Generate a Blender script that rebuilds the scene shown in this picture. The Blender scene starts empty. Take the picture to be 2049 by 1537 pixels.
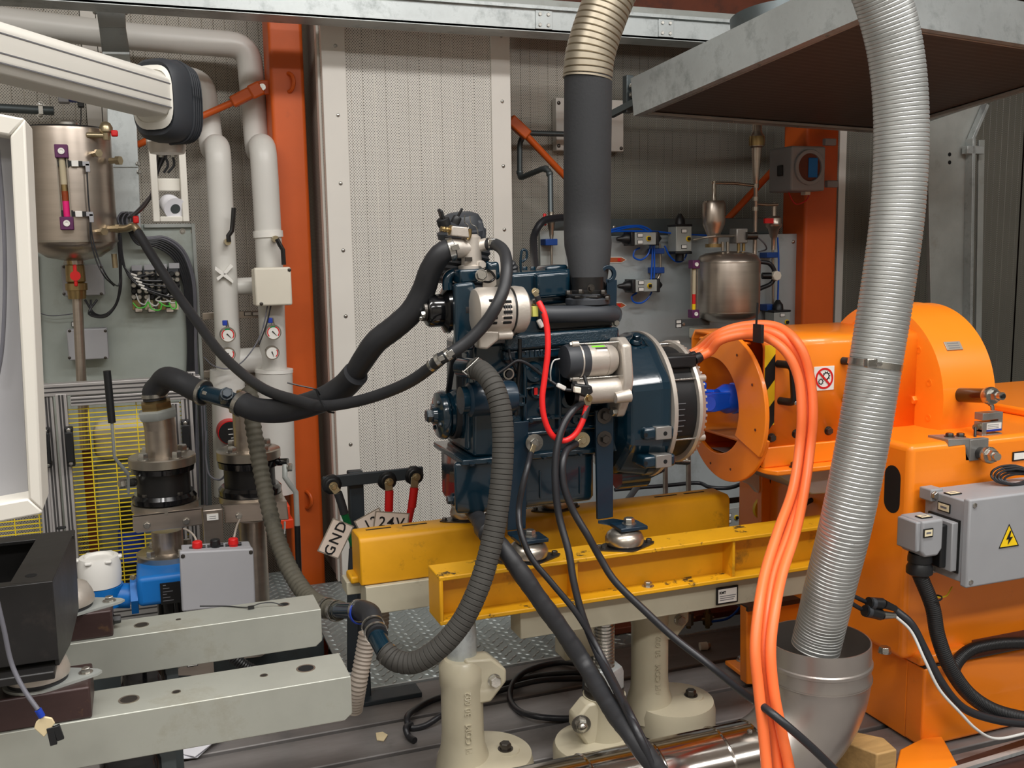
import bpy, bmesh, math, random
from mathutils import Vector, Matrix, Quaternion
random.seed(7)
PI = math.pi
V = Vector
SC = bpy.context.scene
COL = SC.collection
# ---------------------------------------------------------------- camera
YAW, PITCH, ROLL, FPX = math.radians(20.4), math.radians(7.9), math.radians(.88), 2000.
CAMP = V((0, 0, 1.1))
_sy, _cy, _sp, _cp = math.sin(YAW), math.cos(YAW), math.sin(PITCH), math.cos(PITCH)
FWD = V((_sy*_cp, _cy*_cp, -_sp))
_r0 = V((_cy, -_sy, 0)); _u0 = V((_sy*_sp, _cy*_sp, _cp))
CR = _r0*math.cos(ROLL) - _u0*math.sin(ROLL)
CU = _r0*math.sin(ROLL) + _u0*math.cos(ROLL)
cam = bpy.data.cameras.new('camera'); camo = bpy.data.objects.new('camera', cam); COL.objects.link(camo)
cam.sensor_width = 36.; cam.lens = FPX/2049*36.; cam.clip_start = .02
camo.matrix_world = Matrix(((CR.x, CU.x, -FWD.x, CAMP.x), (CR.y, CU.y, -FWD.y, CAMP.y), (CR.z, CU.z, -FWD.z, CAMP.z), (0, 0, 0, 1)))
SC.camera = camo
# ---------------------------------------------------------------- world, lights, exposure
w = bpy.data.worlds.new('world'); SC.world = w; w.use_nodes = True
w.node_tree.nodes['Background'].inputs[0].default_value = (.82, .9, 1, 1)
w.node_tree.nodes['Background'].inputs[1].default_value = .3
SC.view_settings.view_transform = 'Standard'; SC.view_settings.look = 'None'
SC.view_settings.gamma = 1; SC.view_settings.use_curve_mapping = False
SC.view_settings.exposure = .45
def lamp(name, x, y, z, sx, sy, power, col=(1, .98, .955), rz=0):
    l = bpy.data.lights.new(name, 'AREA'); l.shape = 'RECTANGLE'; l.size = sx; l.size_y = sy; l.energy = power; l.color = col
    o = bpy.data.objects.new(name, l); COL.objects.link(o); o.location = (x, y, z); o.rotation_euler = (0, 0, rz)
    return o
lamp('ceiling_tube_light', 1.15, .75, 2.95, 1.8, .34, 42)
lamp('ceiling_tube_light', -1.0, .9, 2.95, 1.8, .34, 28)
lamp('ceiling_tube_light', 1.15, -1.2, 2.95, 1.8, .34, 44)
lamp('ceiling_tube_light', -1.2, -1.2, 2.95, 1.8, .34, 34)
lamp('ceiling_tube_light', 3.5, -.6, 2.95, 1.8, .34, 34)
# ---------------------------------------------------------------- pixel helpers (authoring: a pixel and a world plane give the point)
def _ray(px, py): return FWD + CR*((px-1024.5)/FPX) - CU*((py-768.5)/FPX)
def A(px, py, Y): d = _ray(px, py); return CAMP + d*(Y/d.y)
def AX(px, py, X): d = _ray(px, py); return CAMP + d*(X/d.x)
def AZ(px, py, Z): d = _ray(px, py); return CAMP + d*((Z-CAMP.z)/d.z)
def mpp(p): return (V(p)-CAMP).dot(FWD)/FPX
# ---------------------------------------------------------------- materials
def lin(c):
    return tuple((x/255/12.92 if x/255 <= .04045 else ((x/255+.055)/1.055)**2.4) for x in c) + (1,)
MATS = {}
def mat(name, c, rough=.5, metal=0., var=.12, scale=6., bump=0., bscale=60., dirt=None, coat=0., emit=0, stretch=None, trans=0):
    m = bpy.data.materials.new(name); m.use_nodes = True; nt = m.node_tree; N = nt.nodes; L = nt.links
    b = N['Principled BSDF']; b.inputs['Roughness'].default_value = rough; b.inputs['Metallic'].default_value = metal
    base = lin(c)
    if coat: b.inputs['Coat Weight'].default_value = coat; b.inputs['Coat Roughness'].default_value = .08
    if trans: b.inputs['Transmission Weight'].default_value = trans
    tc = N.new('ShaderNodeTexCoord'); mp = N.new('ShaderNodeMapping'); L.new(tc.outputs['Object'], mp.inputs[0])
    if stretch: mp.inputs['Scale'].default_value = stretch
    nz = N.new('ShaderNodeTexNoise'); nz.inputs['Scale'].default_value = scale; nz.inputs['Detail'].default_value = 5; nz.inputs['Roughness'].default_value = .65
    L.new(mp.outputs[0], nz.inputs[0])
    cr = N.new('ShaderNodeValToRGB'); L.new(nz.outputs[0], cr.inputs[0])
    e = cr.color_ramp.elements; e[0].position = .3; e[1].position = .72
    e[0].color = tuple(x*(1-var) for x in base[:3])+(1,); e[1].color = tuple(min(1, x*(1+var)) for x in base[:3])+(1,)
    out = cr.outputs[0]
    if dirt:
        dc, lo, hi, ds = dirt
        n2 = N.new('ShaderNodeTexNoise'); n2.inputs['Scale'].default_value = ds; n2.inputs['Detail'].default_value = 8; n2.inputs['Roughness'].default_value = .7
        L.new(tc.outputs['Object'], n2.inputs[0])
        mr = N.new('ShaderNodeMapRange'); mr.inputs[1].default_value = lo; mr.inputs[2].default_value = hi; L.new(n2.outputs[0], mr.inputs[0])
        mx = N.new('ShaderNodeMix'); mx.data_type = 'RGBA'; L.new(mr.outputs[0], mx.inputs[0]); L.new(out, mx.inputs[6]); mx.inputs[7].default_value = lin(dc)
        out = mx.outputs[2]
    L.new(out, b.inputs['Base Color'])
    r2 = N.new('ShaderNodeMapRange'); r2.inputs[3].default_value = max(.02, rough*.8); r2.inputs[4].default_value = min(1, rough*1.25)
    L.new(nz.outputs[0], r2.inputs[0]); L.new(r2.outputs[0], b.inputs['Roughness'])
    if bump:
        n3 = N.new('ShaderNodeTexNoise'); n3.inputs['Scale'].default_value = bscale; n3.inputs['Detail'].default_value = 3
        L.new(tc.outputs['Object'], n3.inputs[0]); bp = N.new('ShaderNodeBump'); bp.inputs['Strength'].default_value = bump; bp.inputs['Distance'].default_value = .002
        L.new(n3.outputs[0], bp.inputs['Height']); L.new(bp.outputs[0], b.inputs['Normal'])
    if emit: b.inputs['Emission Color'].default_value = base; b.inputs['Emission Strength'].default_value = emit
    MATS[name] = m
    return m
def perf_mat(name, c, hole, pitch=.0085, rough=.5):
    """perforated sheet: rows of small dark round holes, fine print on the sheet"""
    m = mat(name, c, rough, 0, .05, 3.); nt = m.node_tree; N = nt.nodes; L = nt.links
    b = N['Principled BSDF']; src = b.inputs['Base Color'].links[0].from_socket
    tc = N.new('ShaderNodeTexCoord'); sx = N.new('ShaderNodeSeparateXYZ'); L.new(tc.outputs['Object'], sx.inputs[0])
    def M(op, a, bb=None):
        n = N.new('ShaderNodeMath'); n.operation = op
        for i, q in enumerate((a, bb)):
            if q is None: continue
            if isinstance(q, (int, float)): n.inputs[i].default_value = q
            else: L.new(q, n.inputs[i])
        return n.outputs[0]
    xx = M('ADD', sx.outputs[0], sx.outputs[1]); zz = sx.outputs[2]
    def dots(ox, oz):
        px_, pz_ = pitch, pitch*1.1
        fx = M('SUBTRACT', M('FRACT', M('ADD', M('MULTIPLY', xx, 1/px_), 50+ox)), .5)
        fz = M('SUBTRACT', M('FRACT', M('ADD', M('MULTIPLY', zz, 1/pz_), 50+oz)), .5)
        return M('LESS_THAN', M('ADD', M('MULTIPLY', fx, fx), M('MULTIPLY', fz, fz)), .038)
    k = M('MAXIMUM', dots(0, 0), dots(.5, .5))
    mx = N.new('ShaderNodeMix'); mx.data_type = 'RGBA'; L.new(k, mx.inputs[0]); L.new(src, mx.inputs[6]); mx.inputs[7].default_value = lin(hole)
    L.new(mx.outputs[2], b.inputs['Base Color'])
    return m
M_ = MATS
mat('orange', (255, 138, 28), .34, 0, .04, 3, coat=.25, bump=.03, bscale=120, dirt=((150, 70, 20), .66, .9, 5))
mat('orange_column', (208, 90, 22), .45, 0, .08, 4, bump=.06, bscale=80, dirt=((120, 50, 20), .6, .9, 3))
mat('orange_cable', (255, 120, 62), .42, 0, .03, 5)
mat('navy', (9, 38, 52), .2, 0, .15, 8, coat=.6, bump=.12, bscale=90)
mat('navy_flat', (10, 36, 52), .34, 0, .12, 8, coat=.2)
mat('navy_cast', (10, 40, 54), .24, 0, .15, 10, coat=.5, bump=1., bscale=300)
mat('galv', (192, 198, 198), .36, .5, .14, 7, bump=.05, bscale=30, dirt=((140, 146, 146), .5, .75, 14))
mat('galv_dull', (172, 176, 172), .55, .35, .14, 6, dirt=((130, 122, 108), .58, .85, 5))
mat('galv_dark', (96, 104, 106), .45, .6, .14, 5, dirt=((80, 78, 72), .55, .8, 4))
mat('rail_galv', (176, 178, 168), .42, .4, .1, 5, bump=.05, dirt=((140, 130, 106), .56, .8, 5))
mat('steel', (178, 170, 158), .3, .9, .1, 10, bump=.04, bscale=120)
mat('stainless', (192, 180, 168), .3, .92, .1, 3, stretch=(1, 1, 12), dirt=((112, 92, 76), .6, .85, 4))
mat('polished', (196, 190, 184), .13, 1., .06, 4, bump=.04, bscale=8, dirt=((110, 90, 80), .62, .82, 6))
mat('brushed', (186, 180, 174), .36, .9, .08, 5, bump=.04, bscale=14)
mat('cast_alu', (196, 188, 178), .42, .55, .08, 12, bump=.15, bscale=220)
mat('cast_grey', (150, 148, 144), .4, .6, .08, 12, bump=.1, bscale=200)
mat('zinc', (186, 184, 178), .26, .95, .1, 30)
mat('bolt_dark', (92, 88, 84), .35, .9, .12, 30)
mat('brass', (168, 144, 100), .3, .9, .12, 20)
mat('brass_pale', (178, 164, 134), .3, .85, .12, 20)
mat('black_rubber', (40, 41, 44), .5, 0, .15, 12, bump=.1, bscale=120)
mat('black_foam', (44, 45, 47), .85, 0, .12, 9, bump=.25, bscale=160)
mat('ribbed_rubber', (62, 60, 56), .75, 0, .15, 12, bump=.1, bscale=160)
mat('old_ribbed', (92, 88, 76), .7, 0, .15, 12, dirt=((60, 58, 50), .5, .7, 12))
mat('black_gloss', (14, 14, 16), .15, 0, .1, 8, coat=.5)
mat('black_paint', (26, 25, 25), .38, 0, .25, 8, bump=.1, bscale=60, dirt=((70, 62, 58), .62, .9, 7))
mat('brown_steel', (62, 44, 42), .42, .2, .2, 8, bump=.15, bscale=60, dirt=((128, 96, 60), .64, .8, 12), stretch=(1, 1, 3))
mat('black_plastic', (24, 25, 27), .42, 0, .1, 8)
mat('dark_plastic', (52, 55, 60), .5, 0, .08, 8)
mat('cable_black', (36, 37, 41), .38, 0, .1, 8)
mat('cable_grey', (104, 104, 112), .45, 0, .1, 8)
mat('cable_white', (200, 200, 196), .45, 0, .05, 8)
mat('red', (214, 28, 28), .4, 0, .05, 8)
mat('red_cable', (232, 36, 36), .42, 0, .04, 8)
mat('red_orange', (240, 70, 24), .4, 0, .06, 8)
mat('green', (16, 140, 76), .4, 0, .06, 8)
mat('green_wire', (80, 190, 60), .4, 0, .06, 8)
mat('yellow_beam', (222, 158, 16), .45, 0, .1, 5, bump=.05, dirt=((126, 92, 30), .6, .75, 8))
mat('yellow_beam_old', (214, 156, 12), .5, 0, .12, 5, bump=.05, dirt=((64, 50, 24), .585, .64, 22))
mat('yellow', (246, 206, 20), .45, 0, .06, 8)
mat('yellow_wire', (242, 214, 40), .5, 0, .05, 8)
mat('beige_steel', (186, 180, 158), .5, 0, .08, 5, bump=.05, dirt=((120, 112, 92), .62, .85, 8))
mat('beige_cast', (190, 182, 158), .38, 0, .06, 5, coat=.2, bump=.1, bscale=50, dirt=((110, 96, 74), .64, .86, 5))
mat('white_metal', (222, 218, 208), .45, 0, .04, 3)
mat('white_arm', (226, 223, 214), .4, 0, .03, 3)
mat('white_cover', (226, 222, 214), .55, 0, .04, 3)
mat('pipe_cover', (214, 212, 206), .38, 0, .04, 3)
mat('cream_plastic', (226, 220, 204), .45, 0, .03, 5)
mat('grey_box', (166, 166, 170), .5, 0, .04, 5)
mat('grey_enclosure', (150, 151, 154), .48, 0, .06, 5, bump=.05)
mat('panel_grey', (176, 184, 178), .42, .35, .12, 3, dirt=((126, 120, 104), .52, .8, 3))
mat('panel_dim', (172, 180, 182), .42, .3, .1, 3, dirt=((116, 118, 112), .55, .8, 3))
mat('alu_profile', (196, 192, 190), .38, .5, .06, 6)
mat('slot_dark', (70, 68, 68), .6, .2, .1, 6)
mat('dark_frame', (44, 52, 58), .5, 0, .1, 6)
mat('blue', (10, 110, 190), .4, 0, .05, 6)
mat('blue_shaft', (8, 88, 220), .25, 0, .08, 8, coat=.5)
mat('blue_clamp', (20, 66, 140), .4, 0, .08, 8)
mat('blue_hose', (10, 84, 190), .3, 0, .05, 8)
mat('purple', (92, 34, 84), .45, 0, .08, 8)
mat('pink', (230, 30, 120), .35, 0, .08, 8)
mat('amber', (140, 60, 24), .3, 0, .2, 30)
mat('glass_pale', (190, 178, 150), .15, 0, .05, 8)
mat('white', (236, 234, 228), .5, 0, .02, 5)
mat('paper', (232, 232, 238), .7, 0, .03, 10, bump=.2, bscale=18)
mat('tape', (218, 200, 160), .7, 0, .05, 10)
mat('tag_paper', (226, 210, 196), .45, 0, .04, 6)
mat('label_cream', (232, 220, 184), .5, 0, .03, 6)
mat('black', (12, 12, 12), .5, 0, .05, 6)
mat('ink', (20, 20, 22), .6, 0, .05, 6)
mat('ink_grey', (110, 110, 114), .6, 0, .05, 6)
mat('void', (6, 6, 7), .9, 0, .05, 6)
mat('iron_bed', (132, 128, 126), .5, .3, .2, 5, stretch=(1, 4, 4), bump=.1, bscale=40, dirt=((84, 78, 74), .55, .8, 4))
mat('tread', (156, 166, 166), .4, .4, .12, 6, dirt=((104, 108, 104), .5, .75, 6))
mat('tread_lug', (178, 186, 184), .36, .5, .1, 8)
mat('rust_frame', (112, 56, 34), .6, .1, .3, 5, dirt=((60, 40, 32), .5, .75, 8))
mat('concrete', (74, 70, 66), .8, 0, .2, 4)
mat('wood', (176, 140, 88), .65, 0, .2, 6, stretch=(2, 14, 14), bump=.2, bscale=40)
mat('dark_recess', (74, 48, 40), .8, 0, .1, 3)  # brown for the unlit upper recess, also used on backing behind panels
mat('mesh_brown', (84, 66, 56), .7, 0, .1, 5)
mat('green_label', (120, 210, 40), .5, 0, .05, 5)
mat('label_alu', (178, 170, 158), .4, .6, .05, 5)
mat('blue_label', (24, 60, 170), .5, 0, .05, 5)
mat('arrow_brown', (176, 84, 40), .5, 0, .05, 5)
mat('clear_yellow', (214, 214, 110), .4, 0, .05, 5)
mat('flex_hose', (184, 186, 184), .42, .75, .1, 6, dirt=((110, 90, 70), .7, .85, 20))
mat('flex_hose_warm', (166, 156, 138), .42, .7, .14, 6)
mat('beige_hose', (182, 170, 158), .6, 0, .06, 8)
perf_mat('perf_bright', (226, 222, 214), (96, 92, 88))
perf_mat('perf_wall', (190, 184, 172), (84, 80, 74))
perf_mat('perf_shaded', (126, 124, 114), (60, 58, 54))  # same perforated sheet, darkened in colour for the shade under the hood
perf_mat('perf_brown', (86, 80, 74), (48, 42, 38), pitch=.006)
# ---------------------------------------------------------------- mesh building
ORG = {}
def frame(d):
    d = V(d).normalized(); h = V((0, 0, 1)) if abs(d.z) < .9 else V((1, 0, 0))
    u = d.cross(h).normalized(); return u, d.cross(u).normalized()*-1, d
def spline(pts, sub=8):
    P = [V(p) for p in pts]
    if len(P) < 3: return P
    out = []
    for i in range(len(P)-1):
        p0 = P[i-1] if i else P[0]*2-P[1]; p1 = P[i]; p2 = P[i+1]; p3 = P[i+2] if i+2 < len(P) else P[-1]*2-P[-2]
        a = math.sqrt(max((p1-p0).length, 1e-6)); b = math.sqrt(max((p2-p1).length, 1e-6)); c = math.sqrt(max((p3-p2).length, 1e-6))
        m1 = (p2-p1) + ((p1-p0)/a - (p2-p0)/(a+b))*b; m2 = (p2-p1) + ((p3-p2)/c - (p3-p1)/(b+c))*b
        for k in range(sub):
            t = k/sub; t2 = t*t; t3 = t2*t
            out.append(p1*(2*t3-3*t2+1) + m1*(t3-2*t2+t) + p2*(-2*t3+3*t2) + m2*(t3-t2))
    out.append(P[-1]); return out
def resample(P, step):
    out = [P[0].copy()]; acc = 0.
    for i in range(len(P)-1):
        a, b = P[i], P[i+1]; l = (b-a).length
        if l < 1e-9: continue
        t = step-acc
        while t <= l: out.append(a+(b-a)*(t/l)); t += step
        acc = (acc + l) % step
    return out
def rounded(pts, r, n=6):
    """polyline with filleted corners"""
    P = [V(p) for p in pts]; out = [P[0]]
    for i in range(1, len(P)-1):
        a, b, c = P[i-1], P[i], P[i+1]; u = (a-b); v = (c-b); rr = min(r, u.length*.48, v.length*.48)
        s = b+u.normalized()*rr; e = b+v.normalized()*rr
        for k in range(n+1):
            t = k/n; out.append(s*(1-t)**2 + b*2*t*(1-t) + e*t*t)
    out.append(P[-1]); return out
class MB:
    def __init__(s): s.bm = bmesh.new()
    def _f(s, vs):
        try: return s.bm.faces.new(vs)
        except ValueError: return None
    def obox(s, c, ax, h):
        c = V(c); X, Y, Z = (V(a)*q for a, q in zip(ax, h))
        v = [s.bm.verts.new(c+X*i+Y*j+Z*k) for i in (-1, 1) for j in (-1, 1) for k in (-1, 1)]
        for f in ((0, 1, 3, 2), (4, 6, 7, 5), (0, 4, 5, 1), (2, 3, 7, 6), (0, 2, 6, 4), (1, 5, 7, 3)): s._f([v[i] for i in f])
        return s
    def box(s, x0, x1, y0, y1, z0, z1):
        return s.obox(((x0+x1)/2, (y0+y1)/2, (z0+z1)/2), ((1, 0, 0), (0, 1, 0), (0, 0, 1)), (abs(x1-x0)/2, abs(y1-y0)/2, abs(z1-z0)/2))
    def bar(s, p0, p1, w, h, up=(0, 0, 1)):
        p0, p1 = V(p0), V(p1); d = (p1-p0); l = d.length; d.normalize(); side = d.cross(V(up)).normalized(); u2 = side.cross(d).normalized()
        return s.obox((p0+p1)/2, (d, side, u2), (l/2, w/2, h/2))
    def ring(s, c, u, v, r, n, r2=None):
        r2 = r if r2 is None else r2
        return [s.bm.verts.new(c+u*(math.cos(2*PI*k/n)*r)+v*(math.sin(2*PI*k/n)*r2)) for k in range(n)]
    def loft(s, rings, cap=True, closed=False):
        n = len(rings[0]); R = rings + ([rings[0]] if closed else [])
        for a, b in zip(R, R[1:]):
            for k in range(n): s._f((a[k], a[(k+1) % n], b[(k+1) % n], b[k]))
        if cap and not closed:
            s._f(list(reversed(rings[0]))); s._f(rings[-1])
        return s
    def cyl(s, p0, p1, r0, r1=None, n=20, cap=True):
        p0, p1 = V(p0), V(p1); u, v, d = frame(p1-p0); r1 = r0 if r1 is None else r1
        return s.loft([s.ring(p0, u, v, r0, n), s.ring(p1, u, v, r1, n)], cap)
    def lathe(s, prof, o, ax, n=32, cap=True):
        o = V(o); u, v, d = frame(ax)
        return s.loft([s.ring(o+d*h, u, v, max(r, 1e-4), n) for r, h in prof], cap)
    def annulus(s, o, ax, ri, ro, t, n=40):
        o = V(o); u, v, d = frame(ax)
        R = [s.ring(o, u, v, ro, n), s.ring(o+d*t, u, v, ro, n), s.ring(o+d*t, u, v, ri, n), s.ring(o, u, v, ri, n)]
        return s.loft(R, closed=True)
    def sweep(s, P, rf, n=12, cap=True, flat=1.):
        """P dense polyline, rf(i)->radius"""
        d = (P[1]-P[0]).normalized(); u, v, _ = frame(d); rings = []
        for i, p in enumerate(P):
            t = (P[min(i+1, len(P)-1)]-P[max(i-1, 0)])
            if t.length < 1e-9: t = d
            t = t.normalized(); q = d.rotation_difference(t); u = q @ u; v = q @ v; d = t
            r = rf(i); rings.append(s.ring(p, u, v, r, n, r*flat))
        return s.loft(rings, cap)
    def tube(s, pts, r, n=12, sub=8, smooth=True, flat=1.):
        P = spline(pts, sub) if smooth else [V(p) for p in pts]
        return s.sweep(P, lambda i: r, n, flat=flat)
    def corr(s, pts, r, pitch, depth, n=24, k=4, sub=12, shape='sin'):
        """corrugated hose"""
        P = resample(spline(pts, sub), pitch/k)
        if shape == 'sin': f = lambda i: r - depth*(.5-.5*math.cos(2*PI*(i % k)/k))
        else: f = lambda i: r - (depth if i % k == 0 else 0)
        return s.sweep(P, f, n)
    def prism(s, pts, vec):
        vec = V(vec); a = [s.bm.verts.new(V(p)) for p in pts]; b = [s.bm.verts.new(V(p)+vec) for p in pts]
        s._f(list(reversed(a))); s._f(b); n = len(a)
        for k in range(n): s._f((a[k], a[(k+1) % n], b[(k+1) % n], b[k]))
        return s
    def quad(s, *p): s._f([s.bm.verts.new(V(q)) for q in p]); return s
    def sph(s, c, r, n=16, sc=(1, 1, 1)):
        c = V(c); bmesh.ops.create_uvsphere(s.bm, u_segments=n, v_segments=max(6, n//2), radius=1, matrix=Matrix.Translation(c) @ Matrix.Diagonal((r*sc[0], r*sc[1], r*sc[2], 1)))
        return s
    def hexa(s, p, d, r, h): p = V(p); d = V(d).normalized(); return s.cyl(p, p+d*h, r, n=6)
    def build(s, name, m, parent=None, bevel=0., seg=2, ang=40, **tags):
        bm = s.bm; bmesh.ops.recalc_face_normals(bm, faces=bm.faces[:])
        if parent is not None: o = ORG[parent.name]
        else:
            xs = [v.co for v in bm.verts]
            lo = [min(c[i] for c in xs) for i in range(3)]; hi = [max(c[i] for c in xs) for i in range(3)]
            o = V(((lo[0]+hi[0])/2, (lo[1]+hi[1])/2, lo[2]))
        for v in bm.verts: v.co -= o
        me = bpy.data.meshes.new(name); bm.to_mesh(me); bm.free()
        me.materials.append(M_[m] if isinstance(m, str) else m)
        me.shade_smooth(); me.set_sharp_from_angle(angle=math.radians(ang))
        ob = bpy.data.objects.new(name, me); COL.objects.link(ob)
        if parent is not None: ob.parent = parent
        else: ob.location = o
        ORG[ob.name] = o
        if bevel:
            bv = ob.modifiers.new('bevel', 'BEVEL'); bv.width = bevel; bv.segments = seg; bv.limit_method = 'ANGLE'; bv.angle_limit = math.radians(35)
        for k, val in tags.items(): ob[k] = val
        return ob
def tag(o, label, cat, group=None):
    o['label'] = label; o['category'] = cat
    if group: o['group'] = group
    return o
def thing(name, label, cat, loc, group=None):
    o = bpy.data.objects.new(name, None); COL.objects.link(o); o.location = V(loc); o.empty_display_size = .05
    ORG[o.name] = V(loc); return tag(o, label, cat, group)
def part(name, parent, loc):
    o = bpy.data.objects.new(name, None); COL.objects.link(o); o.parent = parent; o.location = V(loc)-ORG[parent.name]; o.empty_display_size = .02
    ORG[o.name] = V(loc); return o
def structure(name, loc=(0, 0, 0)):
    o = bpy.data.objects.new(name, None); COL.objects.link(o); o.location = V(loc); ORG[o.name] = V(loc); o['kind'] = 'structure'; return o
_bolt = {}
def bolt(parent, p, d, r=.008, m='zinc', washer=1.7, h=.8, stud=0., name='bolt', cap=False):
    """hex bolt head (with washer) sitting on a surface at p, facing d; mesh shared"""
    key = (m, washer, h, stud, cap)
    if key not in _bolt:
        b = MB()
        if washer: b.cyl((0, 0, 0), (0, 0, .18), washer, n=20)
        z = .18 if washer else 0
        b.lathe([(1, z), (1, z+h*.8), (.86, z+h)], (0, 0, 0), (0, 0, 1), n=6)
        if stud: b.cyl((0, 0, z+h), (0, 0, z+h+stud), .5, n=12)
        if cap: b.sph((0, 0, z+h), .8, 12, (1, 1, .8))
        me = b.build('tmp', m); _bolt[key] = me.data; me.data.name = name; bpy.data.objects.remove(me)
    o = bpy.data.objects.new(name, _bolt[key]); COL.objects.link(o); o.parent = parent
    o.location = V(p)-ORG[parent.name]; o.scale = (r, r, r)
    o.rotation_mode = 'QUATERNION'; o.rotation_quaternion = V((0, 0, 1)).rotation_difference(V(d).normalized())
    return o
def _copy(o, parent=None):
    c = o.copy(); COL.objects.link(c)
    if parent is not None: c.parent = parent
    for ch in list(o.children): _copy(ch, c)
    return c
def dup(root, delta, label=None, rotz=None, group=None):
    c = _copy(root); c.location = root.location+V(delta)
    if rotz is not None: c.rotation_euler = (0, 0, rotz)
    if label: c['label'] = label
    if group: c['group'] = group
    ORG[c.name] = V(c.location); return c
def text(parent, s, p, xdir, ydir, size, m='ink', name='lettering', depth=.0006, align='CENTER', bold=0., spacing=1.):
    """raised lettering: xdir reading direction, ydir up the letters"""
    cu = bpy.data.curves.new('t', 'FONT'); cu.body = s; cu.size = size; cu.extrude = depth; cu.align_x = align; cu.align_y = 'CENTER'; cu.offset = bold; cu.space_character = spacing
    cu.resolution_u = 2
    t = bpy.data.objects.new('t', cu); COL.objects.link(t)
    bpy.context.view_layer.update()
    me = bpy.data.meshes.new_from_object(t.evaluated_get(bpy.context.evaluated_depsgraph_get()))
    bpy.data.objects.remove(t); bpy.data.curves.remove(cu)
    x = V(xdir).normalized(); y = V(ydir); y = (y-x*y.dot(x)).normalized(); z = x.cross(y)
    o0 = ORG[parent.name]
    mw = Matrix(((x.x, y.x, z.x, 0), (x.y, y.y, z.y, 0), (x.z, y.z, z.z, 0), (0, 0, 0, 1)))
    me.transform(Matrix.Translation(V(p)-o0) @ mw)
    me.materials.clear(); me.materials.append(M_[m]); me.name = name
    ob = bpy.data.objects.new(name, me); COL.objects.link(ob); ob.parent = parent; ORG[ob.name] = o0
    return ob
def RX(p, q): return V((q[0]-p[0], q[1]-p[1], q[2]-p[2]))
XD, YD, ZD = V((1, 0, 0)), V((0, 1, 0)), V((0, 0, 1))
def rect(L, T, R_, B, Y):
    """world extents of a pixel rectangle standing on the plane Y"""
    m = (T+B)/2; c = (L+R_)/2
    return A(L, m, Y).x, A(R_, m, Y).x, A(c, B, Y).z, A(c, T, Y).z
def pbox(mb, L, T, R_, B, Y, dep):
    x0, x1, z0, z1 = rect(L, T, R_, B, Y); mb.box(x0, x1, Y, Y+dep, z0, z1); return mb
def ptube(mb, pts, wpx, n=12, sub=8, smooth=True, rnd=None):
    P = [A(*p) for p in pts]; r = wpx/2*mpp(P[len(P)//2])
    if rnd: P = rounded(P, rnd); smooth = False
    return mb.tube(P, r, n, sub, smooth)
def poly(pts, Y): return [A(x, y, Y) for x, y in pts]
# ================================================================ THE SETTING
def ribbed(mb, x0, x1, z0, z1, Y, pitch=.037, g=.002, d=.0016, facing=-1):
    """sheet with narrow vertical V grooves, front face at Y"""
    prof = [(x0, 0)]; x = x0+pitch*.5
    while x < x1-g*2:
        prof += [(x-g, 0), (x, d), (x+g, 0)]; x += pitch
    prof.append((x1, 0))
    lo = [mb.bm.verts.new((px, Y+dy, z0)) for px, dy in prof]; hi = [mb.bm.verts.new((px, Y+dy, z1)) for px, dy in prof]
    for i in range(len(prof)-1): mb._f((lo[i], lo[i+1], hi[i+1], hi[i]))
    return mb
WY = 3.62
wb = structure('wall_back', (1.5, WY+.05, -.3))
MB().box(-2.6, 5, WY+.06, WY+.14, -.5, 3.1).build('core', 'dark_recess', wb)
for x0, x1 in ((-2.6, -1.4), (-1.39, -.12), (-.02, .52)):
    ribbed(MB(), x0, x1, -.4, 3.1, WY).build('perforated_panel', 'perf_wall', wb, ang=10)
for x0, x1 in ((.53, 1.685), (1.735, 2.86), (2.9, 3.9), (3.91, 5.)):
    ribbed(MB(), x0, x1, -.4, 3.1, WY).build('perforated_panel', 'perf_shaded' if x0 > 1 else 'perf_wall', wb, ang=10)  # panels further right have the hood's shade in their colour
for x0, x1 in ((-.118, -.072), (-.07, -.022), (1.687, 1.733), (2.862, 2.898)):
    MB().box(x0, x1, WY-.006, WY+.03, -.4, 3.1).build('cover_strip', 'white_cover', wb, .002)
MB().box(1.2, 5., WY-.06, WY-.01, 1.93, 3.1).build('recess_shade_sheet', 'dark_recess', wb)  # added dark sheet, its colour stands in for an unlit opening
# projecting bay between the two columns
bay = structure('wall_bay', (.88, 3.17, -.02))
BY = 3.17
ribbed(MB(), .645, 1.125, .0, 3.0, BY+.008, .0365).build('perforated_panel', 'perf_bright', bay, ang=10)
st = [MB().box(.573, .647, BY, BY+.03, 0, 3.).build('corner_trim', 'white_cover', bay, .002),
      MB().box(1.123, 1.19, BY, BY+.03, 0, 3.).build('corner_trim', 'white_cover', bay, .002)]
MB().box(.573, .58, BY+.03, WY-.01, 0, 3.).build('return_panel', 'perf_wall', bay)
MB().box(.566, .574, BY+.04, BY+.075, 0, 3.).build('return_trim', 'white_cover', bay)
MB().box(1.183, 1.19, BY+.03, WY-.01, 0, 3.).build('return_panel', 'perf_shaded', bay)
MB().box(.58, 1.18, BY+.012, BY+.02, 0, 3.).build('backing', 'dark_recess', bay)
for k in range(9):
    z = .26+k*.208
    for x in (.617, 1.16): bolt(bay, (x, BY, z+(.06 if x > 1 else 0)), (0, -1, 0), .0045, 'zinc', 1.4, .5, name='screw')
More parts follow.
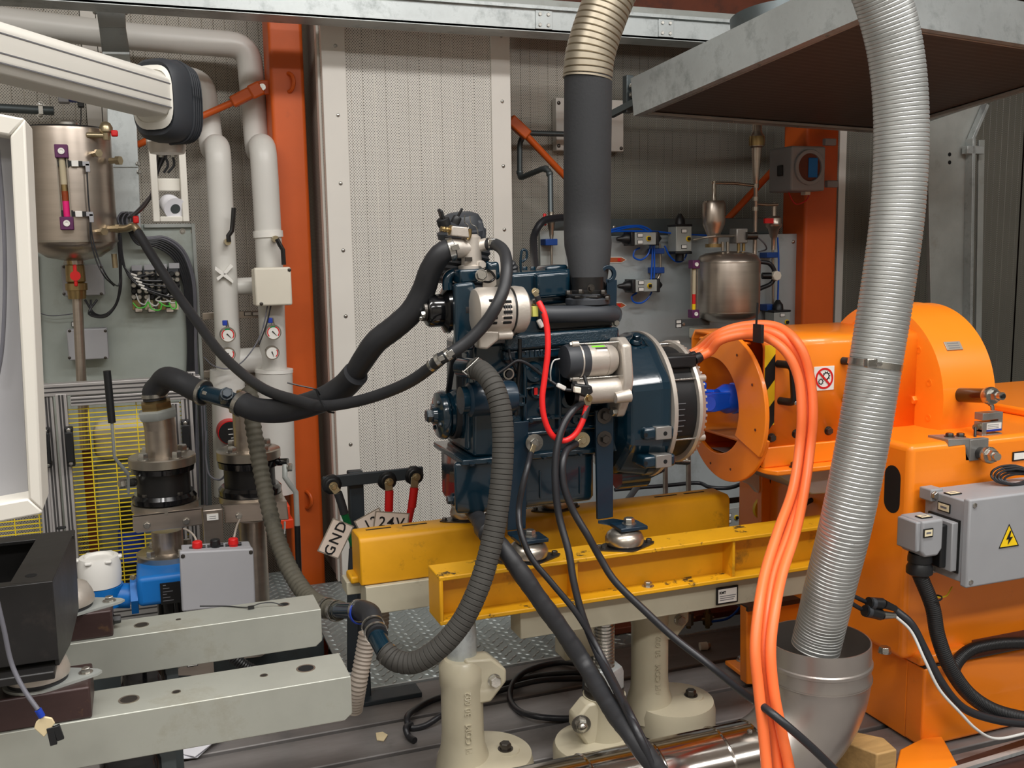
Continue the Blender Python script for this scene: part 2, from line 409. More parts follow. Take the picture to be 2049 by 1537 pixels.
# other walls, ceiling (seen in reflections and from a step aside)
MB().box(-2.6, -2.5, -3, 3.7, -.5, 3.1).build('wall_left', 'perf_wall', kind='structure')
MB().box(4.9, 5.0, -3, 3.7, -.5, 3.1).build('wall_right', 'perf_shaded', kind='structure')
MB().box(-2.6, 5, -3.1, -3, -.5, 3.1).build('wall_front', 'perf_wall', kind='structure')
MB().box(-2.6, 5, -3.1, 3.7, 3.1, 3.2).build('ceiling', 'white_cover', kind='structure')
MB().box(-2.6, 5, -3.1, 3.7, -.62, -.5).build('floor', 'concrete', kind='structure')
# orange steel columns
def h_column(name, x0, x1, y0, y1, label, rings=()):
    t = thing(name, label, 'column', ((x0+x1)/2, (y0+y1)/2, -.5))
    MB().box(x0, x1, y0, y1, -.5, 3.09).build('shaft', 'orange_column', t, .012, 3)
    for (p, r) in rings:
        mb = MB(); p = V(p); mb.sweep([p+V((math.sin(a*PI/8)*r*.5, -math.sin(a*PI/8)*r*.8, math.cos(a*PI/8)*r)) for a in range(9)], lambda i: .006, 8); mb.build('lifting_eye', 'orange_column', t)
    return t
h_column('steel_column', .432, .54, 3.3, 3.44, 'orange painted steel column beside the white perforated bay, on its left', [(A(577, 165, 3.3), .028), (A(613, 1000, 3.3), .028)])
x0, x1 = A(1608, 560, 3.25).x, A(1672, 560, 3.25).x
h_column('steel_column', x0, x1, 3.25, 3.4, 'orange steel column in shadow behind the dynamometer, with the round-window box on it')
# iron bed plate with T slots, its strips run along the machine
bed = structure('floor_bed_plate', (1, 1, 0))
ys = [-1.2, -.6, 0, .5, .8, 1.05, 1.27, 1.42, 1.57, 1.72, 1.87, 2.02, 2.17, 2.36]
for a, b in zip(ys, ys[1:]):
    MB().box(-2.4, 4.5, a+.012, b-.004, -.08, 0).build('bed_strip', 'iron_bed', bed, .003)
MB().box(-2.4, 4.5, -1.2, 2.36, -.14, -.06).build('bed_core', 'void', bed)
MB().box(-2.4, 4.5, 2.358, 2.364, -.16, .004).build('bed_edge', 'galv', bed)
# checker plate walkway
def tread(x0, x1, y0, y1, name):
    t = structure(name, ((x0+x1)/2, (y0+y1)/2, -.15))
    MB().box(x0, x1, y0, y1, -.008, -.002).build('plate', 'tread', t)
    MB().box(x0, x1, y0, y0+.006, -.16, -.008).build('skirt', 'galv_dark', t)
    mb = MB(); p = .034; i = 0; y = y0+.012
    while y < y1-.012:
        x = x0+.012+(p/2 if i % 2 else 0); j = 0
        while x < x1-.012:
            a = PI/4 if (i+j) % 2 else -PI/4
            u = V((math.cos(a), math.sin(a), 0)); w_ = V((-u.y, u.x, 0)); c = V((x, y, -.002))
            q = [c-u*.0125, c-u*.004+w_*.0036, c+u*.004+w_*.0036, c+u*.0125, c+u*.004-w_*.0036, c-u*.004-w_*.0036]
            bt = [mb.bm.verts.new(v) for v in q]; tp = [mb.bm.verts.new(c+(v-c)*.62+V((0, 0, .0022))) for v in q]
            mb._f(tp)
            for k in range(6): mb._f((bt[k], bt[(k+1) % 6], tp[(k+1) % 6], tp[k]))
            x += p; j += 1
        y += p*.5; i += 1
    mb.build('tread_lug', 'tread_lug', t, kind='stuff')
tread(.44, 1.32, 2.372, 3.22, 'floor_tread_plate')
tread(-.3, .438, 2.76, 3.4, 'floor_tread_plate')
# galvanised slider rail under the ceiling
rl = thing('overhead_rail', 'galvanised steel channel rail running across the picture under the dark ceiling', 'rail', (1, 3.05, 1.77))
RY = 2.98
def railz(px, py): return A(px, py, RY)
z0, z1 = .5*(A(640, 33, RY).z+A(1060, 62, RY).z), A(900, 12, RY).z
MB().box(-.4, 2.6, RY, RY+.012, z0, z0+.068).build('channel_web', 'galv', rl)
MB().box(-.4, 2.6, RY, RY+.1, z0-.002, z0+.006).box(-.4, 2.6, RY, RY+.1, z0+.064, z0+.07).box(-.4, 2.6, RY-.012, RY, z0+.064, z0+.074).build('channel_lip', 'galv', rl)
MB().box(-.4, 2.6, RY+.02, RY+.03, z0+.07, z0+.1).build('top_flange', 'galv_dull', rl)
for px in (1088, 1332):
    x = A(px, 60, RY).x
    MB().box(x-.028, x+.028, RY-.004, RY, z0+.006, z0+.062).build('splice_plate', 'galv', rl, .001)
    for dx in (-.014, .014):
        for dz in (.018, .05): bolt(rl, (x+dx, RY-.004, z0+dz), (0, -1, 0), .006, 'zinc', 0, .6, name='bolt')
for k, px in enumerate((540,)):
    pass
# reddish beams high up right
for i, (y, zz) in enumerate(((3.3, 1.9), (2.9, 2.2))):
    tag(MB().box(1.3, 4.6, y, y+.12, zz, zz+.11).build('roof_beam', 'rust_frame', bevel=.006), ('dark red-brown roof beam high behind the corrugated hose' if i == 0 else 'second roof beam above the hood, nearer the camera'), 'beam')
# ================================================================ ENGINE BED: beams, bars, jacks, mounts
ZF, ZB = .475, .378
# front H beam
fb = thing('mounting_beam', 'yellow steel H-beam in front, with stiffener ribs and scratched top flange', 'beam', (1, 1.82, ZB))
x0, x1, yf, yb = .505, 1.5, 1.772, 1.852
mb = MB(); mb.box(x0, x1, yf, yb, ZF-.009, ZF); mb.build('top_flange', 'yellow_beam_old', fb, .002)
mb = MB(); mb.box(x0, x1, yf, yb, ZB, ZB+.009); mb.build('bottom_flange', 'yellow_beam_old', fb, .002)
mb = MB(); mb.box(x0, x1, 1.815, 1.823, ZB+.009, ZF-.009); mb.build('web', 'yellow_beam', fb)
mb = MB(); mb.box(x0, x0+.008, yf, yb, ZB+.004, ZF-.004); mb.build('end_plate', 'yellow_beam', fb, .003)
for px in (1145, 1458):
    x = A(px, 1150, 1.79).x; MB().box(x, x+.006, yf+.004, 1.815, ZB+.009, ZF-.009).build('stiffener', 'yellow_beam', fb)
x = A(1299, 1165, 1.79).x; bolt(fb, (x, 1.795, ZB+.009), (0, 0, 1), .0085, 'zinc', 1.5, 1)
# rear box beam
ry0, ry1, rz0, rz1 = 2.0, 2.085, .398, .502
rb = thing('mounting_beam', 'yellow rounded box beam behind, slotted along its top', 'beam', (.85, 2.04, rz0))
sec = [(ry0, rz0), (ry0, rz1-.012), (ry0+.004, rz1-.004), (ry0+.012, rz1), (ry1-.012, rz1), (ry1-.004, rz1-.004), (ry1, rz1-.012), (ry1, rz0)]
MB().prism([(.40, y, z) for y, z in sec], (.895, 0, 0)).build('beam_body', 'yellow_beam', rb, .003)
for xs, ln in ((.425, .055), (.505, .055), (1.12, .06), (1.2, .055)):
    MB().box(xs, xs+ln, 2.05, 2.056, rz1-.004, rz1+.0006).build('slot', 'void', rb)
MB().box(.385, .405, ry0+.03, ry1, rz0-.004, rz0+.012).build('lifting_lug', 'yellow_beam_old', rb, .004)
# beige carrier bars
def carrier(x0, x1, y0, y1, z0, z1, label):
    t = thing('carrier_bar', label, 'bar', ((x0+x1)/2, (y0+y1)/2, z0))
    MB().box(x0, x1, y0, y1, z0, z1).build('bar_body', 'beige_steel', t, .002)
    MB().box(x0-.03, x0+.1, y0+.055, y1+.05, z0+.03, z1-.002).build('cross_strap', 'beige_steel', t, .002)
    return t
cA = carrier(.408, 1.3, 1.99, 2.05, .336, .397, 'beige steel bar under the rear yellow box beam')
cB = carrier(.68, 1.42, 1.80, 1.86, .313, .377, 'long beige steel bar under the front yellow beam, carrying a small framed plate')
ya = 1.8
x0, x1, z0, z1 = rect(1432, 1173, 1475, 1207, ya)
MB().box(x0, x1, ya-.004, ya, z0, z1).build('plate_frame', 'black', cB, .001)
MB().box(x0+.004, x1-.004, ya-.0046, ya-.004, z0+.004, z1-.004).build('plate_card', 'white', cB)
text(cB, 'KMT', ((x0*3+x1)/4+.001, ya-.005, z1-.012), XD, ZD, .008, 'ink', bold=.0002)
for k in range(3): MB().box(x0+.008, x1-.012+.003*k, ya-.0050, ya-.0046, z0+.009+k*.0045, z0+.0105+k*.0045).build('print_line', 'ink_grey', cB)
# rubber mounts (silver domes)
def mount(x, y, z, r, label, group='silver engine mounts on the yellow beams'):
    t = thing('engine_mount', label, 'mount', (x, y, z), group)
    pts = []
    for k in range(24):
        a = 2*PI*k/24; c, s_ = math.cos(a), math.sin(a)
        rx = r*1.2+ (r*.55 if abs(c) > .8 else 0); rx = r*(1.1+.85*abs(c)**5)
        pts.append((x+rx*c, y+r*1.1*s_, z))
    MB().prism(pts, (0, 0, .003)).build('base_plate', 'bolt_dark', t)
    MB().cyl((x, y, z+.003), (x, y, z+.009), r*.98, r*1.0, 32).build('rubber', 'black_rubber', t)
    MB().lathe([(r*1.08, .008), (r*1.13, .012), (r*1.12, .02), (r*1.0, .029), (r*.78, .035), (r*.3, .037)], (x, y, z), (0, 0, 1), 40).build('dome', 'steel', t)
    for s_ in (-1, 1): bolt(t, (x+s_*r*1.6, y, z+.003), (0, 0, 1), r*.17, 'bolt_dark', 1.5, 1)
    return t
mp = {}
for px, py, z, r, lb in ((1056, 1118, ZF, .036, 'worn silver dome mount on the front yellow beam, left of two'),
                         (1247, 1092, ZF, .036, 'shiny silver dome mount on the front yellow beam, right of two'),
                         (929, 1036, rz1, .031, 'silver dome mount on the rear yellow beam under the oil sump front corner'),
                         (1108, 1016, rz1, .031, 'silver dome mount on the rear yellow beam mostly hidden under the sump')):
    p = AZ(px, py, z); mp[px] = p; mount(p.x, min(p.y, 2.05) if z > .49 else 1.81, z, r, lb)
# ---- screw jacks
def jack(cx, cy, bx, by, rb_, hb, zc, rc, lug, label, screw=None, txt=True):
    """column at cx,cy standing on the edge of a round base bx,by"""
    t = thing('screw_jack', label, 'jack', (bx, by, 0))
    mb = MB(); mb.lathe([(rb_*1.02, 0), (rb_*1.02, hb*.7), (rb_*.97, hb), (rb_*.2, hb+.008)], (bx, by, 0), (0, 0, 1), 48); mb.build('base', 'beige_cast', t)
    mb = MB(); mb.lathe([(rc*1.35, hb*.4), (rc*1.25, hb+.004), (rc*1.06, hb+.03), (rc, hb+.06), (rc, zc*.8), (rc*1.06, zc*.85), (rc*1.06, zc*.95), (rc*.8, zc)], (cx, cy, 0), (0, 0, 1), 36); mb.build('column', 'beige_cast', t)
    if lug:
        zl = zc*.87; s_ = lug
        q = [(cx, zl-.05), (cx+s_*rc*1.2, zl-.05), (cx+s_*rc*2.0, zl-.012), (cx+s_*rc*2.0, zl+.012), (cx+s_*rc*1.3, zl+.04), (cx, zl+.045)]
        MB().prism([(x, cy-rc*.75, z) for x, z in q], (0, rc*1.1, 0)).build('clamp_lug', 'beige_cast', t, .005)
        bolt(t, (cx+s_*rc*1.35, cy-rc*.76, zl-.004), (0, -1, 0), .0125, 'zinc', 1.05, .9)
    # foot bolt
    fx, fy = bx+rb_*.42, by-rb_*.1
    MB().cyl((fx, fy, hb), (fx, fy, hb+.006), .03, .028, 28).build('bolt_boss', 'beige_cast', t)
    bolt(t, (fx, fy, hb+.006), (0, 0, 1), .012, 'bolt_dark', 1.3, 1.0)
    if txt:
        text(t, 'API COM   30 002', (cx-rc*.02, cy-rc-.0005, hb+(zc*.8-hb)*.5+.012), ZD, -XD, .0185, 'beige_cast', depth=.002, spacing=1.0)
    return t
# front left jack
j1c = A(925, 1420, 1.80)
jx = j1c.x
J1 = jack(jx, 1.80, jx+.045, 1.80, .098, .085, .295, .042, 1, 'beige cast screw jack nearest the camera, under the left end of the front yellow beam')
MB().lathe([(.03, .285), (.03, .3), (.031, .34), (.028, .378)], (jx+.004, 1.81, 0), (0, 0, 1), 32).build('spindle_head', 'galv', J1)
# rear right jack
j2 = A(1300, 1300, 1.93)
J2 = jack(j2.x, 1.93, j2.x+.055, 1.915, .093, .06, .3, .042, 1, 'beige cast screw jack farther back, beside the orange pedestal foot')
MB().cyl((j2.x, 1.93, .28), (j2.x, 1.93, .32), .03, n=32).build('spindle_head', 'galv', J2)
# middle jack with the exposed thread
j3 = A(1234, 1330, 1.77); jx = j3.x; jy = 1.83
z0_, z1_ = A(1234, 1325, jy).z, .313
J3 = thing('screw_jack', 'beige screw jack with exposed thread and big hex nut, behind the exhaust pipe', 'jack', (jx, jy, 0))
mb = MB(); P = [V((jx, jy, z0_-.02+i*.00125)) for i in range(int((z1_-z0_+.02)/.00125))]
mb.sweep(P, lambda i: .0225 if i % 6 in (1, 2, 3) else .0195, 28); mb.build('thread', 'zinc', J3)
mb = MB().lathe([(.042, z0_-.05), (.042, z0_-.012), (.038, z0_-.002)], (jx, jy, 0), (0, 0, 1), 6); mb.build('hex_nut', 'galv', J3, .002)
MB().cyl((jx, jy, z0_-.065), (jx, jy, z0_-.05), .043, n=36).build('washer', 'bolt_dark', J3)
zc = z0_-.065
MB().lathe([(.05, .04), (.044, .08), (.041, zc-.02), (.046, zc)], (jx, jy, 0), (0, 0, 1), 36).build('column', 'beige_cast', J3)
q = [(jx, zc-.002), (jx-.05, zc-.002), (jx-.078, zc-.03), (jx-.078, zc-.055), (jx-.04, zc-.12), (jx-.02, .05), (jx, .05)]
MB().prism([(x, jy-.03, z) for x, z in q], (0, .045, 0)).build('clamp_lug', 'beige_cast', J3, .006)
bolt(J3, (jx-.068, jy-.031, zc-.042), (-.3, -1, 0), .0135, 'zinc', 1.5, .9, cap=True)
MB().lathe([(.1, 0), (.1, .045), (.095, .055), (.02, .06)], (jx-.02, jy-.02, 0), (0, 0, 1), 44).build('base', 'beige_cast', J3)
# rear left jack, mostly hidden behind the front one (carries bar A)
j4 = V((.95, 2.02, 0))
MBj = thing('screw_jack', 'dull steel screw jack post half hidden behind the middle jack', 'jack', (j4.x, 2.02, 0))
MB().cyl((j4.x, 2.02, 0), (j4.x, 2.02, .336), .032, n=28).build('column', 'galv_dark', MBj)
MB().box(j4.x-.1, j4.x-.02, 1.97, 2.03, .17, .26).build('clamp_lug', 'beige_cast', MBj, .003)
# ---- left rails on black jacks
lrY = [(1.497, 1.597, .278, 'galvanised flat rail in the foreground, rust mark near the black block'), (1.813, 1.90, .2855, 'second galvanised rail behind, with a black cable tie lying on it')]
LR = []
for i, (y0, y1, xe, lb) in enumerate(lrY):
    t = thing('galvanised_rail', lb, 'rail', (-.6, (y0+y1)/2, .355)); LR.append(t)
    q = [(-1.6, .43), (xe, .43), (xe, .368), (xe-.012, .358), (-1.6, .358)]
    MB().prism([(x, y0, z) for x, z in q], (0, y1-y0, 0)).build('rail_body', 'rail_galv', t, .0015)
    holes = ((612, 1338, .0145), (528, 1352, .006), (353, 1385, .0065), (258, 1400, .0145)) if i == 0 else ((568, 1210, .0105), (357, 1240, .0045), (283, 1251, .0125))
    for px, py, r in holes:
        p = AZ(px, py, .43)
        MB().annulus((p.x, p.y, .4295), ZD, r*.86, r*1.05, .0012, 28).build('hole_rim', 'steel', t)
        MB().cyl((p.x, p.y, .4298), (p.x, p.y, .4303), r*.87, n=24).build('hole', 'void' if px in (612, 568) else 'bolt_dark', t)
# black pivots under the rails
for (px, py, y, w_, lb) in ((263, 1500, 1.55, 122, 'black round post under the front galvanised rail'), (290, 1340, 1.86, 92, 'black round post under the rear galvanised rail')):
    c = A(px, py, y); r = w_/2*mpp(c)
    t = thing('support_post', lb, 'post', (c.x, y, 0))
    MB().lathe([(r*.9, 0), (r*.9, .28), (r, .285), (r, .335), (r*.96, .34), (r*.96, .358)], (c.x, y, 0), ZD, 36).build('post_body', 'black_gloss', t)
    MB().lathe([(r*1.02, .3), (r*1.02, .315)], (c.x, y, 0), ZD, 36).build('collar', 'black_plastic', t)
    MB().box(c.x+r*.6, c.x+r*1.35, y-.02, y+.03, 0, .356).build('back_plate', 'galv_dark', t)
# brown steel blocks on the rails
def blk(L, T, R_, B, y0, y1, lb):
    xr = A(R_, B, y0).x; t = thing('steel_block', lb, 'block', (xr-.12, (y0+y1)/2, .43))
    zt = .43+ .048
    MB().box(-.9, xr, y0, y1, .43, zt).build('block_body', 'brown_steel', t, .003)
    return t, zt, xr
yB0, yB1 = 1.50, 1.592
b1, zt1, xr1 = blk(0, 1400, 186, 1455, yB0, yB1, 'rusty dark steel block on the front galvanised rail')
b2, zt2, xr2 = blk(0, 1205, 227, 1270, 1.822, 1.895, 'dark steel block with side screw on the rear galvanised rail')
bolt(b2, (xr2, 1.86, .447), (1, 0, 0), .008, 'black_plastic', 1.2, 1.4)
# silver domes on the blocks
def dome(px, py, y, z, wpx, lb):
    c = A(px, py, y); x = c.x; r = wpx/2*mpp((x, y, z))
    t = thing('engine_mount', lb, 'mount', (x, y, z), 'silver mounts on the dark blocks')
    pts = [(x+r*(1.05+.9*max(0, math.cos(a))**6)*math.cos(a), y+r*1.0*math.sin(a), z) for a in [2*PI*k/32 for k in range(32)]]
    MB().prism(pts, (0, 0, .004)).build('base_plate', 'galv_dull', t)
    MB().cyl((x, y, z+.004), (x, y, z+.012), r*.92, n=36).build('rubber', 'black_rubber', t)
    MB().lathe([(r*.98, .011), (r*1.0, .018), (r*.93, .03), (r*.8, .042), (r*.5, .048), (r*.2, .05)], (x, y, z), ZD, 44).build('dome', 'cast_alu', t)
    bolt(t, (x+r*1.45, y, z+.004), ZD, r*.15, 'zinc', 1.5, 1)
    return t, x, r
d1, dx1, dr1 = dome(78, 1385, 1.545, zt1, 122, 'silver dome mount under the black bracket, on the front rusty block')
d2, dx2, dr2 = dome(128, 1210, 1.86, zt2, 116, 'silver dome mount partly hidden behind the black bracket, on the rear block')
# black welded bracket
zb = zt1+.05
bk = thing('black_bracket', 'black painted welded steel bracket with a large opening, left foreground', 'bracket', (-.35, 1.62, zb))
zt = zb+.0
x1 = A(150, 1200, 1.62).x; 
pA = A(82, 1310, 1.53)
zb0 = A(50, 1335, 1.53).z
top = .645
xr = AZ(152, 1065, top).x
# top frame: plate with a rectangular opening, built as four bars
yfr, ybk = 1.515, 1.86
xfr = AZ(105, 1163, top); xbk = AZ(150, 1060, top)
yfr, ybk = xfr.y, xbk.y
def P3(x, y, z): return V((x, y, z))
zz = top
MB().box(-1.2, xfr.x, yfr, yfr+.022, zz-.006, zz).build('top_plate', 'black_paint', bk, .001)
MB().box(-1.2, xbk.x, ybk-.035, ybk, zz-.006, zz).build('top_plate', 'black_paint', bk, .001)
qa, qb = AZ(25, 1150, zz), AZ(78, 1068, zz); q = [P3(qa.x, yfr+.01, zz-.005), P3(xfr.x, yfr+.0, zz-.005), P3(xbk.x, ybk-.0, zz-.005), P3(qb.x, ybk-.01, zz-.005)]
MB().prism(q, (0, 0, .0052)).build('top_plate', 'black_paint', bk, .001)
MB().box(-1.2, xbk.x-.012, ybk-.008, ybk-.002, zb0+.06, zz-.006).build('back_plate', 'black_paint', bk); MB().box(-1.2, xfr.x-.01, yfr+.01, ybk-.01, zb0+.04, zb0+.046).build('inner_floor', 'black_paint', bk)
q = [P3(-1.2, yfr, zz-.004), P3(xfr.x, yfr, zz-.004), P3(xfr.x, yfr, zb0+.02), P3(-1.2, yfr, zb0+.02)]
MB().prism(q, (0, .006, 0)).build('front_plate', 'black_paint', bk, .001)
lo = V((xfr.x+.01, yfr+.05, zb0))
q = [P3(xfr.x, yfr+.004, zz-.004), P3(xbk.x, ybk-.004, zz-.004), P3(xbk.x-.002, ybk-.02, zz-.13), P3(xfr.x+.01, yfr+.08, zb0+.01), P3(xfr.x, yfr+.004, zb0+.01)]
MB().prism(q, (-.006, 0, 0)).build('side_plate', 'black_paint', bk, .001)
MB().box(-1.2, xfr.x-.005, yfr-.02, yfr+.09, zb0, zb0+.012).build('foot_plate', 'black_paint', bk, .002)
p = AZ(72, 1302, zb0+.012); bolt(bk, (p.x, max(p.y, yfr-.012), zb0+.012), ZD, .011, 'zinc', 1.25, 1)
for px, py in ((62, 1152), (122, 1056)):
    p = AZ(px, py, zz); MB().cyl((p.x, p.y, zz-.001), (p.x, p.y, zz+.0006), .008, n=20).build('bolt_hole', 'void', bk)
# paper sheets and small items lying about
pp = AZ(390, 1492, 0.001)
t = thing('paper_sheets', 'folded white paper sheets lying on the iron bed under the front rail', 'paper', (pp.x, pp.y, 0))
c = [AZ(330, 1480, .004), AZ(445, 1462, .004), AZ(440, 1475, .012), AZ(395, 1517, .006), AZ(350, 1520, .003), AZ(180, 1515, .003)]
MB().prism(c, (0, 0, .0015)).build('sheet', 'paper', t)
MB().prism([AZ(343, 1462, .004), AZ(444, 1460, .016), AZ(446, 1472, .02), AZ(390, 1515, .012), AZ(345, 1505, .006)], (0, 0, .0012)).build('sheet', 'paper', t)
tag(MB().prism([AZ(752, 1468, .001), AZ(766, 1466, .004), AZ(776, 1472, .003), AZ(768, 1484, .001), AZ(754, 1482, .001)], (0, 0, .002)).build('paper_scrap', 'tape'), 'small cream scrap on the iron bed beside the front jack', 'scrap')
p = AZ(1408, 1300, 0); t = thing('plug', 'small white threaded plug lying on the bed between jack and pedestal', 'plug', (p.x, p.y, 0))
MB().cyl((p.x-.012, p.y, .011), (p.x+.008, p.y-.004, .011), .011, n=20).build('plug_body', 'cream_plastic', t); MB().cyl((p.x+.008, p.y-.004, .011), (p.x+.016, p.y-.006, .011), .0085, n=16).build('plug_tip', 'steel', t)
# cable tie on rear rail
t = thing('cable_tie', 'black cable tie lying on the second galvanised rail', 'cable tie', AZ(500, 1220, .431))
Pt = [AZ(400, 1213, .4312), AZ(450, 1213, .4315), AZ(498, 1215, .433), AZ(520, 1208, .438), AZ(545, 1206, .438), AZ(567, 1212, .432)]
MB().tube(Pt, .0011, 6).build('strap', 'black_plastic', t); p = AZ(503, 1216, .433); MB().box(p.x-.006, p.x+.005, p.y-.003, p.y+.003, .431, .436).build('head', 'black_plastic', t)
# rust-brown frame and valves in the shade under the bar
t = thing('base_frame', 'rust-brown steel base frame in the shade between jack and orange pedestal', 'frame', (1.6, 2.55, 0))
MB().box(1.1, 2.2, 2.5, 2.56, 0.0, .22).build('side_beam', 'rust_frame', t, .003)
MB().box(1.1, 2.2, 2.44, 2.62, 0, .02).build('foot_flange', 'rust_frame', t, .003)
for k, px in enumerate((1378, 1416)):
    p = A(px, 1230, 2.4); t = thing('brass_valve', ('small steel drain valve hanging under the beige bar' if k == 0 else 'brass drain fitting with black bulb beside the blue hose'), 'valve', (p.x, 2.4, p.z-.03))
    MB().cyl((p.x, 2.4, p.z-.04), (p.x, 2.4, p.z+.2), .007, n=12).build('stem', 'brass', t); MB().cyl((p.x, 2.4, p.z-.03), (p.x, 2.4, p.z+.005), .014, n=6).build('body', 'brass' if k else 'steel', t)
    MB().cyl((p.x-.02, 2.4, p.z-.012), (p.x+.02, 2.4, p.z-.012), .005, n=10).build('lever', 'steel', t)
mb = MB(); ptube(mb, [(1425, 1244, 2.38), (1455, 1238, 2.38), (1475, 1222, 2.38), (1487, 1200, 2.38)], 5, 8); tag(mb.build('air_hose', 'blue_hose'), 'short light-blue air hose under the beige bar end', 'hose')
# ================================================================ DIESEL ENGINE (crank axis along x at Y = EY)
EY, EF = 1.95, 1.862
def pp(mb, pts, Y, dep): return mb.prism(poly(pts, Y), (0, dep, 0))
def xc(mb, px, py, Y, rpx, dx0, dx1, n=32, r2=None):
    """disc/cylinder with axis along x; dx in metres from the pixel centre"""
    c = A(px, py, Y); r = rpx*mpp(c); mb.cyl(c+V((dx0, 0, 0)), c+V((dx1, 0, 0)), r, (r2*mpp(c) if r2 else None), n); return c, r
E = thing('diesel_engine', 'dark blue three-cylinder diesel engine on silver mounts, wired and plumbed for testing', 'engine', (.85, EY, .53))
# block
mb = MB(); pp(mb, [(948, 690), (1245, 672), (1245, 905), (948, 915)], EF, .19); mb.build('cylinder_block', 'navy', E, .006)
mb = MB(); pp(mb, [(1012, 672), (1240, 655), (1240, 683), (1012, 704)], EF-.022, .2); mb.build('head_ledge', 'navy_cast', E, .006)
mb = MB(); pp(mb, [(1008, 703), (1235, 688), (1235, 706), (1008, 722)], EF-.014, .03); mb.build('cast_rib', 'navy', E, .003)
c = A(1068, 708, EF-.0145); text(E, 'D1105', c, XD, ZD, .019, 'navy_flat', depth=.0022, spacing=1.1)
mb = MB(); pp(mb, [(1000, 622), (1225, 606), (1226, 668), (1004, 682)], EF+.012, .17); mb.build('cylinder_head', 'navy', E, .005)
# block face detail: ribs, pockets, bosses
for q in ([(1052, 775), (1112, 770), (1112, 776), (1052, 781)], [(1052, 838), (1195, 824), (1195, 832), (1052, 846)], [(1052, 866), (1195, 850), (1195, 858), (1052, 874)], [(1048, 722), (1056, 722), (1056, 900), (1048, 900)], [(1118, 716), (1125, 716), (1125, 880), (1118, 880)]):
    mb = MB(); pp(mb, q, EF-.012, .02); mb.build('cast_rib', 'navy', E, .003)
for px, py, r in ((1066, 745, 20), (1071, 783, 14), (1133, 800, 16), (1167, 762, 13), (1040, 800, 12), (1085, 822, 9), (1150, 838, 10), (1030, 745, 10)):
    c = A(px, py, EF); mb = MB(); rr = r*mpp(c); mb.lathe([(rr*1.15, 0), (rr, .01), (rr*.9, .014), (rr*.55, .014), (rr*.5, .009)], c+V((0, .002, 0)), (0, -1, 0), 24); mb.build('cast_boss', 'navy', E)
c = A(1071, 783, EF-.014); MB().box(c.x-.003, c.x+.004, c.y-.003, c.y, c.z-.007, c.z+.007).build('paint_mark', 'red', E)
for px, py, r in ((1031, 842, .0085), (1033, 884, .0085), (1062, 842, .004), (1142, 862, .004), (1105, 836, .004)):
    bolt(E, A(px, py, EF-.012), (0, -1, 0), r, 'navy', 1.4, .8)
c = A(1014, 747, EF-.01); MB().annulus(c+V((0, 0, 0)), (0, -1, 0), .0085, .0115, .012, 28).build('fitting_ring', 'zinc', E); MB().cyl(c, c+V((0, -.016, 0)), .007, n=20).build('sensor_plug', 'black_plastic', E)
# oil pan
zpf = A(1000, 905, EF).z
mb = MB(); pp(mb, [(926, 921), (985, 915), (1222, 893), (1222, 905), (985, 928), (926, 934)], EF-.012, .21); mb.build('sump_flange', 'navy', E, .003)
xa, xb = A(936, 980, EF).x, A(1192, 970, EF).x; za, zbm = A(1060, 925, EF).z, A(1060, 1018, EF).z
x_l = A(902, 980, EF+.1).x
sec = lambda s, z: [V((x, y, z)) for x, y in ((xa-.025*s, EF+.012), (xa+.01, EF+.0), (xb-.005, EF+.0), (xb, EF+.02), (xb, EF+.17), (x_l, EF+.17), (x_l, EF+.06))]
mb = MB(); R = [[mb.bm.verts.new(p) for p in sec(1, za+.01)], [mb.bm.verts.new(p+V((0, 0, 0))) for p in sec(1, zbm+.012)], [mb.bm.verts.new(V((xa+(p.x-xa)*.97+.004, EF+.08+(p.y-EF-.08)*.9, zbm))) for p in sec(1, zbm)]]
mb.loft(R); mb.build('oil_sump', 'navy', E, .006, 3)
for px in (1000, 1080, 1130, 1160):
    c = A(px, 960, EF); MB().box(c.x-.002, c.x+.002, EF-.004, EF+.004, zbm+.02, za-.02).build('sump_rib', 'navy', E, .0015)
c = A(905, 1000, EF+.09); mb = MB().cyl(c+V((.03, 0, 0)), c, .014, n=20); mb.build('drain_boss', 'navy', E); bolt(E, c, (-1, 0, 0), .0095, 'navy', 1.35, 1)
for k in range(8):
    bolt(E, A(945+k*36, 927-k*3.3, EF-.014), (0, 0, -1), .005, 'navy', 1.3, .9)
# front gear case and crank pulley
mb = MB(); gx_ = A(900, 829, EY).x+.024; gz = lambda py: A(920, py, EF+.03).z; mb.prism([V((x, EF+.03, z)) for x, z in ((gx_, gz(702)), (gx_+.06, gz(697)), (gx_+.06, gz(905)), (gx_-.01, gz(905)))], (0, .15, 0)); mb.build('gear_case', 'navy', E, .008)
mb = MB(); c = A(900, 829, EY); r = 49*mpp(c)
mb.lathe([(r*.34, -.038), (r*.36, -.03), (r*.92, -.026), (r, -.02), (r, -.012), (r*.88, -.006), (r*.88, .002), (r, .008), (r, .016), (r*.5, .02)], c, XD, 48); mb.build('crank_pulley', 'navy', E)
bolt(E, c+V((-.036, 0, 0)), (-1, 0, 0), .014, 'navy', 1.2, .9)
for k in range(4):
    a = k*PI/2+.5; bolt(E, c+V((-.027, math.cos(a)*r*.62, math.sin(a)*r*.62)), (-1, 0, 0), .005, 'navy', 1.2, .8)
